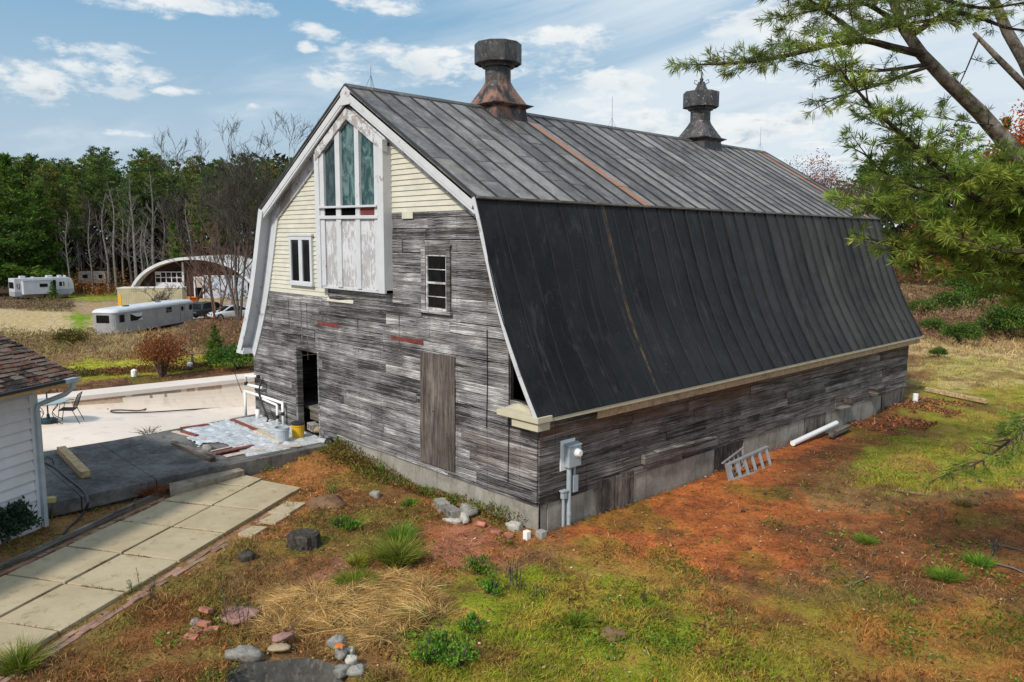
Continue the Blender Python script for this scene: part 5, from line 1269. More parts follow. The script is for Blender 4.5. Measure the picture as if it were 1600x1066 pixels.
def old_camper():
    t = empty('old_camper', (0, 0, 0), 'faded pinkish derelict camper half hidden in brush at the wood edge', 'camper')
    b = MB(); b.prism([(x, -1.1, z) for x, z in ((0, .5), (4.2, .5), (4.4, 1.2), (4.2, 2.2), (3.9, 2.45), (.2, 2.45), (0, 2.2))], (0, 2.2, 0)); lbuild(b, 'body', M['camper_pink'], t, bevel=.06)
    for x0, x1 in ((.7, 1.5), (3.2, 3.8)): b = MB(); b.box((x0, -1.13, 1.35), (x1, -1.10, 1.95)); lbuild(b, 'window', M['dark_glass'], t)
    p = at(128, 450, 128); p[2] = float(H(p[0], p[1]))+1.0; put(t, p, heading(1, .1))
old_camper()
def container():
    t = empty('box_trailer', (0, 0, 0), 'cream ribbed storage container behind the silver trailer', 'container')
    Lx = 7.4; b = MB(); b.box((0, -1.2, .2), (Lx, 1.2, 2.6))
    for i in range(36): x = .1+i*.2; b.box((x, -1.225, .3), (x+.08, -1.2, 2.45))
    lbuild(b, 'body', M['container_cream'], t)
    b = MB(); b.box((-.05, -1.25, 2.6), (Lx+.05, 1.25, 2.72)); lbuild(b, 'roof', M['container_white'], t, bevel=.03)
    b = MB(); b.box((-.03, -1.0, .8), (-.01, -.2, 2.1)); b.box((.05, -1.24, .3), (.42, -1.226, 1.9)); lbuild(b, 'sign_panel', M['sign_yellow'], t)
    p = at(190, 484, 95); p[2] = float(H(p[0], p[1])); put(t, p, heading(.985, .17))
container()
def arch_house():
    t = empty('arched_building', (0, 0, 0), 'low building under a wide white arched roof, beyond the parked cars', 'building')
    # local x to the right, y away from the camera, opening at y=0
    hw, hh, dp = 8.7, 5.95, 13.0; N_ = 28
    def arc(k, o=0.0): a = math.pi*.93*k/N_+math.pi*.035; return (-(hw+o)*math.cos(a), max(.0, (hh+o)*(math.sin(a)**.92)))
    b = MB()
    for k in range(N_):
        (x0, z0), (x1, z1) = arc(k), arc(k+1); (X0, Z0), (X1, Z1) = arc(k, .45), arc(k+1, .45)
        b.face([(X0, -1.6, Z0), (X1, -1.6, Z1), (X1, dp, Z1), (X0, dp, Z0)]); b.face([(x0, -1.6, z0), (x1, -1.6, z1), (x1, dp, z1), (x0, dp, z0)]); b.face([(x0, dp, z0), (x1, dp, z1), (X1, dp, Z1), (X0, dp, Z0)])
    lbuild(b, 'roof', M['arch_roof'], t)
    b = MB()
    for k in range(N_):
        (x0, z0), (x1, z1) = arc(k, .02), arc(k+1, .02); (X0, Z0), (X1, Z1) = arc(k, .42), arc(k+1, .42)
        b.hexa([(x0, -1.72, z0), (x1, -1.72, z1), (x1, -1.58, z1), (x0, -1.58, z0), (X0, -1.72, Z0), (X1, -1.72, Z1), (X1, -1.58, Z1), (X0, -1.58, Z0)])
    lbuild(b, 'roof_edge', M['building_white'], t)
    b = MB(); b.prism([(*(arc(k)[0:1]), .0, arc(k)[1]) for k in range(N_+1)], (0, .3, 0)); lbuild(b, 'front_wall', M['brick_brown'], t)
    b = MB(); b.box((-5.9, -.12, 0), (-2.0, -.02, 4.1)); lbuild(b, 'white_bay', M['building_white'], t)
    for i in range(5):
        for (z0, z1) in ((2.7, 3.3), (3.45, 4.9)):
            x = -5.8+i*.76; zz = min(z1, math.sqrt(max(0.1, 1-(x/hw)**2))*hh-.7)
            b = MB(); b.box((x, -.16, z0), (x+.60, -.10, zz)); lbuild(b, 'window', M['dark_glass'], t)
    b = MB(); b.box((-5.0, -.16, .3), (-3.6, -.10, 1.5)); b.box((-3.4, -.16, .1), (-2.4, -.10, 1.9)); lbuild(b, 'window', M['dark_glass'], t)
    b = MB(); b.box((-2.0, -.3, 0), (-1.78, .0, 5.6)); b.box((-5.9, -.2, 4.1), (-2.0, -.0, 4.22)); lbuild(b, 'post', M['building_white'], t)
    b = MB(); b.box((-.5, -.1, 0), (.95, -.02, 3.5)); d_ = lbuild(b, 'door_frame', M['building_white'], t)
    b = MB(); b.box((-.3, -.16, 0), (.7, -.09, 1.95)); lbuild(b, 'doorway', M['dark_void'], d_); b = MB(); b.box((-.3, -.16, 2.05), (.7, -.09, 3.4)); lbuild(b, 'door_panel', M['camper_pink'], d_)
    b = MB(); b.box((1.1, -.14, 0), (7.2, -.02, 3.55)); lbuild(b, 'bubble_wrap_wall', M['bubble_white'], t); b = MB(); b.box((1.0, -.2, 3.55), (7.4, .0, 3.7)); lbuild(b, 'lintel', M['building_white'], t)
    p = at(310, 476, 112); p[2] = float(H(p[0], p[1]))-.4; put(t, p, heading(1, .03))
arch_house()
def wheel(x, y, t, r=.34):
    b = MB(); Mx = Matrix.Translation((x, y, r)) @ Matrix.Rotation(math.pi/2, 4, 'X'); b.lathe([(r*.6, -.10), (r*.97, -.11), (r, -.06), (r, .06), (r*.97, .11), (r*.6, .10)], n=18); b.v = [tuple(Mx @ Vector(p)) for p in b.v]; w = lbuild(b, 'wheel', M['black_rubber'], t)
    b = MB(); b.lathe([(r*.58, -.105), (r*.58, .105), (r*.2, .115)], n=12); b.v = [tuple(Mx @ Vector(p)) for p in b.v]; lbuild(b, 'rim', M['aluminium'], w)
def car(kind):
    suv = kind == 'suv'
    t = empty('parked_car', (0, 0, 0), 'dark grey hatchback SUV parked before the arched building' if suv else 'white car with sloping bonnet parked beside the dark SUV', 'car')
    # local +x is the rear of the SUV / front of the white car, facing the camera
    if suv:
        low = [(-2.2, .30), (2.2, .30), (2.28, .55), (2.22, 1.0), (1.2, 1.06), (-1.0, 1.02), (-2.1, .90), (-2.28, .6)]; cab = [(2.12, 1.0), (1.82, 1.62), (1.3, 1.70), (-.2, 1.68), (-1.15, 1.02)]
    else:
        low = [(-2.2, .28), (2.15, .28), (2.25, .45), (2.15, .68), (1.2, .88), (-1.3, .95), (-2.1, .92), (-2.25, .6)]; cab = [(1.15, .88), (.25, 1.42), (-.9, 1.45), (-1.9, .95)]
    paint = M['car_grey' if suv else 'car_white']
    b = MB(); b.prism([(x, -.92, z) for x, z in low], (0, 1.84, 0)); lbuild(b, 'body', paint, t, bevel=.09)
    b = MB(); n = len(cab); lo = [(x, -.88, z) for x, z in cab]; 
    k = .74
    P = [(x, -(.88 if z < 1.1 else k), z) for x, z in cab]; Q = [(x, -y_, z) for x, y_, z in P]
    b.face(P); b.face(Q[::-1])
    for i in range(n): j = (i+1) % n; b.face([P[j], P[i], Q[i], Q[j]])
    c_ = lbuild(b, 'cabin', paint, t, bevel=.06)
    g = MB()
    def inset(i, j, f=.12):
        q = [np.array(v) for v in (P[i], Q[i], Q[j], P[j])]; c = sum(q)/4; nrm = np.cross(q[1]-q[0], q[3]-q[0]); nrm /= np.linalg.norm(nrm); nrm = nrm if nrm[0]*(c[0]) > 0 else -nrm; g.face([v+(c-v)*f+nrm*.012 for v in q])
    inset(0, 1); inset(n-2, n-1) if suv else inset(2, 3)
    for Sd in (P, Q):
        q = [np.array(v) for v in Sd]; c = sum(q)/len(q); s = -1 if q[0][1] < 0 else 1; g.face([v+(c-v)*.16+np.array([0, s*.016, 0]) for v in q])
    lbuild(g, 'window', M['dark_glass'], c_)
    for x in (-1.38, 1.36):
        for y in (-.84, .84): wheel(x, y, t)
    for s in (-1, 1):
        b = MB(); b.box((2.12, s*.86-.16*(s > 0), .82 if suv else .55), (2.27, s*.86+.16*(s < 0), .98 if suv else .66)); lbuild(b, 'tail_light' if suv else 'headlight', M['tail_red' if suv else 'dark_glass'], t, bevel=.02)
    b = MB(); b.box((2.26, -.26, .62), (2.29, .26, .76)); lbuild(b, 'number_plate' if suv else 'grille', M['rv_white' if suv else 'dark_metal'], t)
    if suv: b = MB(); b.box((2.1, -.9, .30), (2.32, .9, .52)); lbuild(b, 'bumper', M['dark_metal'], t, bevel=.04)
    p = at(331, 497, 84) if suv else at(361, 497, 82); p[2] = float(H(p[0], p[1]))+.02
    put(t, p, heading(-.45, -.89) if suv else heading(-.80, -.6))
car('suv'); car('white')
p = at(300, 482, 100); p[2] = float(H(p[0], p[1])); b = MB(); b.box((p[0]-.8, p[1]-.4, p[2]), (p[0]+.8, p[1]+.4, p[2]+1.1)); b.box((p[0]-.9, p[1]-.45, p[2]+1.1), (p[0]+.9, p[1]+.45, p[2]+1.2)); tag(b.build('orange_crate', M['orange_plastic'], bevel=.05), 'orange bin beside the dark SUV', 'bin')
# ------------------------------------------------------------------ vegetation
def unit(v): return v/(np.linalg.norm(v, axis=-1, keepdims=True)+1e-9)
def rdir(rg, n): return unit(rg.randn(n, 3))
def diamonds(P, D, Wd, fold=.0):
    """leaf quads: base P, tip P+D, half width Wd at 45 percent"""
    m = P+D*.45; V = np.stack([P, m+Wd, P+D, m-Wd], 1).reshape(-1, 3); F_ = np.arange(len(V)).reshape(-1, 4); return V, F_
def leaf_obj(name, P, D, Wd, C, mat, parent=None):
    V, F_ = diamonds(P, D, Wd); return mass(name, V, F_, C, M[mat], parent, k=4)
def perp(D, rg): return unit(np.cross(D, rdir(rg, len(D))))
def jit(rg, c, n, v=.3, hue=.12):
    c = np.asarray(c, float); c = np.broadcast_to(c, (n, 3)); return np.clip(c*(1+v*(rg.rand(n, 1)*2-1))*(1+hue*(rg.rand(n, 3)*2-1)), .002, 1)
def blend(rg, cols, n):
    cols = np.array(cols); return cols[rg.randint(0, len(cols), n)]
def conifer(name, h, crown0, rad, nl, seed, cols, parent_label, cat, mat='needles', lean=0.0, flat=.5, bark='bark_dark', group=None, pointed=1.0, tr=.22):
    rg = np.random.RandomState(seed); t = empty(name, (0, 0, 0), parent_label, cat, group)
    b = MB(); top = np.array([lean*h, 0, h]); path = [(lean*h*s**1.5+.15*math.sin(s*5+seed), .12*math.cos(s*4+seed), h*s) for s in np.linspace(0, .97, 8)]
    b.tube(path, [tr*(1-.9*s)+.02 for s in np.linspace(0, 1, 8)], 7)
    P, D, Wd, C = [], [], [], []
    for k in range(nl):
        s = crown0+(1-crown0)*((k+rg.rand())/nl); z = h*s; q = (s-crown0)/(1-crown0)
        prof = (1-q**pointed)*.95+.06 if crown0 < .25 else math.sin(math.pi*min(1, .18+.82*q))**.7*.9+.12
        Lk = rad*prof*rg.uniform(.55, 1.15); a = rg.rand()*6.283; up = rg.uniform(-.05, .35)+q*.35
        d = np.array([math.cos(a), math.sin(a), up]); d /= np.linalg.norm(d); o = np.array([np.interp(z, [p[2] for p in path], [p[0] for p in path]), 0, z])
        b.tube([o, o+d*Lk*.5+np.array([0, 0, -.03*Lk]), o+d*Lk*.95], [.05*tr/.22, .03*tr/.22, .01], 4, cap=False)
        ncl = max(2, int(Lk*1.9)); base = np.array(cols[rg.randint(len(cols))])*rg.uniform(.75, 1.25)
        for c in range(ncl):
            f = .22+.8*(c+rg.rand())/ncl; wv = Lk*.26*(1.15-f)+.15
            ctr = o+d*Lk*f+np.array([-d[1], d[0], 0])*rg.uniform(-1, 1)*wv*1.4+np.array([0, 0, rg.uniform(-.15, .2)])
            m = 15; pp = ctr+rg.randn(m, 3)*np.array([wv*.7, wv*.7, wv*.32]); dd = unit(d*.9+rg.randn(m, 3)*.8*np.array([1, 1, flat])+np.array([0, 0, .25]))*rg.uniform(.35, .75, (m, 1))*(rad/4.5)**.4
            P.append(pp); D.append(dd); Wd.append(perp(dd, rg)*rg.uniform(.06, .13, (m, 1))*(rad/4.5)**.4); C.append(jit(rg, base, m, .35, .15))
    b.build('trunk', M[bark], t)
    leaf_obj('crown', np.vstack(P), np.vstack(D), np.vstack(Wd), np.vstack(C), mat, t); return t
def bare_tree(name, h, seed, bark, label, cat, spread=.55, depth=5, stems=1, tr=.2, group=None, thin=.012, twigs=1.0, lowfork=.35):
    rg = random.Random(seed); t = empty(name, (0, 0, 0), label, cat, group); tk, br = MB(), MB()
    def grow(p, d, ln, r, lev):
        n = 4 if lev == 0 else 3; pts = [p]; q = Vector(p); dd = Vector(d)
        for i in range(n):
            dd = (dd+Vector((rg.uniform(-1, 1), rg.uniform(-1, 1), rg.uniform(-.4, .7)))*(.10+.05*lev)).normalized(); q = q+dd*ln/n; pts.append(tuple(q))
        r1 = max(thin*.6, r*.55); (tk if lev == 0 else br).tube(pts, [r+(r1-r)*i/n for i in range(n+1)], 6 if lev == 0 else (4 if lev < 3 else 3), cap=False)
        if lev >= depth: return
        k = rg.choice([3, 4, 4, 5]) if lev < depth-1 else int(rg.choice([2, 3, 4])*twigs)
        for i in range(k):
            f = rg.uniform(lowfork if lev == 0 else .3, 1.0); idx = min(n-1, int(f*n)); a, b_ = Vector(pts[idx]), Vector(pts[idx+1]); o = a+(b_-a)*(f*n-idx)
            ax = dd.cross(Vector((rg.uniform(-1, 1), rg.uniform(-1, 1), rg.uniform(-1, 1)))).normalized(); nd = (dd*math.cos(spread*rg.uniform(.6, 1.3))+ax*math.sin(spread*rg.uniform(.7, 1.3))+Vector((0, 0, .14))).normalized()
            grow(tuple(o), nd, ln*rg.uniform(.42, .72), max(thin, (r+(r1-r)*f)*rg.uniform(.45, .65)), lev+1)
    for s in range(stems):
        a = rg.uniform(0, 6.28); sp = 0 if stems == 1 else rg.uniform(.15, .4)
        grow((math.cos(a)*.1*(stems > 1), math.sin(a)*.1*(stems > 1), -.1), Vector((math.cos(a)*sp, math.sin(a)*sp, 1)).normalized(), h*.5*rg.uniform(.85, 1.1), tr, 0)
    tk.build('trunk', M[bark], t); br.build('branches', M[bark], t); return t
def aspen(name, h, seed, label, group):
    rg = random.Random(seed); t = empty(name, (0, 0, 0), label, 'tree', group); tk, br = MB(), MB()
    path = [Vector((.5*math.sin(i*.7+seed)*(i/9), .5*math.cos(i*.9+seed*2)*(i/9), h*i/9-.1)) for i in range(10)]; tk.tube(path, [.19*(1-i/9)**.8+.03 for i in range(10)], 6)
    for k in range(30):
        f = rg.uniform(.28, .98); i = min(8, int(f*9)); o = path[i]+(path[i+1]-path[i])*(f*9-i); a = rg.uniform(0, 6.28); ln = (1.1-f)*rg.uniform(1.5, 4.2)+.5; d = Vector((math.cos(a), math.sin(a), rg.uniform(.3, 1.3))).normalized(); q = o+d*ln*.5; e = q+(d+Vector((0, 0, .5))).normalized()*ln*.5; br.tube([o, q, e], [.05*(1.1-f)+.015, .025, .012], 4, cap=False)
        for m in range(4): b_ = o+(e-o)*rg.uniform(.3, .95); dd = (d+Vector((rg.uniform(-1, 1), rg.uniform(-1, 1), rg.uniform(0, 1)))).normalized(); br.tube([b_, b_+dd*ln*rg.uniform(.2, .45)], [.018, .010], 3, cap=False)
    tk.build('trunk', M['bark_pale'], t); br.build('branches', M['bark_pale'], t); return t
def shrub(name, w, h, n, cols, label, cat='shrub', seed=0, leaf=.10, mat='leaves', stems=14, bark='bark_grey', group=None, upright=.4, shell=.45):
    rg = np.random.RandomState(seed); t = empty(name, (0, 0, 0), label, cat, group); b = MB()
    for i in range(stems):
        a = rg.rand()*6.28; e = rg.uniform(.3, 1); b.tube([(.05*math.cos(a), .05*math.sin(a), -.05), (w*.22*e*math.cos(a), w*.22*e*math.sin(a), h*.5), (w*.42*e*math.cos(a), w*.42*e*math.sin(a), h*rg.uniform(.7, 1))], [.02+.008*h, .014, .005], 4, cap=False)
    b.build('stems', M[bark], t)
    ncl = max(10, n//22); cl = rdir(rg, ncl); cl[:, 2] = np.abs(cl[:, 2]); cr = rg.uniform(shell, 1, (ncl, 1)); ctr = cl*cr*np.array([w/2, w/2, h*.62])+np.array([0, 0, h*.36])
    k = rg.randint(0, ncl, n); P = ctr[k]+rg.randn(n, 3)*np.array([w, w, h*.8])*.075; P[:, 2] = np.abs(P[:, 2])
    D = unit(rg.randn(n, 3)*.8+unit(P-np.array([0, 0, h*.2]))*.6+np.array([0, 0, upright]))*leaf*rg.uniform(.6, 1.4, (n, 1))
    cc = np.array([cols[i] for i in rg.randint(0, len(cols), ncl)])*rg.uniform(.75, 1.25, (ncl, 1))
    leaf_obj('foliage', P, D, perp(D, rg)*leaf*.26, jit(rg, cc[k], n, .3, .12), mat, t); return t
def place(t, px, py, dz=0.0, rz=None, sc=1.0):
    p = gh(px, py); t.location = (p[0], p[1], p[2]+dz); t.rotation_euler = (0, 0, rz if rz is not None else (px*.7) % 6.28); t.scale = (sc,)*3 if not hasattr(sc, '__len__') else sc; return t
def hz(x, y): return float(H(x, y))

# ---- the wood behind the trailers
G1, G2, G3, G4 = (.066, .112, .027), (.105, .165, .034), (.155, .19, .04), (.052, .088, .030)
PINE_LAB = 'tall dark green pine with bare lower trunk in the wood behind the trailers'
protos = [conifer('pine_tree', 24, c0, rd, nl, sd, cols, PINE_LAB, 'tree', group='pines of the left wood', lean=ln) for c0, rd, nl, sd, cols, ln in
          [(.60, 3.7, 46, 1, [G1, G2, G4], .01), (.55, 4.2, 54, 2, [G1, G2, G3], -.015), (.64, 3.2, 40, 3, [G2, G3, (.17, .15, .035)], .02), (.50, 3.6, 60, 4, [G4, G1, G2], 0), (.42, 3.3, 64, 15, [G2, G1, G3], .0)]]
rg = random.Random(77); k = 0; used_p = set()
for row, (D0, n, x0, x1) in enumerate([(128, 17, -70, 470), (140, 18, -80, 480), (153, 19, -80, 490), (168, 18, -90, 500)]):
    for i in range(n):
        px = x0+(x1-x0)*(i+rg.uniform(.1, .9))/n; D = D0+rg.uniform(-5, 5)
        if row == 0 and px < 60: D += 14
        top_y = rg.choice([rg.uniform(250, 270), rg.uniform(262, 304)]) - (10 if 150 < px < 270 else 0)
        p = at(px, 430, D); z = hz(p[0], p[1]); h = CAM[2]-z+(375-top_y)/F_PX*D
        j = rg.randrange(5); t = protos[j]; sc = h/24
        if j in used_p: t = copy_thing(t, (p[0], p[1], z), rg.uniform(0, 6.28), (sc*rg.uniform(.85, 1.1), sc*rg.uniform(.85, 1.1), sc))
        else: used_p.add(j); t.location = (p[0], p[1], z); t.scale = (sc,)*3; t.rotation_euler = (0, 0, rg.uniform(0, 6))
# bright full-skirted conifers at the left edge
cA = conifer('pine_tree', 18, .06, 5.2, 120, 21, [(.085, .17, .024), (.12, .21, .03), (.06, .12, .024)], 'large bright green pine with foliage to the ground at the left edge', 'tree', pointed=1.3)
p = at(22, 455, 120); place(cA, 22, 440); cA.location = (p[0], p[1], hz(p[0], p[1])); cA.scale = (1.25, 1.25, 1.18)
cB = copy_thing(cA, (0, 0, 0), 2.0, (.9, .9, .95), 'slightly smaller bright green pine right of the large one at the left edge'); p = at(70, 455, 126); cB.location = (p[0], p[1], hz(p[0], p[1]))
cC = copy_thing(cA, (0, 0, 0), 4.0, (.5, .5, .62), 'small green pine in front of the bare trunks, left of the arched roof'); p = at(275, 445, 122); cC.location = (p[0], p[1], hz(p[0], p[1]))
cD = copy_thing(cA, (0, 0, 0), 1.0, (.9, .9, 1.0), 'green pine cut off by the left picture edge'); p = at(-22, 455, 118); cD.location = (p[0], p[1], hz(p[0], p[1]))
cE = copy_thing(cA, (0, 0, 0), 5.0, (.17, .17, .16), 'small dark pine sapling in front of the travel trailer'); p = gh(83, 470); cE.location = tuple(p)
cF = copy_thing(cA, (0, 0, 0), 3.0, (.11, .11, .10), 'small bluish conifer sapling beyond the coping near the barn'); p = gh(338, 575); cF.location = tuple(p)
# bare grey trunks in front of the pines
LB = 'leafless pale grey tree standing in front of the dark pines'
bt = [aspen('bare_tree', 17, s, LB, 'bare trees at the wood edge') for s in (31, 32, 33)]
spots = [(145, 452, 125, 15), (170, 452, 122, 16), (182, 455, 119, 17), (206, 452, 121, 16), (214, 455, 118, 18), (226, 450, 124, 15), (243, 452, 121, 19), (258, 450, 126, 16), (110, 452, 121, 13), (125, 452, 128, 12), (195, 450, 130, 17), (285, 448, 128, 16), (300, 448, 124, 15), (345, 448, 128, 17), (160, 452, 133, 16), (268, 450, 133, 17), (233, 452, 115, 12)]
for i, (px, py, D, h) in enumerate(spots):
    p = at(px, py, D); t = bt[i] if i < 3 else copy_thing(bt[i % 3], (0, 0, 0)); sc = h/17; t.location = (p[0], p[1], hz(p[0], p[1])); t.scale = (sc,)*3; t.rotation_euler = (0, 0, i*1.7)
# big leafless trees between wood and barn
for i, (px, D, h, sd, lab, bark) in enumerate([(372, 74, 19.5, 41, 'tall leafless tree reaching above the wood left of the barn gable', 'bark_grey'), (470, 78, 21.5, 42, 'tallest leafless tree directly behind the left roof edge', 'bark_grey'), (420, 86, 19, 43, 'leafless grey tree between the two tall ones beside the barn roof', 'bark_grey'),
                                         (335, 80, 13, 44, 'reddish leafless tree overhanging the arched building', 'bark_red'), (404, 60, 10.5, 45, 'low wide leafless tree in front of the parked cars', 'bark_red'), (300, 92, 11.5, 46, 'slender reddish leafless tree behind the arched roof peak', 'bark_red'), (360, 100, 14, 47, 'brownish leafless tree behind the right of the arched roof', 'bark_red'), (510, 90, 19, 48, 'leafless tree peeping over the left roof slope', 'bark_grey')]):
    t = bare_tree('bare_tree', h, sd, bark, lab, 'tree', .56 if i < 3 else .58, 5 if i in (0, 1, 2, 7) else 4, 3 if i in (0, 3, 4) else 2, .15, None, .017, 1.15, .25)
    p = at(px, 460, D); t.location = (p[0], p[1], hz(p[0], p[1])); t.scale = (1.0, 1.0, .95) if i in (0, 1, 2, 7) else (.88, .88, .88)
t = bare_tree('bare_shrub', 5.5, 52, 'bark_grey', 'round leafless grey shrub between trailer and container', 'shrub', .75, 4, 4, .07, None, .015, 1.3, .1); p = at(248, 490, 80); t.location = (p[0], p[1], hz(p[0], p[1]))
# dense mass of the wood further back and on the horizon
def far_wood():
    rg = np.random.RandomState(5); n = 60000
    az = np.concatenate([rg.uniform(YAW-R_(48), YAW+R_(48), n)]); D = rg.uniform(176, 215, n); x = CAM[0]+D*np.cos(az); y = CAM[1]+D*np.sin(az)
    hmax = np.where(az > YAW+R_(8), 25, 17)*(.72+.5*fbm(x*.05, y*.05, 3, 3)); z = H(x, y, False)+hmax*rg.rand(n)**1.1
    P = np.stack([x, y, z], 1); D_ = unit(rg.randn(n, 3)*np.array([1, 1, .7]))*rg.uniform(1.2, 2.6, (n, 1)); c = blend(rg, [(.03, .045, .018), (.045, .06, .02), (.06, .045, .03), (.025, .03, .016), (.07, .05, .032)], n)
    o = leaf_obj('far_wood', P, D_, perp(D_, rg)*.5, jit(rg, c, n), 'leaves'); tag(o, 'dense dark wood along the horizon', 'wood', kind='stuff')
far_wood()
def brush(name, poly, n, h, cols, label, leaf=.35, seed=0, stems=False):
    rg = np.random.RandomState(seed); xs = np.array([p[0] for p in poly]); ys = np.array([p[1] for p in poly]); X, Y = np.empty(0), np.empty(0)
    while len(X) < n:
        x, y = rg.uniform(xs.min(), xs.max(), n*2), rg.uniform(ys.min(), ys.max(), n*2); k = inpoly(x, y, poly); X, Y = np.concatenate([X, x[k]]), np.concatenate([Y, y[k]])
    X, Y = X[:n], Y[:n]; hh = h*np.clip(fbm(X*.5, Y*.5, seed+3, 4)*2.4-.55, .08, 1.5); Z = H(X, Y)+hh*rg.rand(n)
    D_ = unit(rg.randn(n, 3)*np.array([.7, .7, .5])+np.array([0, 0, .7]))*leaf*rg.uniform(.5, 1.5, (n, 1)); cl = fbm(X*.35, Y*.35, seed+9, 3); ci = np.clip(((cl-.28)/.44*len(cols)+rg.randn(n)*.5).astype(int), 0, len(cols)-1)
    o = leaf_obj(name, np.stack([X, Y, Z], 1), D_, perp(D_, rg)*leaf*.16, jit(rg, np.array(cols)[ci], n, .35, .12), 'leaves'); return tag(o, label, 'brush', kind='stuff')
def quad_px(pts): return [tuple((CAM+ray(px, 430)*D)[:2]) for px, D in pts]
brush('orange_underbrush', quad_px([(100, 118), (400, 108), (420, 138), (90, 140)]), 9000, 3.6, [(.26, .10, .03), (.20, .075, .03), (.32, .14, .04), (.13, .065, .035), (.10, .10, .03)], 'orange brown underbrush at the foot of the wood', .5, 3)
brush('field_brush', PX((285, 545), (400, 555), (400, 495), (320, 500), (290, 515)), 7000, .75, [(.18, .10, .065), (.26, .17, .10), (.22, .12, .07), (.14, .10, .04)], 'purplish brown brush beside the barn in front of the cars', .22, 4)
brush('field_brush', PX((-40, 560), (170, 545), (150, 525), (-40, 520)), 6500, .95, [(.20, .16, .06), (.28, .20, .11), (.17, .11, .06), (.20, .18, .05)], 'tan and olive weeds between the house roof and the silver trailer', .2, 5)
brush('field_brush', PX((-60, 484), (112, 488), (118, 474), (-60, 472)), 4500, 1.1, [(.19, .12, .09), (.26, .19, .11), (.14, .11, .05)], 'brown brush in front of the travel trailer', .3, 6)
brush('field_brush', PX((110, 590), (330, 578), (330, 570), (110, 582)), 3500, .35, [(.15, .06, .035), (.22, .10, .05), (.10, .08, .03)], 'low dark red brush along the pool coping', .12, 8)
brush('meadow_brush', PX((1405, 500), (1700, 500), (1760, 455), (1410, 455)), 16000, 1.0, [(.17, .085, .055), (.24, .15, .09), (.15, .065, .04), (.16, .15, .04), (.30, .21, .13)], 'reddish brown brush on the meadow beyond the far barn end', .26, 7)
brush('meadow_brush', PX((1405, 532), (1700, 530), (1740, 508), (1410, 508)), 9000, .62, [(.20, .10, .065), (.28, .18, .11), (.17, .08, .05), (.20, .17, .06)], 'brown weedy strip at the edge of the pale meadow', .20, 9)
brush('wood_edge_brush', quad_px([(1395, 92), (1720, 80), (1760, 105), (1390, 118)]), 12000, 4.5, [(.15, .07, .04), (.09, .10, .03), (.20, .075, .04), (.06, .07, .025), (.22, .10, .05)], 'dark reddish undergrowth along the wood edge at right', .5, 10)
# shrubs
t = shrub('red_bush', 2.15, 2.0, 5200, [(.24, .085, .04), (.30, .10, .045), (.20, .10, .04), (.34, .12, .045)], 'rust red rounded bush beyond the pool coping', seed=61, leaf=.085, upright=1.3, stems=40, bark='bark_red', shell=.25); place(t, 254, 588, -.05)
t = shrub('evergreen_shrub', 2.6, 1.0, 4200, [(.06, .14, .02), (.09, .19, .025), (.04, .09, .02)], 'low bright green juniper beside the left barn eave', seed=62, leaf=.11); place(t, 374, 580, .0)
t = shrub('shrub', 2.2, 1.2, 2600, [(.11, .12, .03), (.17, .14, .04), (.15, .09, .04)], 'olive shrub left of the silver trailer', seed=63, leaf=.14); place(t, 112, 540)
GS = [(1580, 528, 3.2, 2.3), (1500, 540, 2.0, 1.3), (1548, 480, 5.2, 3.0), (1487, 492, 3.2, 1.8), (1456, 520, 1.5, 1.0), (1522, 466, 5.5, 2.8), (1466, 558, .8, .55), (1615, 500, 3.5, 2.0), (1440, 496, 2.2, 1.2), (1540, 520, 1.8, .9)]
GL = ['rounded dark green shrub largest on the meadow near the right edge', 'green shrub in front of the others at the edge of the pale meadow', 'wide green shrub group at the foot of the hanging pine boughs', 'green shrub between the wide one and the barn roof', 'small green shrub close to the far roof corner', 'farthest pale green shrub before the wood edge', 'tiny green shrub alone in the pale grass', 'green shrub cut by the right picture edge', 'low olive shrub behind the far roof corner', 'low olive shrub left of the largest dark one']
sh = shrub('shrub', 3.0, 2.0, 3400, [(.055, .12, .02), (.085, .16, .025), (.12, .17, .03), (.04, .085, .02)], GL[0], seed=64, leaf=.17)
for i, (px, py, w, h) in enumerate(GS):
    t = sh if i == 0 else copy_thing(sh, (0, 0, 0), label=GL[i]); place(t, px, py, 0, None, (w/3.0, w/3.0, h/2.0))
# red and brown trees beyond the barn
def leafy_tree(h, w, seed, cols, n, label, px, D, bark='bark_grey', leaf=.3, ybase=440):
    t = bare_tree('leafy_tree', h, seed, bark, label, 'tree', .55, 4, 1, .22, None, .02, 1.0, .3); rg = np.random.RandomState(seed)
    ncl = n//40; c = rdir(rg, ncl)*rg.uniform(.35, 1, (ncl, 1))*np.array([w/2, w/2, h*.34])+np.array([0, 0, h*.64]); k = rg.randint(0, ncl, n); P = c[k]+rg.randn(n, 3)*w*.055
    D_ = rdir(rg, n)*leaf*rg.uniform(.5, 1.3, (n, 1)); leaf_obj('crown', P, D_, perp(D_, rg)*leaf*.3, jit(rg, blend(rg, cols, ncl)[k], n, .35, .12), 'leaves', t)
    p = at(px, ybase, D); t.location = (p[0], p[1], hz(p[0], p[1])); return t
RED = [(.26, .06, .035), (.32, .09, .04), (.20, .05, .035)]
leafy_tree(18.5, 11, 71, [(.20, .075, .055), (.26, .09, .06), (.17, .08, .06)], 8000, 'reddish autumn tree rising behind the far roof slope', 1262, 108, leaf=.26)
leafy_tree(19.5, 9, 72, [(.36, .085, .03), (.42, .12, .035), (.30, .07, .03)], 11000, 'bright orange red maple at the right picture edge', 1610, 74, leaf=.30)
leafy_tree(9, 7, 73, [(.30, .08, .03), (.36, .11, .035), (.24, .07, .03)], 3600, 'low orange red tree behind the pine boughs at right', 1520, 80, leaf=.30)
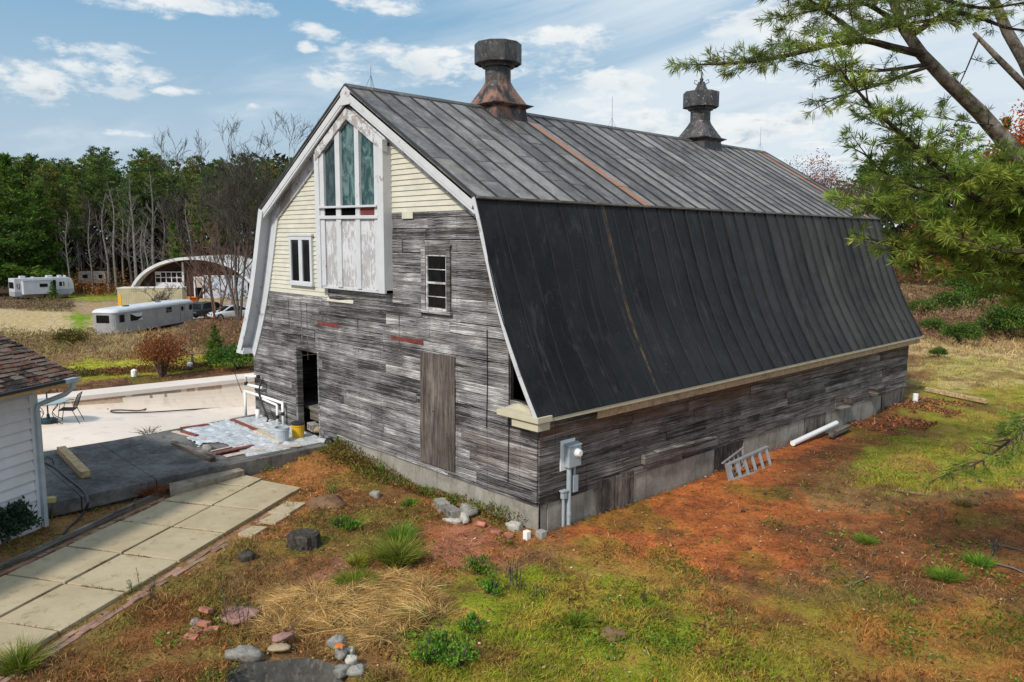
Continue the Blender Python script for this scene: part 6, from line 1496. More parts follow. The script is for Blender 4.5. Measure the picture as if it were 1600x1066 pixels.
leafy_tree(8, 6, 74, [(.28, .07, .03), (.33, .10, .04), (.2, .06, .03)], 3000, 'small rust coloured tree right of the far roof end', 1440, 98, leaf=.30)
for i, (px, D, h, lab, bk) in enumerate([(1318, 104, 16, 'leafless brown tree right of the reddish autumn tree', 'bark_red'), (1290, 118, 16, 'leafless grey tree behind the far roof corner', 'bark_grey'), (1222, 120, 17, 'leafless tree left of the reddish autumn tree', 'bark_grey'), (1352, 110, 15, 'leafless tree beside the hanging pine boughs', 'bark_red')]):
    t = bare_tree('bare_tree', h, 80+i, bk, lab, 'tree', .5, 5, 2, .15, None, .02, 1.0, .25); p = at(px, 440, D); t.location = (p[0], p[1], hz(p[0], p[1]))
PR = 'dark pine of the wood edge behind the boughs at right'
for i, (px, D, ty) in enumerate([(1345, 125, 245), (1380, 112, 235), (1415, 120, 215), (1445, 108, 240), (1480, 116, 200), (1515, 110, 230), (1550, 118, 190), (1590, 108, 215), (1630, 100, 190), (1670, 112, 180), (1335, 135, 262)]):
    p = at(px, 440, D); z = hz(p[0], p[1]); h = CAM[2]-z+(375-ty)/F_PX*D; s = h/24; copy_thing(protos[(i*2+4) % 5] if i % 3 else cA, (p[0], p[1], z), i*1.3, (s, s, s) if i % 3 else (s*.95, s*.95, h/18), PR, 'pines of the right wood edge')

for i, (px, D, ty) in enumerate([(1150, 150, 292), (1185, 146, 286), (1225, 152, 280), (1262, 150, 290), (1300, 146, 284), (1335, 150, 276), (1372, 148, 268), (1110, 152, 296)]):
    p = at(px, 440, D); z = hz(p[0], p[1]); h = CAM[2]-z+(375-ty)/F_PX*D; s = h/24; copy_thing(protos[i % 5], (p[0], p[1], z), i*1.9, (s*1.35, s*1.35, s), 'distant pine of the treeline beyond the far roof slope', 'distant pines beyond the roof')
gt = bare_tree('bare_tree', 22, 91, 'bark_grey', 'leafless grey tree standing among the pines of the left wood', 'tree', .42, 5, 1, .17, 'leafless trees among the left pines', .028, 1.0, .40)
for i, (px, D, ty) in enumerate([(300, 134, 262), (255, 136, 268), (205, 138, 266), (130, 136, 274), (330, 126, 258), (285, 124, 285), (160, 130, 290), (352, 132, 255), (100, 140, 270), (228, 128, 280), (400, 128, 250), (435, 130, 255)]):
    p = at(px, 440, D); z = hz(p[0], p[1]); h = CAM[2]-z+(375-ty)/F_PX*D; s = h/20.0; t = gt if i == 0 else copy_thing(gt, (0, 0, 0)); t.location = (p[0], p[1], z); t.rotation_euler = (0, 0, i*2.1); t.scale = (s*.8, s*.8, s)
for i, (px, D, h, lab) in enumerate([(1240, 112, 17, 'leafless twiggy tree on the skyline left of the autumn tree'), (1305, 106, 16.5, 'leafless twiggy tree on the skyline right of the autumn tree'), (1335, 112, 15.5, 'leafless twiggy tree on the skyline nearest the pine boughs')]):
    t = copy_thing(gt, (0, 0, 0), i, (h/20,)*3, lab); t['group'] = 'leafless skyline trees beyond the roof'; p = at(px, 440, D); t.location = (p[0], p[1], hz(p[0], p[1]))

# ---- near white pines at the right
NEEDLE = [(.125, .18, .038), (.175, .23, .042), (.23, .265, .048), (.09, .13, .034)]
class PineBuilder:
    def __init__(s, seed): s.rg = np.random.RandomState(seed); s.wood = MB(); s.P, s.D, s.W, s.C = [], [], [], []
    def tuft(s, p, d, n, ln, wd, base):
        rg = s.rg; dd = unit(d[None]*.95+rg.randn(n, 3)*.47+np.array([0, 0, -.10]))*ln*rg.uniform(.7, 1.15, (n, 1)); s.P.append(np.repeat(p[None], n, 0)+rg.randn(n, 3)*ln*.10); s.D.append(dd); s.W.append(perp(dd, rg)*wd); s.C.append(jit(rg, base, n, .3, .10))
    def twig(s, p, d, ln, r, base, dens, nl, nw, lev=0):
        rg = s.rg; steps = max(2, int(ln/.10)); q = p.copy(); dd = d.copy(); pts = [q.copy()]
        for i in range(steps):
            dd = unit(dd+rg.randn(3)*.10+np.array([0, 0, .02])); q = q+dd*ln/steps; pts.append(q.copy())
            f = (i+1)/steps
            if f > .30 and rg.rand() < dens:
                s.tuft(q, unit(dd+rg.randn(3)*.45), rg.randint(12, 19), nl, nw, base)
            if lev == 0 and f < .9 and rg.rand() < .85*dens:
                sd = np.cross(dd, [0, 0, 1.0]); sd = unit(sd)*(1 if (i % 2) else -1); s.twig(q, unit(dd*.6+sd*.75+rg.randn(3)*.2), ln*rg.uniform(.25, .5)*(1.1-f*.5), r*.5, base, dens, nl, nw, 1)
        s.wood.tube(pts, [max(.003, r*(1-.75*i/steps)) for i in range(steps+1)], 3, cap=False)
        s.tuft(q, dd, 14, nl, nw, base)
    def bough(s, path, r0, start=.25, sub=1.1, every=.16, dens=.9, nl=.13, nw=.0045, droop=.0, cols=NEEDLE):
        rg = s.rg; P = [np.array(p, float) for p in path]; out = []
        for i in range(len(P)-1):
            p0, p1, p2, p3 = P[max(i-1, 0)], P[i], P[i+1], P[min(i+2, len(P)-1)]
            for t in np.linspace(0, 1, 7, endpoint=False): out.append(.5*((2*p1)+(-p0+p2)*t+(2*p0-5*p1+4*p2-p3)*t*t+(-p0+3*p1-3*p2+p3)*t**3))
        out.append(P[-1]); n = len(out); s.wood.tube(out, [max(.005, r0*(1-.85*i/(n-1))) for i in range(n)], 6, cap=False)
        seg = np.array([0]+list(np.cumsum([np.linalg.norm(out[i+1]-out[i]) for i in range(n-1)]))); T = seg[-1]; u = T*start; side = 1
        while u < T:
            i = min(n-2, int(np.searchsorted(seg, u)-1)); i = max(i, 0); q = out[i]+(out[i+1]-out[i])*((u-seg[i])/(seg[i+1]-seg[i]+1e-9)); d = unit(out[i+1]-out[i]); side = -side
            lat = unit(np.cross(d, [0, 0, 1.0]))*side; f = u/T
            ln = sub*(1.15-f*.85)*rg.uniform(.55, 1.15); base = np.array(cols[rg.randint(len(cols))])*rg.uniform(.8, 1.25)
            s.twig(q, unit(d*.65+lat*.8+np.array([0, 0, rg.uniform(-.25, .45)-droop])), ln, .012, base, dens, nl, nw); u += every*rg.uniform(.6, 1.4)
        s.twig(out[-1], unit(out[-1]-out[-3]), sub*.35, .008, np.array(cols[1]), dens, nl, nw)
    def finish(s, t, bark): 
        s.wood.build('branches', M[bark], t); leaf_obj('foliage', np.vstack(s.P), np.vstack(s.D), np.vstack(s.W), np.vstack(s.C), 'needles', t)
def A(*pts): return [at(*p) for p in pts]
def leaning_pine():
    base = at(1905, 640, 15.5); t = empty('leaning_pine', (base[0], base[1], 0), 'leaning white pine with mottled trunk arching over from the right', 'tree')
    b = MB(); tr = A((1760, 470, 15.0), (1660, 330, 14.6), (1585, 238, 14.2), (1530, 175, 14), (1478, 125, 13.8), (1440, 85, 13.7), (1412, 45, 13.7), (1395, 0, 13.7), (1385, -60, 13.8), (1370, -170, 14))
    tr = [np.array([base[0], base[1], -.3])]+[(np.array([base[0], base[1], 0])*.6+tr[0]*.4)*np.array([1, 1, 0])+np.array([0, 0, tr[0][2]*.45])]+tr
    b.tube(tr, [.25, .215, .185, .16, .145, .13, .115, .10, .088, .078, .065, .04], 12); b.build('trunk', M['bark_pine'], t, smooth=True)
    b = MB(); b.tube(A((1700, 300, 15.5), (1640, 180, 15.3), (1600, 95, 15.2), (1574, 50, 15.2), (1553, 0, 15.2), (1535, -70, 15.3), (1520, -160, 15.4)), [.17, .13, .11, .10, .085, .065, .03], 9); b.tube(A((1760, 280, 14.4), (1660, 200, 14.3), (1600, 132, 14.3), (1560, 92, 14.2), (1522, 52, 14.1)), [.12, .085, .065, .055, .035], 8); b.build('second_stem', M['bark_pine'], t, smooth=True)
    k = PineBuilder(5); tip = dict(nl=.17, nw=.006)
    k.bough(A((1440, 85, 13.7), (1395, 74, 13.3), (1350, 64, 12.8), (1290, 72, 12.3), (1215, 90, 11.9), (1145, 99, 11.6), (1085, 101, 11.4)), .075, .42, 1.0, 0.098, .62, **tip)
    k.bough(A((1350, 62, 12.8), (1305, 28, 12.6), (1268, 2, 12.5), (1225, -30, 12.4)), .05, .15, .8, 0.175, .58, **tip)
    k.bough(A((1452, 100, 13.7), (1400, 108, 13.3), (1345, 112, 13), (1300, 108, 12.8), (1250, 98, 12.6)), .04, .35, .7, 0.125, .58, **tip)
    k.bough(A((1452, 104, 13.7), (1410, 118, 13.2), (1365, 135, 12.8), (1315, 150, 12.5), (1278, 168, 12.3)), .035, .45, .8, 0.125, .58, **tip)
    k.bough(A((1412, 45, 13.7), (1370, 15, 13.2), (1340, 5, 12.9), (1280, 15, 12.5), (1215, 28, 12.2)), .05, .25, .8, 0.112, .58, **tip)
    k.bough(A((1405, 30, 13.7), (1395, 40, 12.8), (1370, 50, 12.2), (1340, 55, 11.8)), .035, .2, .8, 0.088, .58, **tip)
    k.bough(A((1412, 40, 13.7), (1460, 30, 13), (1500, 35, 12.5)), .035, .1, .8, 0.112, .58, **tip)
    k.bough(A((1398, 5, 13.7), (1450, -5, 13.2), (1530, 12, 13), (1600, 5, 12.8), (1660, 0, 12.6)), .045, .15, .8, 0.163, .58, **tip)
    k.bough(A((1420, 58, 13.7), (1480, 22, 13.4), (1530, 28, 13.2), (1580, 45, 13.1), (1650, 50, 13)), .06, .4, .6, .22, .6, **tip)
    k.bough(A((1392, -20, 13.8), (1330, -30, 13.2), (1270, -22, 12.8), (1200, -10, 12.5)), .05, .2, .9, 0.125, .58, **tip)
    k.bough(A((1392, -30, 13.8), (1400, -10, 13), (1420, 12, 12.5)), .035, .1, .8, 0.088, .58, **tip)
    for pts in (((1530, 60, 14.1), (1500, 130, 13.9), (1478, 160, 13.8)), ((1660, 330, 14.6), (1590, 372, 14.1), (1490, 370, 13.6)), ((1585, 238, 14.2), (1560, 200, 14), (1520, 192, 13.8), (1400, 175, 13.3))):
        k.bough(A(*pts), .018, .3, .45, .25, .5, **tip)
    k.finish(t, 'bark_dark')
leaning_pine()
def near_pine():
    base = at(1900, 900, 9.5); t = empty('white_pine', (base[0], base[1], 0), 'white pine boughs with fresh green needles reaching in from the right', 'tree')
    b = MB(); tx = np.array([base[0], base[1], 0]); b.tube([tx+np.array([0, 0, z]) for z in (-.3, 2, 5, 9, 13)], [.26, .24, .2, .14, .05], 10); b.build('trunk', M['bark_pine'], t, smooth=True)
    def org(z): return tx+np.array([0, 0, z])
    k = PineBuilder(9); S = dict(nl=.125, nw=.0052)
    FR = [(.17, .25, .042), (.22, .30, .050), (.28, .33, .056), (.125, .185, .038), (.20, .28, .047)]
    k.bough([org(5.3)]+A((1700, 375, 8.9), (1600, 342, 8.6), (1538, 318, 8.4), (1470, 268, 8.2), (1416, 216, 8.1), (1371, 176, 8.0), (1331, 132, 8.0), (1316, 112, 8.0)), .055, .42, 1.15, .075, .95, cols=FR, **S)
    for z, pts, sub, ev in [(6.0, ((1680, 310, 9.2), (1580, 285, 9), (1500, 262, 8.8), (1440, 240, 8.6)), .8, .085), (5.6, ((1690, 330, 9.6), (1560, 290, 9.4), (1460, 300, 9.2), (1380, 268, 9.0), (1352, 240, 8.9)), .95, .075), (5.0, ((1690, 390, 9.0), (1580, 370, 8.8), (1480, 350, 8.6), (1400, 330, 8.4), (1345, 318, 8.3)), .95, .075),
                            (4.7, ((1690, 440, 9.4), (1590, 410, 9.2), (1500, 400, 9.0), (1420, 392, 8.8), (1368, 375, 8.7)), .85, .08), (4.4, ((1700, 480, 9.2), (1610, 440, 9.0), (1530, 425, 8.8), (1470, 425, 8.7), (1430, 418, 8.6)), .7, .09),
                            (5.2, ((1660, 340, 8.4), (1590, 290, 8.2), (1545, 260, 8.1), (1500, 290, 8.0)), .75, .075), (4.6, ((1700, 430, 8.4), (1620, 400, 8.2), (1560, 390, 8.1), (1500, 370, 8.0)), .85, .075), (4.1, ((1720, 500, 9.8), (1620, 470, 9.6), (1560, 455, 9.5)), .6, .10)]:
        k.bough([org(z)]+A(*pts), .035, .34, sub, ev, .95, cols=FR, **S)
    k.bough([org(3.2)]+A((1740, 600, 7.6), (1650, 640, 7.3), (1590, 680, 7.1), (1530, 722, 7.0), (1480, 742, 7.0)), .03, .4, .55, .07, .8, cols=FR, nl=.11, nw=.0036)
    k.bough([org(3.4)]+A((1760, 600, 7.2), (1680, 620, 7), (1620, 655, 6.8), (1580, 690, 6.8)), .02, .4, .6, .07, .8, cols=FR, nl=.11, nw=.0036)
    k.finish(t, 'bark_dark')
near_pine()

# ---- grass and litter on the ground
def ground_pts(n, rg, r0=5.6, r1=75, inv=.6):
    a = YAW+rg.uniform(-R_(37), R_(37), n); u = rg.rand(n); r = np.where(rg.rand(n) < inv, 1/(1/r0+(1/r1-1/r0)*u), r0*(r1/r0)**u); x, y = CAM[0]+r*np.cos(a), CAM[1]+r*np.sin(a)
    ok = ~((x > -W-.1) & (x < .03) & (y > -.03) & (y < L+.1)) & ~((x > -12.2) & (x < -6.7) & (y > -7.7) & (y < .1) & (x < -7.72-(y)*(-.095)+.02+.0)) & (sdpoly(x, y, POOL) > 1.15)
    dx = (x-PO[0])*PE[0]+(y-PO[1])*PE[1]; dn = (x-PO[0])*PN[0]+(y-PO[1])*PN[1]
    ok &= ~((dn > -.05) & (dn < 2.40) & (dx > -.5)); ok &= ~((dn > 3.5) & (dx > 3.1)); ok &= ~((dn > -.42) & (dn < 2.72) & (dx > .9) & (rg.rand(n) < .93))
    ok &= np.hypot((x-POND[0])*.8+(y-POND[1])*.6, ((y-POND[1])*.8-(x-POND[0])*.6)*1.6) > .85
    return x[ok], y[ok], r[ok]
def blades(P, up, ln, wd, side, C, name, label, cat, mat='grass_blades'):
    n = len(P); s = side*wd[:, None]; m = P+up*ln[:, None]*.55; tip = P+up*ln[:, None]+(up*np.array([1, 1, 0]))*ln[:, None]*.55-np.array([0, 0, 1])*ln[:, None]*.10
    V = np.stack([P-s, P+s, m+s*.75, m-s*.75, tip], 1).reshape(-1, 3); b = np.arange(n)[:, None]*5; F_ = np.concatenate([b+[0, 1, 2], b+[0, 2, 3], b+[3, 2, 4]], 1).reshape(-1, 3)
    o = mass(name, V, F_, np.repeat(C, 3, 0)*np.tile(np.array([.85, 1.0, 1.12]), n)[:, None], M[mat], k=3); return tag(o, label, cat, kind='stuff')
def grass():
    rg = np.random.RandomState(12); x, y, r = ground_pts(430000, rg); c, h, den = zcol(x, y); keep = rg.rand(len(x)) < np.clip(den, 0, 1)*np.clip(-.25+2.3*fbm(x*1.7, y*1.7, 71, 4), .08, 1.2); x, y, r, c, h = x[keep], y[keep], r[keep], c[keep], h[keep]
    n = len(x); P = np.stack([x, y, H(x, y)-.01], 1); a = rg.rand(n)*6.28; lean = rg.uniform(.15, .95, n); cl = fbm(x*.9+5, y*.9, 81, 3)*9; a = a*.85+cl
    up = unit(np.stack([np.cos(a)*lean, np.sin(a)*lean, np.ones(n)], 1)); ln = (h+.012)*rg.uniform(.5, 1.6, n)*np.clip(-.6+3.0*fbm(x*1.2+3, y*1.2, 91, 4), .35, 2.2); wd = .0026+.00034*r
    side = unit(np.cross(up, rdir(rg, n)))
    # a share of straw-coloured dead blades everywhere
    dead = rg.rand(n) < .16; C = jit(rg, c*1.12, n, .5, .16); C[dead] = jit(rg, (.36, .25, .10), dead.sum(), .4, .1); blades(P, up, ln, wd, side, C, 'grass', 'mixed autumn grass covering the ground', 'grass')
    # straw lying flat above the pond
    poly = PX((415, 985), (440, 925), (560, 905), (640, 892), (700, 935), (665, 1000), (610, 1030), (560, 1000), (480, 1000)); n = 15000; xs = np.array(poly); X, Y = rg.uniform(xs[:, 0].min(), xs[:, 0].max(), n*3), rg.uniform(xs[:, 1].min(), xs[:, 1].max(), n*3); k = sdpoly(X, Y, poly)+1.1*(fbm(X*2, Y*2, 6)-.45) < 0; X, Y = X[k][:n], Y[k][:n]; n = len(X)
    hump = np.clip(fbm(X*1.6, Y*1.6, 15, 3)*1.5-.45, 0, .6)*.28; P = np.stack([X, Y, H(X, Y)+hump*rg.rand(n)], 1); base = fbm(X*1.3, Y*1.3, 17, 3)*10+3.4; a = base+rg.randn(n)*.8; up = unit(np.stack([np.cos(a), np.sin(a), rg.uniform(-.02, .38, n)], 1))
    blades(P, up, rg.uniform(.14, .38, n), np.full(n, .0042), unit(np.cross(up, rdir(rg, n))), jit(rg, blend(rg, [(.60, .41, .16), (.50, .31, .11), (.68, .50, .24), (.34, .20, .07)], n), n, .25, .06), 'straw', 'matted golden dead grass above the old garden pond', 'straw')
grass()
def litter():
    rg = np.random.RandomState(14); x, y, r = ground_pts(110000, rg, 5.6, 34, .5); c, h, den = zcol(x, y); k = rg.rand(len(x)) < np.where(den < .6, .9, .16); x, y, r = x[k], y[k], r[k]; n = len(x)
    P = np.stack([x, y, H(x, y)+.006], 1); D_ = unit(rg.randn(n, 3)*np.array([1, 1, .16]))*rg.uniform(.05, .17, (n, 1))*(1+.02*r[:, None]); col = blend(rg, [(.34, .11, .04), (.42, .16, .055), (.22, .075, .035), (.10, .05, .028), (.45, .24, .12), (.05, .028, .02)], n)
    o = leaf_obj('pine_litter', P, D_, perp(D_*np.array([1, 1, 0])+1e-6, rg)*np.array([1, 1, .2])*.0035*(1+.06*r[:, None]), jit(rg, col, n, .3, .1), 'litter'); tag(o, 'fallen pine needles and twigs on bare orange soil', 'litter', kind='stuff')
    x, y, r = ground_pts(16000, rg, 5.6, 36, .5); c, h, den = zcol(x, y); k = rg.rand(len(x)) < np.where(den < .6, .7, .30); x, y, r = x[k], y[k], r[k]; n = len(x); P = np.stack([x, y, H(x, y)+.02+rg.rand(n)*.02], 1); D_ = unit(rg.randn(n, 3)*np.array([1, 1, .35]))*rg.uniform(.03, .085, (n, 1)); col = blend(rg, [(.20, .075, .035), (.30, .12, .05), (.14, .06, .035), (.42, .25, .14), (.36, .09, .03), (.08, .04, .025), (.5, .36, .24)], n)
    o = leaf_obj('fallen_leaves', P, D_, perp(D_, rg)*np.array([1, 1, .4])*.024, jit(rg, col, n, .3, .1), 'litter'); tag(o, 'small fallen leaves scattered over the ground', 'leaves', kind='stuff')
    x, y, r = ground_pts(120000, rg, 5.6, 30, .6); c, h, den = zcol(x, y); k = rg.rand(len(x)) < np.clip(sstep(fbm(x*1.4+11, y*1.4, 93, 4), .50, .66)*np.where(den > .3, 1, .25), 0, 1); x, y, r = x[k], y[k], r[k]; n = len(x); P = np.stack([x, y, H(x, y)+rg.rand(n)*.06], 1); D_ = unit(rg.randn(n, 3)*np.array([1, 1, .5])+np.array([0, 0, .4]))*rg.uniform(.03, .09, (n, 1)); cl = fbm(x*.6, y*.6, 97, 3); col = np.where((cl > .47)[:, None], blend(rg, [(.12, .20, .022), (.17, .24, .03), (.09, .15, .02)], n), blend(rg, [(.22, .10, .045), (.15, .075, .035), (.30, .17, .06), (.16, .15, .03)], n))
    o = leaf_obj('low_weeds', P, D_, perp(D_, rg)*.017, jit(rg, col, n, .35, .1), 'leaves'); tag(o, 'low broad leaved weeds creeping through the grass', 'weeds', kind='stuff')
    # dark leaf drift near the far end of the long wall, and cones
    n = 5000; X = rg.uniform(.1, 2.0, n); Y = rg.uniform(13.5, 19.5, n); k = fbm(X*.9, Y*.9, 33, 3) > .42; X, Y = X[k], Y[k]; n = len(X); P = np.stack([X, Y, H(X, Y)+.02], 1); D_ = unit(rg.randn(n, 3)*np.array([1, 1, .5]))*rg.uniform(.05, .13, (n, 1))
    o = leaf_obj('leaf_drift', P, D_, perp(D_, rg)*.035, jit(rg, blend(rg, [(.18, .08, .045), (.26, .10, .05), (.38, .15, .06), (.11, .055, .035)], n), n), 'litter'); tag(o, 'dark drift of brown leaves at the far end of the long wall', 'leaves', kind='stuff')
litter()

def joint_weeds():
    rg = np.random.RandomState(44); P = []
    rows = [-.02, 1.26, 2.52, 3.85, 5.1, 6.4]
    for i in range(5200):
        if rg.rand() < .5: u, v = rows[rg.randint(6)]+rg.randn()*.012, rg.uniform(0, 2.36)
        elif rg.rand() < .45: u, v = rg.uniform(-.6, 7), 1.182+rg.randn()*.012
        else: u, v = rg.uniform(-.4, 8), (rg.choice([-.04, 2.39])+rg.randn()*.03)
        if vnoise(np.array([u*2.5]), np.array([v*2.5]), 4)[0] < .38: continue
        q = PO+PE*u+PN*v; P.append((q[0], q[1], -.06))
    P = np.array(P); n = len(P); up = unit(rg.randn(n, 3)*np.array([.8, .8, .1])+np.array([0, 0, .7])); blades(P, up, rg.uniform(.02, .06, n), np.full(n, .004), unit(np.cross(up, rdir(rg, n))), jit(rg, blend(rg, [(.20, .11, .05), (.28, .17, .07), (.14, .13, .03), (.12, .07, .035)], n), n), 'joint_weeds', 'brown weeds and dirt in the joints of the paved path', 'weeds')
joint_weeds()

# ---- single plants in the foreground
def weed(name, px, py, w, h, cols, label, seed, stems=7, leaf=.07, cat='weed', group=None, wide=.30):
    rg = np.random.RandomState(seed); p = gh(px, py); t = empty(name, p, label, cat, group); b = MB(); P, D, Wd, C = [], [], [], []
    for i in range(stems):
        a = rg.rand()*6.28; e = rg.rand()**.6; top = np.array([math.cos(a)*w*.5*e, math.sin(a)*w*.5*e, h*rg.uniform(.55, 1.05)*(1.1-.45*e)]); base = np.array([math.cos(a)*.04, math.sin(a)*.04, -.03])*(1+e*2)
        pts = [base, base*.4+top*.5+np.array([0, 0, h*.1]), top]; b.tube([p+q for q in pts], [.006, .005, .003], 4, cap=False); m = max(5, int(h/.035)); base_c = np.array(cols[rg.randint(len(cols))])*rg.uniform(.8, 1.2)
        for j in range(m):
            f = (j+.6)/m; q = pts[0]*(1-f)**2+2*pts[1]*f*(1-f)+pts[2]*f*f; az = j*2.4+rg.rand(); dd = unit(np.array([[math.cos(az), math.sin(az), rg.uniform(.0, .7)]]))*leaf*rg.uniform(.7, 1.3)*(1.2-.6*f); P.append((p+q)[None]); D.append(dd); sdv = unit(np.cross(dd, [[0, 0, 1.0]])); Wd.append(sdv*leaf*wide*(1.2-.6*f)+np.array([[0, 0, rg.uniform(-.2, .2)*leaf*wide]])); C.append(jit(rg, base_c, 1, .25, .08))
    b.build('stems', M['bark_dark'], t); leaf_obj('foliage', np.vstack(P), np.vstack(D), np.vstack(Wd), np.vstack(C), 'leaves', t); return t
def tussock(px, py, w, h, n, cols, label, seed, cat='grass tuft', wd=.0055):
    rg = np.random.RandomState(seed); p = gh(px, py); a = rg.rand(n)*6.28; e = rg.rand(n)**.7; P = p+np.stack([np.cos(a)*w*.22*e, np.sin(a)*w*.22*e, np.full(n, -.02)], 1); a2 = a+rg.randn(n)*.5; lean = .12+e*.75; up = unit(np.stack([np.cos(a2)*lean, np.sin(a2)*lean, np.ones(n)], 1)); ln = h*rg.uniform(.55, 1.15, n)
    o = blades(P, up, ln, np.full(n, wd), unit(np.cross(up, rdir(rg, n))), jit(rg, blend(rg, cols, n), n, .3, .1), 'grass_tuft', None, None); o['kind'] = 'thing'; return tag(o, label, cat)
GW = [(.09, .22, .025), (.13, .27, .034), (.18, .28, .04)]; GY = [(.15, .21, .02), (.20, .24, .025), (.10, .17, .02)]
tussock(622, 880, .95, .55, 900, GY+[(.30, .25, .08)], 'tall arching green grass tuft before the barn corner', 101)
tussock(628, 845, .6, .42, 420, GW, 'bright green tuft just behind the tall arching tuft', 102)
tussock(552, 918, .8, .36, 560, GY, 'green grass tuft leaning over the straw mat', 103)
tussock(560, 884, .4, .30, 200, [(.26, .26, .03), (.20, .22, .03)], 'yellowish tuft above the straw mat', 104)
tussock(640, 968, .5, .26, 340, GW, 'rounded green tuft at the right end of the straw', 105)
tussock(30, 1045, .9, .40, 520, GY+[(.34, .27, .11)], 'grey green grass tuft in the bottom left corner', 106)
tussock(1352, 850, .7, .16, 420, GW+GY, 'short green tuft alone on the orange needles', 107)
tussock(1475, 905, .9, .24, 480, GW+GY, 'left one of two green tufts near the right edge', 108); tussock(1530, 880, .8, .22, 420, GW, 'right one of two green tufts near the right edge', 109)
tussock(900, 975, .7, .22, 420, GY, 'yellow green tuft in the middle of the near lawn', 110); tussock(640, 790, .5, .22, 160, GW, 'small green tuft at the gable foundation', 111)
tussock(466, 700, .9, .40, 320, [(.42, .30, .06), (.34, .22, .07), (.20, .20, .04)], 'yellowing tuft at the terrace corner by the barn', 112)
tussock(236, 775, .75, .36, 620, [(.30, .11, .05), (.38, .15, .06), (.22, .08, .04)], 'rusty red dead tuft beside the step slab', 113)
tussock(1505, 790, .6, .3, 260, [(.32, .24, .11), (.22, .17, .06)], 'thin straw tuft below the drooping pine bough', 114)
for i, (px, py, w, h, lab) in enumerate([(690, 1015, .55, .28, 'broad leaved green weed right of the pond stones'), (720, 1040, .6, .26, 'feathery green weed at the bottom edge'), (668, 1040, .5, .32, 'dense green weed beside the pond'), (745, 895, .5, .30, 'bushy green weed on the slope before the corner'), (768, 925, .45, .26, 'second bushy green weed below it'), (735, 985, .4, .24, 'dark leaved weed right of the broad leaved one'),
                                      (548, 828, .45, .24, 'pale green weed by the tree stump'), (530, 822, .4, .22, 'leafy weed left of the pale one by the stump'), (690, 745, .4, .3, 'green weed at the foundation below the plywood'), (600, 728, .5, .36, 'weed with yellow leaves at the foundation near the door'), (560, 715, .5, .4, 'tall olive weed at the foundation nearest the terrace'), (520, 770, .5, .2, 'low green weed on the soil mound'), (340, 1060, .4, .2, 'light green weed at the left rim of the pond'), (840, 930, .4, .2, 'small weed in the grass left of centre'), (640, 730, .4, .34, 'green weed against the gable foundation'), (95, 800, .4, .3, 'straggly weed at the house corner'), (75, 810, .4, .45, 'thin tall weed against the house downspout'), (420, 735, .5, .18, 'low weed at the end of the path')]):
    if i < 9 or i == 14:
        t = shrub('weed', w*1.0, h*1.15, 520, GW if i % 3 else GW+GY, lab, 'weed', 400+i, .055, stems=9, upright=.7, shell=.2); place(t, px, py, -.03); continue
    weed('weed', px, py, w*1.35, h*1.25, GW if i % 3 else GY, lab, 200+i, 14 if i < 6 else 9, .085 if i < 6 else .065)
weed('spiky_weed', 215, 925, .35, .42, [(.07, .17, .04), (.10, .21, .05)], 'upright spiky green weed on the edge of the path', 230, 4, .07, wide=.16)
for i, (px, py, h, lab) in enumerate([(358, 960, .5, 'dark dead stalk left of the straw'), (376, 985, .42, 'dark dead stalk before the pinkish slab'), (808, 918, .30, 'clump of dark dead stalks on the near slope'), (800, 900, .28, 'dark stalks behind the near clump'), (240, 945, .4, 'dead branching stalk by the path edge'), (1008, 935, .2, 'brown seed stalk in the lawn'), (1555, 870, .4, 'dead stalks near the right edge'), (452, 1000, .38, 'reddish dead stalk above the pond')]):
    rg_ = random.Random(300+i); p = gh(px, py); b = MB()
    for j in range(9 if 'clump' in lab or 'stalks' in lab else 4):
        q = Vector(p)+Vector((rg_.uniform(-.12, .12), rg_.uniform(-.12, .12), -.02)); tp = q+Vector((rg_.uniform(-.12, .12), rg_.uniform(-.12, .12), h*rg_.uniform(.6, 1.2))); b.tube([q, (q+tp)/2+Vector((rg_.uniform(-.02, .02), 0, 0)), tp], [.006, .005, .004], 4)
        for k_ in range(3): f = rg_.uniform(.4, .95); o_ = q+(tp-q)*f; b.tube([o_, o_+Vector((rg_.uniform(-.08, .08), rg_.uniform(-.08, .08), .07))], [.005, .003], 3)
    tag(b.build('dead_stalk', M['bark_red'] if i in (0, 7) else M['stump_wood']), lab, 'dead stalks')
t = shrub('evergreen_shrub', 1.0, .75, 2600, [(.03, .06, .035), (.045, .085, .05), (.025, .045, .03)], 'dark bluish evergreen against the white house wall', seed=131, leaf=.09, upright=.9); place(t, 8, 850)
rg_ = random.Random(8); b = MB(); p = gh(30, 815)
for j in range(7):
    a = rg_.uniform(-1, 1); q = Vector(p)+Vector((0, 0, .1)); b.tube([q, q+Vector((a*.15, a*.1, .35)), q+Vector((a*.28, a*.2, .62))], [.008, .006, .003], 4)
    for k_ in range(5): e = q+Vector((a*.28, a*.2, .62))+Vector((rg_.uniform(-.08, .08), rg_.uniform(-.08, .08), rg_.uniform(-.05, .08))); b.lathe([(.003, -.01), (.018, 0), (.003, .012)], tuple(e), 5)
tag(b.build('seed_stalks', M['stump_wood']), 'dark seed heads in front of the white house wall', 'dead stalks')
b = weed('moss_weeds', 232, 672, 1.0, .10, [(.10, .12, .03), (.14, .10, .04), (.08, .10, .02)], 'low weeds on the terrace edge towards the pool', 240, 26, .06); b.location = tuple(gz(232, 674, .25)); 
for ch in b.children: ch.matrix_parent_inverse = Matrix.Translation(tuple(-v for v in gh(232, 672)))
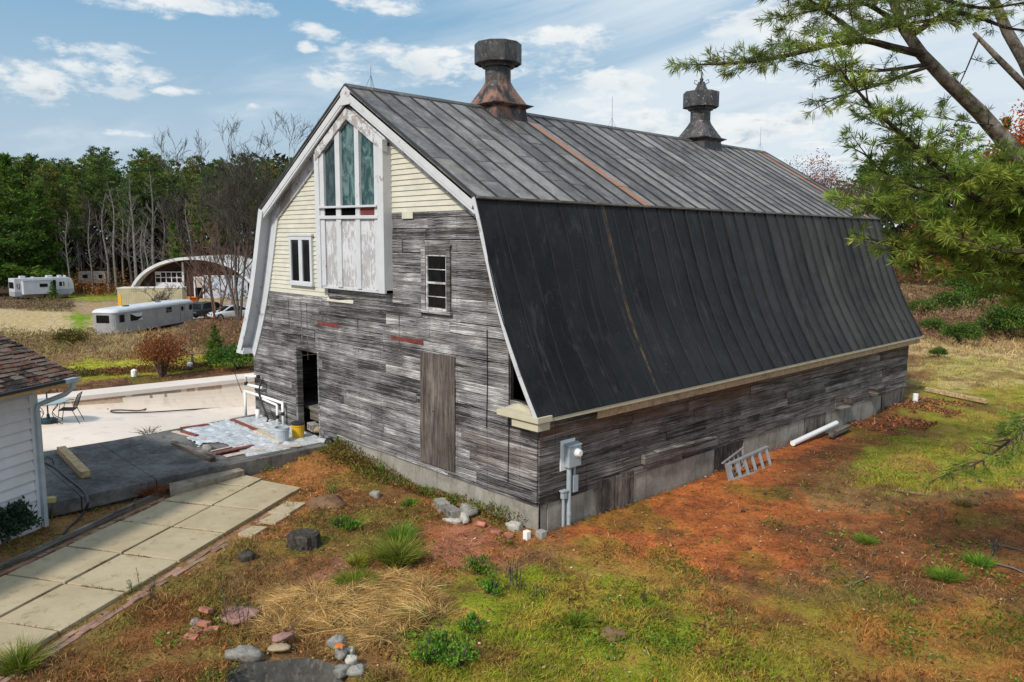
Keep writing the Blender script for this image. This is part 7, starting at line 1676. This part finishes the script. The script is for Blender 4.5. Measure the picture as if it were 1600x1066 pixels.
brush('foundation_weeds', [(-7.1, -.75), (-5.5, -.70), (-3.2, -.45), (-1.0, -.30), (-.2, -.06), (-7.2, -.06)], 4200, .34, [(.16, .12, .035), (.12, .19, .03), (.26, .17, .06), (.10, .15, .025), (.22, .11, .045)], 'ragged weeds growing along the gable foundation', .09, 141)
# ---- garden pond and its stones
def pond():
    n, m = 40, 9; V = []
    for i in range(m+1):
        s = i/m
        for j in range(n):
            a = 2*math.pi*j/n; rr = (.86+.07*math.sin(2*a+1)+.05*math.sin(5*a))*s
            u, v = rr*math.cos(a)*.95, rr*math.sin(a)*.60; x = POND[0]+u*.8-v*.6; y = POND[1]+u*.6+v*.8
            V.append((x, y, -.40+.42*max(0, (s-.5)/.5)**1.3))
    b = MB(); b.mesh(V, [(i*n+j, i*n+(j+1) % n, (i+1)*n+(j+1) % n, (i+1)*n+j) for i in range(m) for j in range(n)]); o = b.build('garden_pond', M['pond_liner'], smooth=True)
    tag(o, 'dry dark garden pond shell sunk in the ground at the bottom edge', 'pond')
pond()
rg_n = np.random.RandomState(6); n_ = 420; a_ = rg_n.rand(n_)*6.28; e_ = rg_n.rand(n_)**.5*.52; u_, v_ = e_*np.cos(a_)*.95+.12, e_*np.sin(a_)*.6-.06; P_ = np.stack([POND[0]+u_*.8-v_*.6, POND[1]+u_*.6+v_*.8, -.385+rg_n.rand(n_)*.03], 1); D__ = unit(rg_n.randn(n_, 3)*np.array([1, 1, .3]))*rg_n.uniform(.03, .08, (n_, 1))
tag(leaf_obj('pond_leaves', P_, D__, perp(D__, rg_n)*np.array([1, 1, .4])*.022, jit(rg_n, blend(rg_n, [(.36, .11, .05), (.24, .08, .05), (.45, .18, .07), (.15, .07, .05)], n_), n_), 'litter'), 'reddish fallen leaves on the floor of the garden pond', 'leaves', kind='stuff')
for i, (px, py, sx, sy, sz, mat, lab, cat) in enumerate([(383, 1024, .52, .26, .16, 'rock_grey', 'long grey stone on the left rim of the pond', 'rock'), (436, 1012, .30, .18, .08, 'rock_tan', 'flat tan stone on the back rim of the pond', 'rock'), (441, 1003, .28, .18, .08, 'slab_pink', 'flat dark reddish stone on top of the tan one', 'rock'), (527, 1005, .24, .24, .16, 'rock_grey', 'mid grey stone under the orange leaf', 'rock'), (533, 1024, .16, .16, .14, 'rock_grey', 'round grey stone below the orange leaf', 'rock'), (547, 1018, .13, .13, .10, 'rock_pale', 'small round pale stone right of the pond', 'rock'), (549, 1034, .16, .15, .13, 'rock_pale', 'pale angular stone at the right rim of the pond', 'rock'), (535, 1050, .22, .18, .14, 'rock_grey', 'mottled stone at the inner right rim of the pond', 'rock'), (557, 1052, .16, .22, .14, 'rock_grey', 'grey stone at the bottom right rim of the pond', 'rock'), (531, 990, .12, .10, .08, 'rock_pale', 'small pale stone at the tip of the straw', 'rock'), (402, 1062, .26, .16, .14, 'rock_tan', 'tan stone inside the pond at the bottom edge', 'rock'), (306, 966, .16, .14, .12, 'rock_grey', 'small grey stone beside the brick heap', 'rock')]):
    p = gz(px, py, .0); z = float(H(p[0], p[1])); z = max(z, -.34) if i != 10 else -.34; z = max(z, -.02) if i < 9 and i != 10 else z
    if i == 2: z += .07
    rock('rock', (p[0], p[1], z), (sx, sy, sz), mat, lab, cat, rz=.6 if i == 0 else i*.7, seed=40+i, sink=.25)
p = gz(530, 1010, .14); b = MB(); b.mesh([tuple(p+np.array(v)) for v in ((0, -.09, 0), (.05, -.03, .02), (.10, -.02, .0), (.05, .03, .02), (.03, .09, -.01), (-.03, .04, .02), (-.09, .03, .0), (-.04, -.03, .02))], [(0, 1, 7), (1, 2, 3), (3, 4, 5), (5, 6, 7), (1, 3, 5, 7)]); tag(b.build('maple_leaf', M['orange_plastic'], fix=False), 'bright orange maple leaf on the pond stones', 'leaf')
# sticks, cones and branches on the near ground
rg_ = random.Random(17)
for i in range(26):
    px, py = rg_.uniform(1150, 1560), rg_.uniform(740, 900); p = gh(px, py); b = MB(); rr = rg_.uniform(.022, .036); b.lathe([(.004, -rr*2), (rr*.8, -rr), (rr, 0), (rr*.7, rr*1.2), (.004, rr*2)], n=7); Mx = Matrix.Translation((p[0], p[1], p[2]+rr*.8)) @ Matrix.Rotation(rg_.uniform(0, 6), 4, 'Z') @ Matrix.Rotation(1.4, 4, 'X'); b.v = [tuple(Mx @ Vector(v)) for v in b.v]; tag(b.build('pine_cone', M['stump_wood']), 'dark pine cone lying on the orange needles', 'pine cone', 'pine cones on the needle litter')
for i, (a, c, r, lab) in enumerate([((1545, 848), (1600, 862), .02, 'pale stick near the right picture edge'), ((1548, 870), (1556, 842), .014, 'short upright pale twig near the right edge'), ((1230, 895), (1252, 902), .010, 'thin pale stick on the orange ground'), ((1390, 770), (1450, 778), .012, 'dark twig on the needles below the bough'), ((1555, 880), (1602, 900), .022, 'broken branch at the right edge'), ((1320, 920), (1365, 905), .012, 'grey stick between the two green tufts and the lawn'), ((1470, 800), (1467, 822), .012, 'bleached twig on the brown litter')]):
    p, q = gh(*a), gh(*c); b = MB(); mid = (p+q)/2+np.array([.03, .02, .04]); b.tube([p+np.array([0, 0, .02]), mid, q+np.array([0, 0, .03])], [r, r*.85, r*.5], 5); tag(b.build('stick', M['bark_pale']), lab, 'stick')
p = gh(958, 990); rock('earth_mound', p, (.42, .34, .14), 'bare_soil', 'small reddish earth mound in the near lawn', 'earth mound', seed=70, sink=.5)
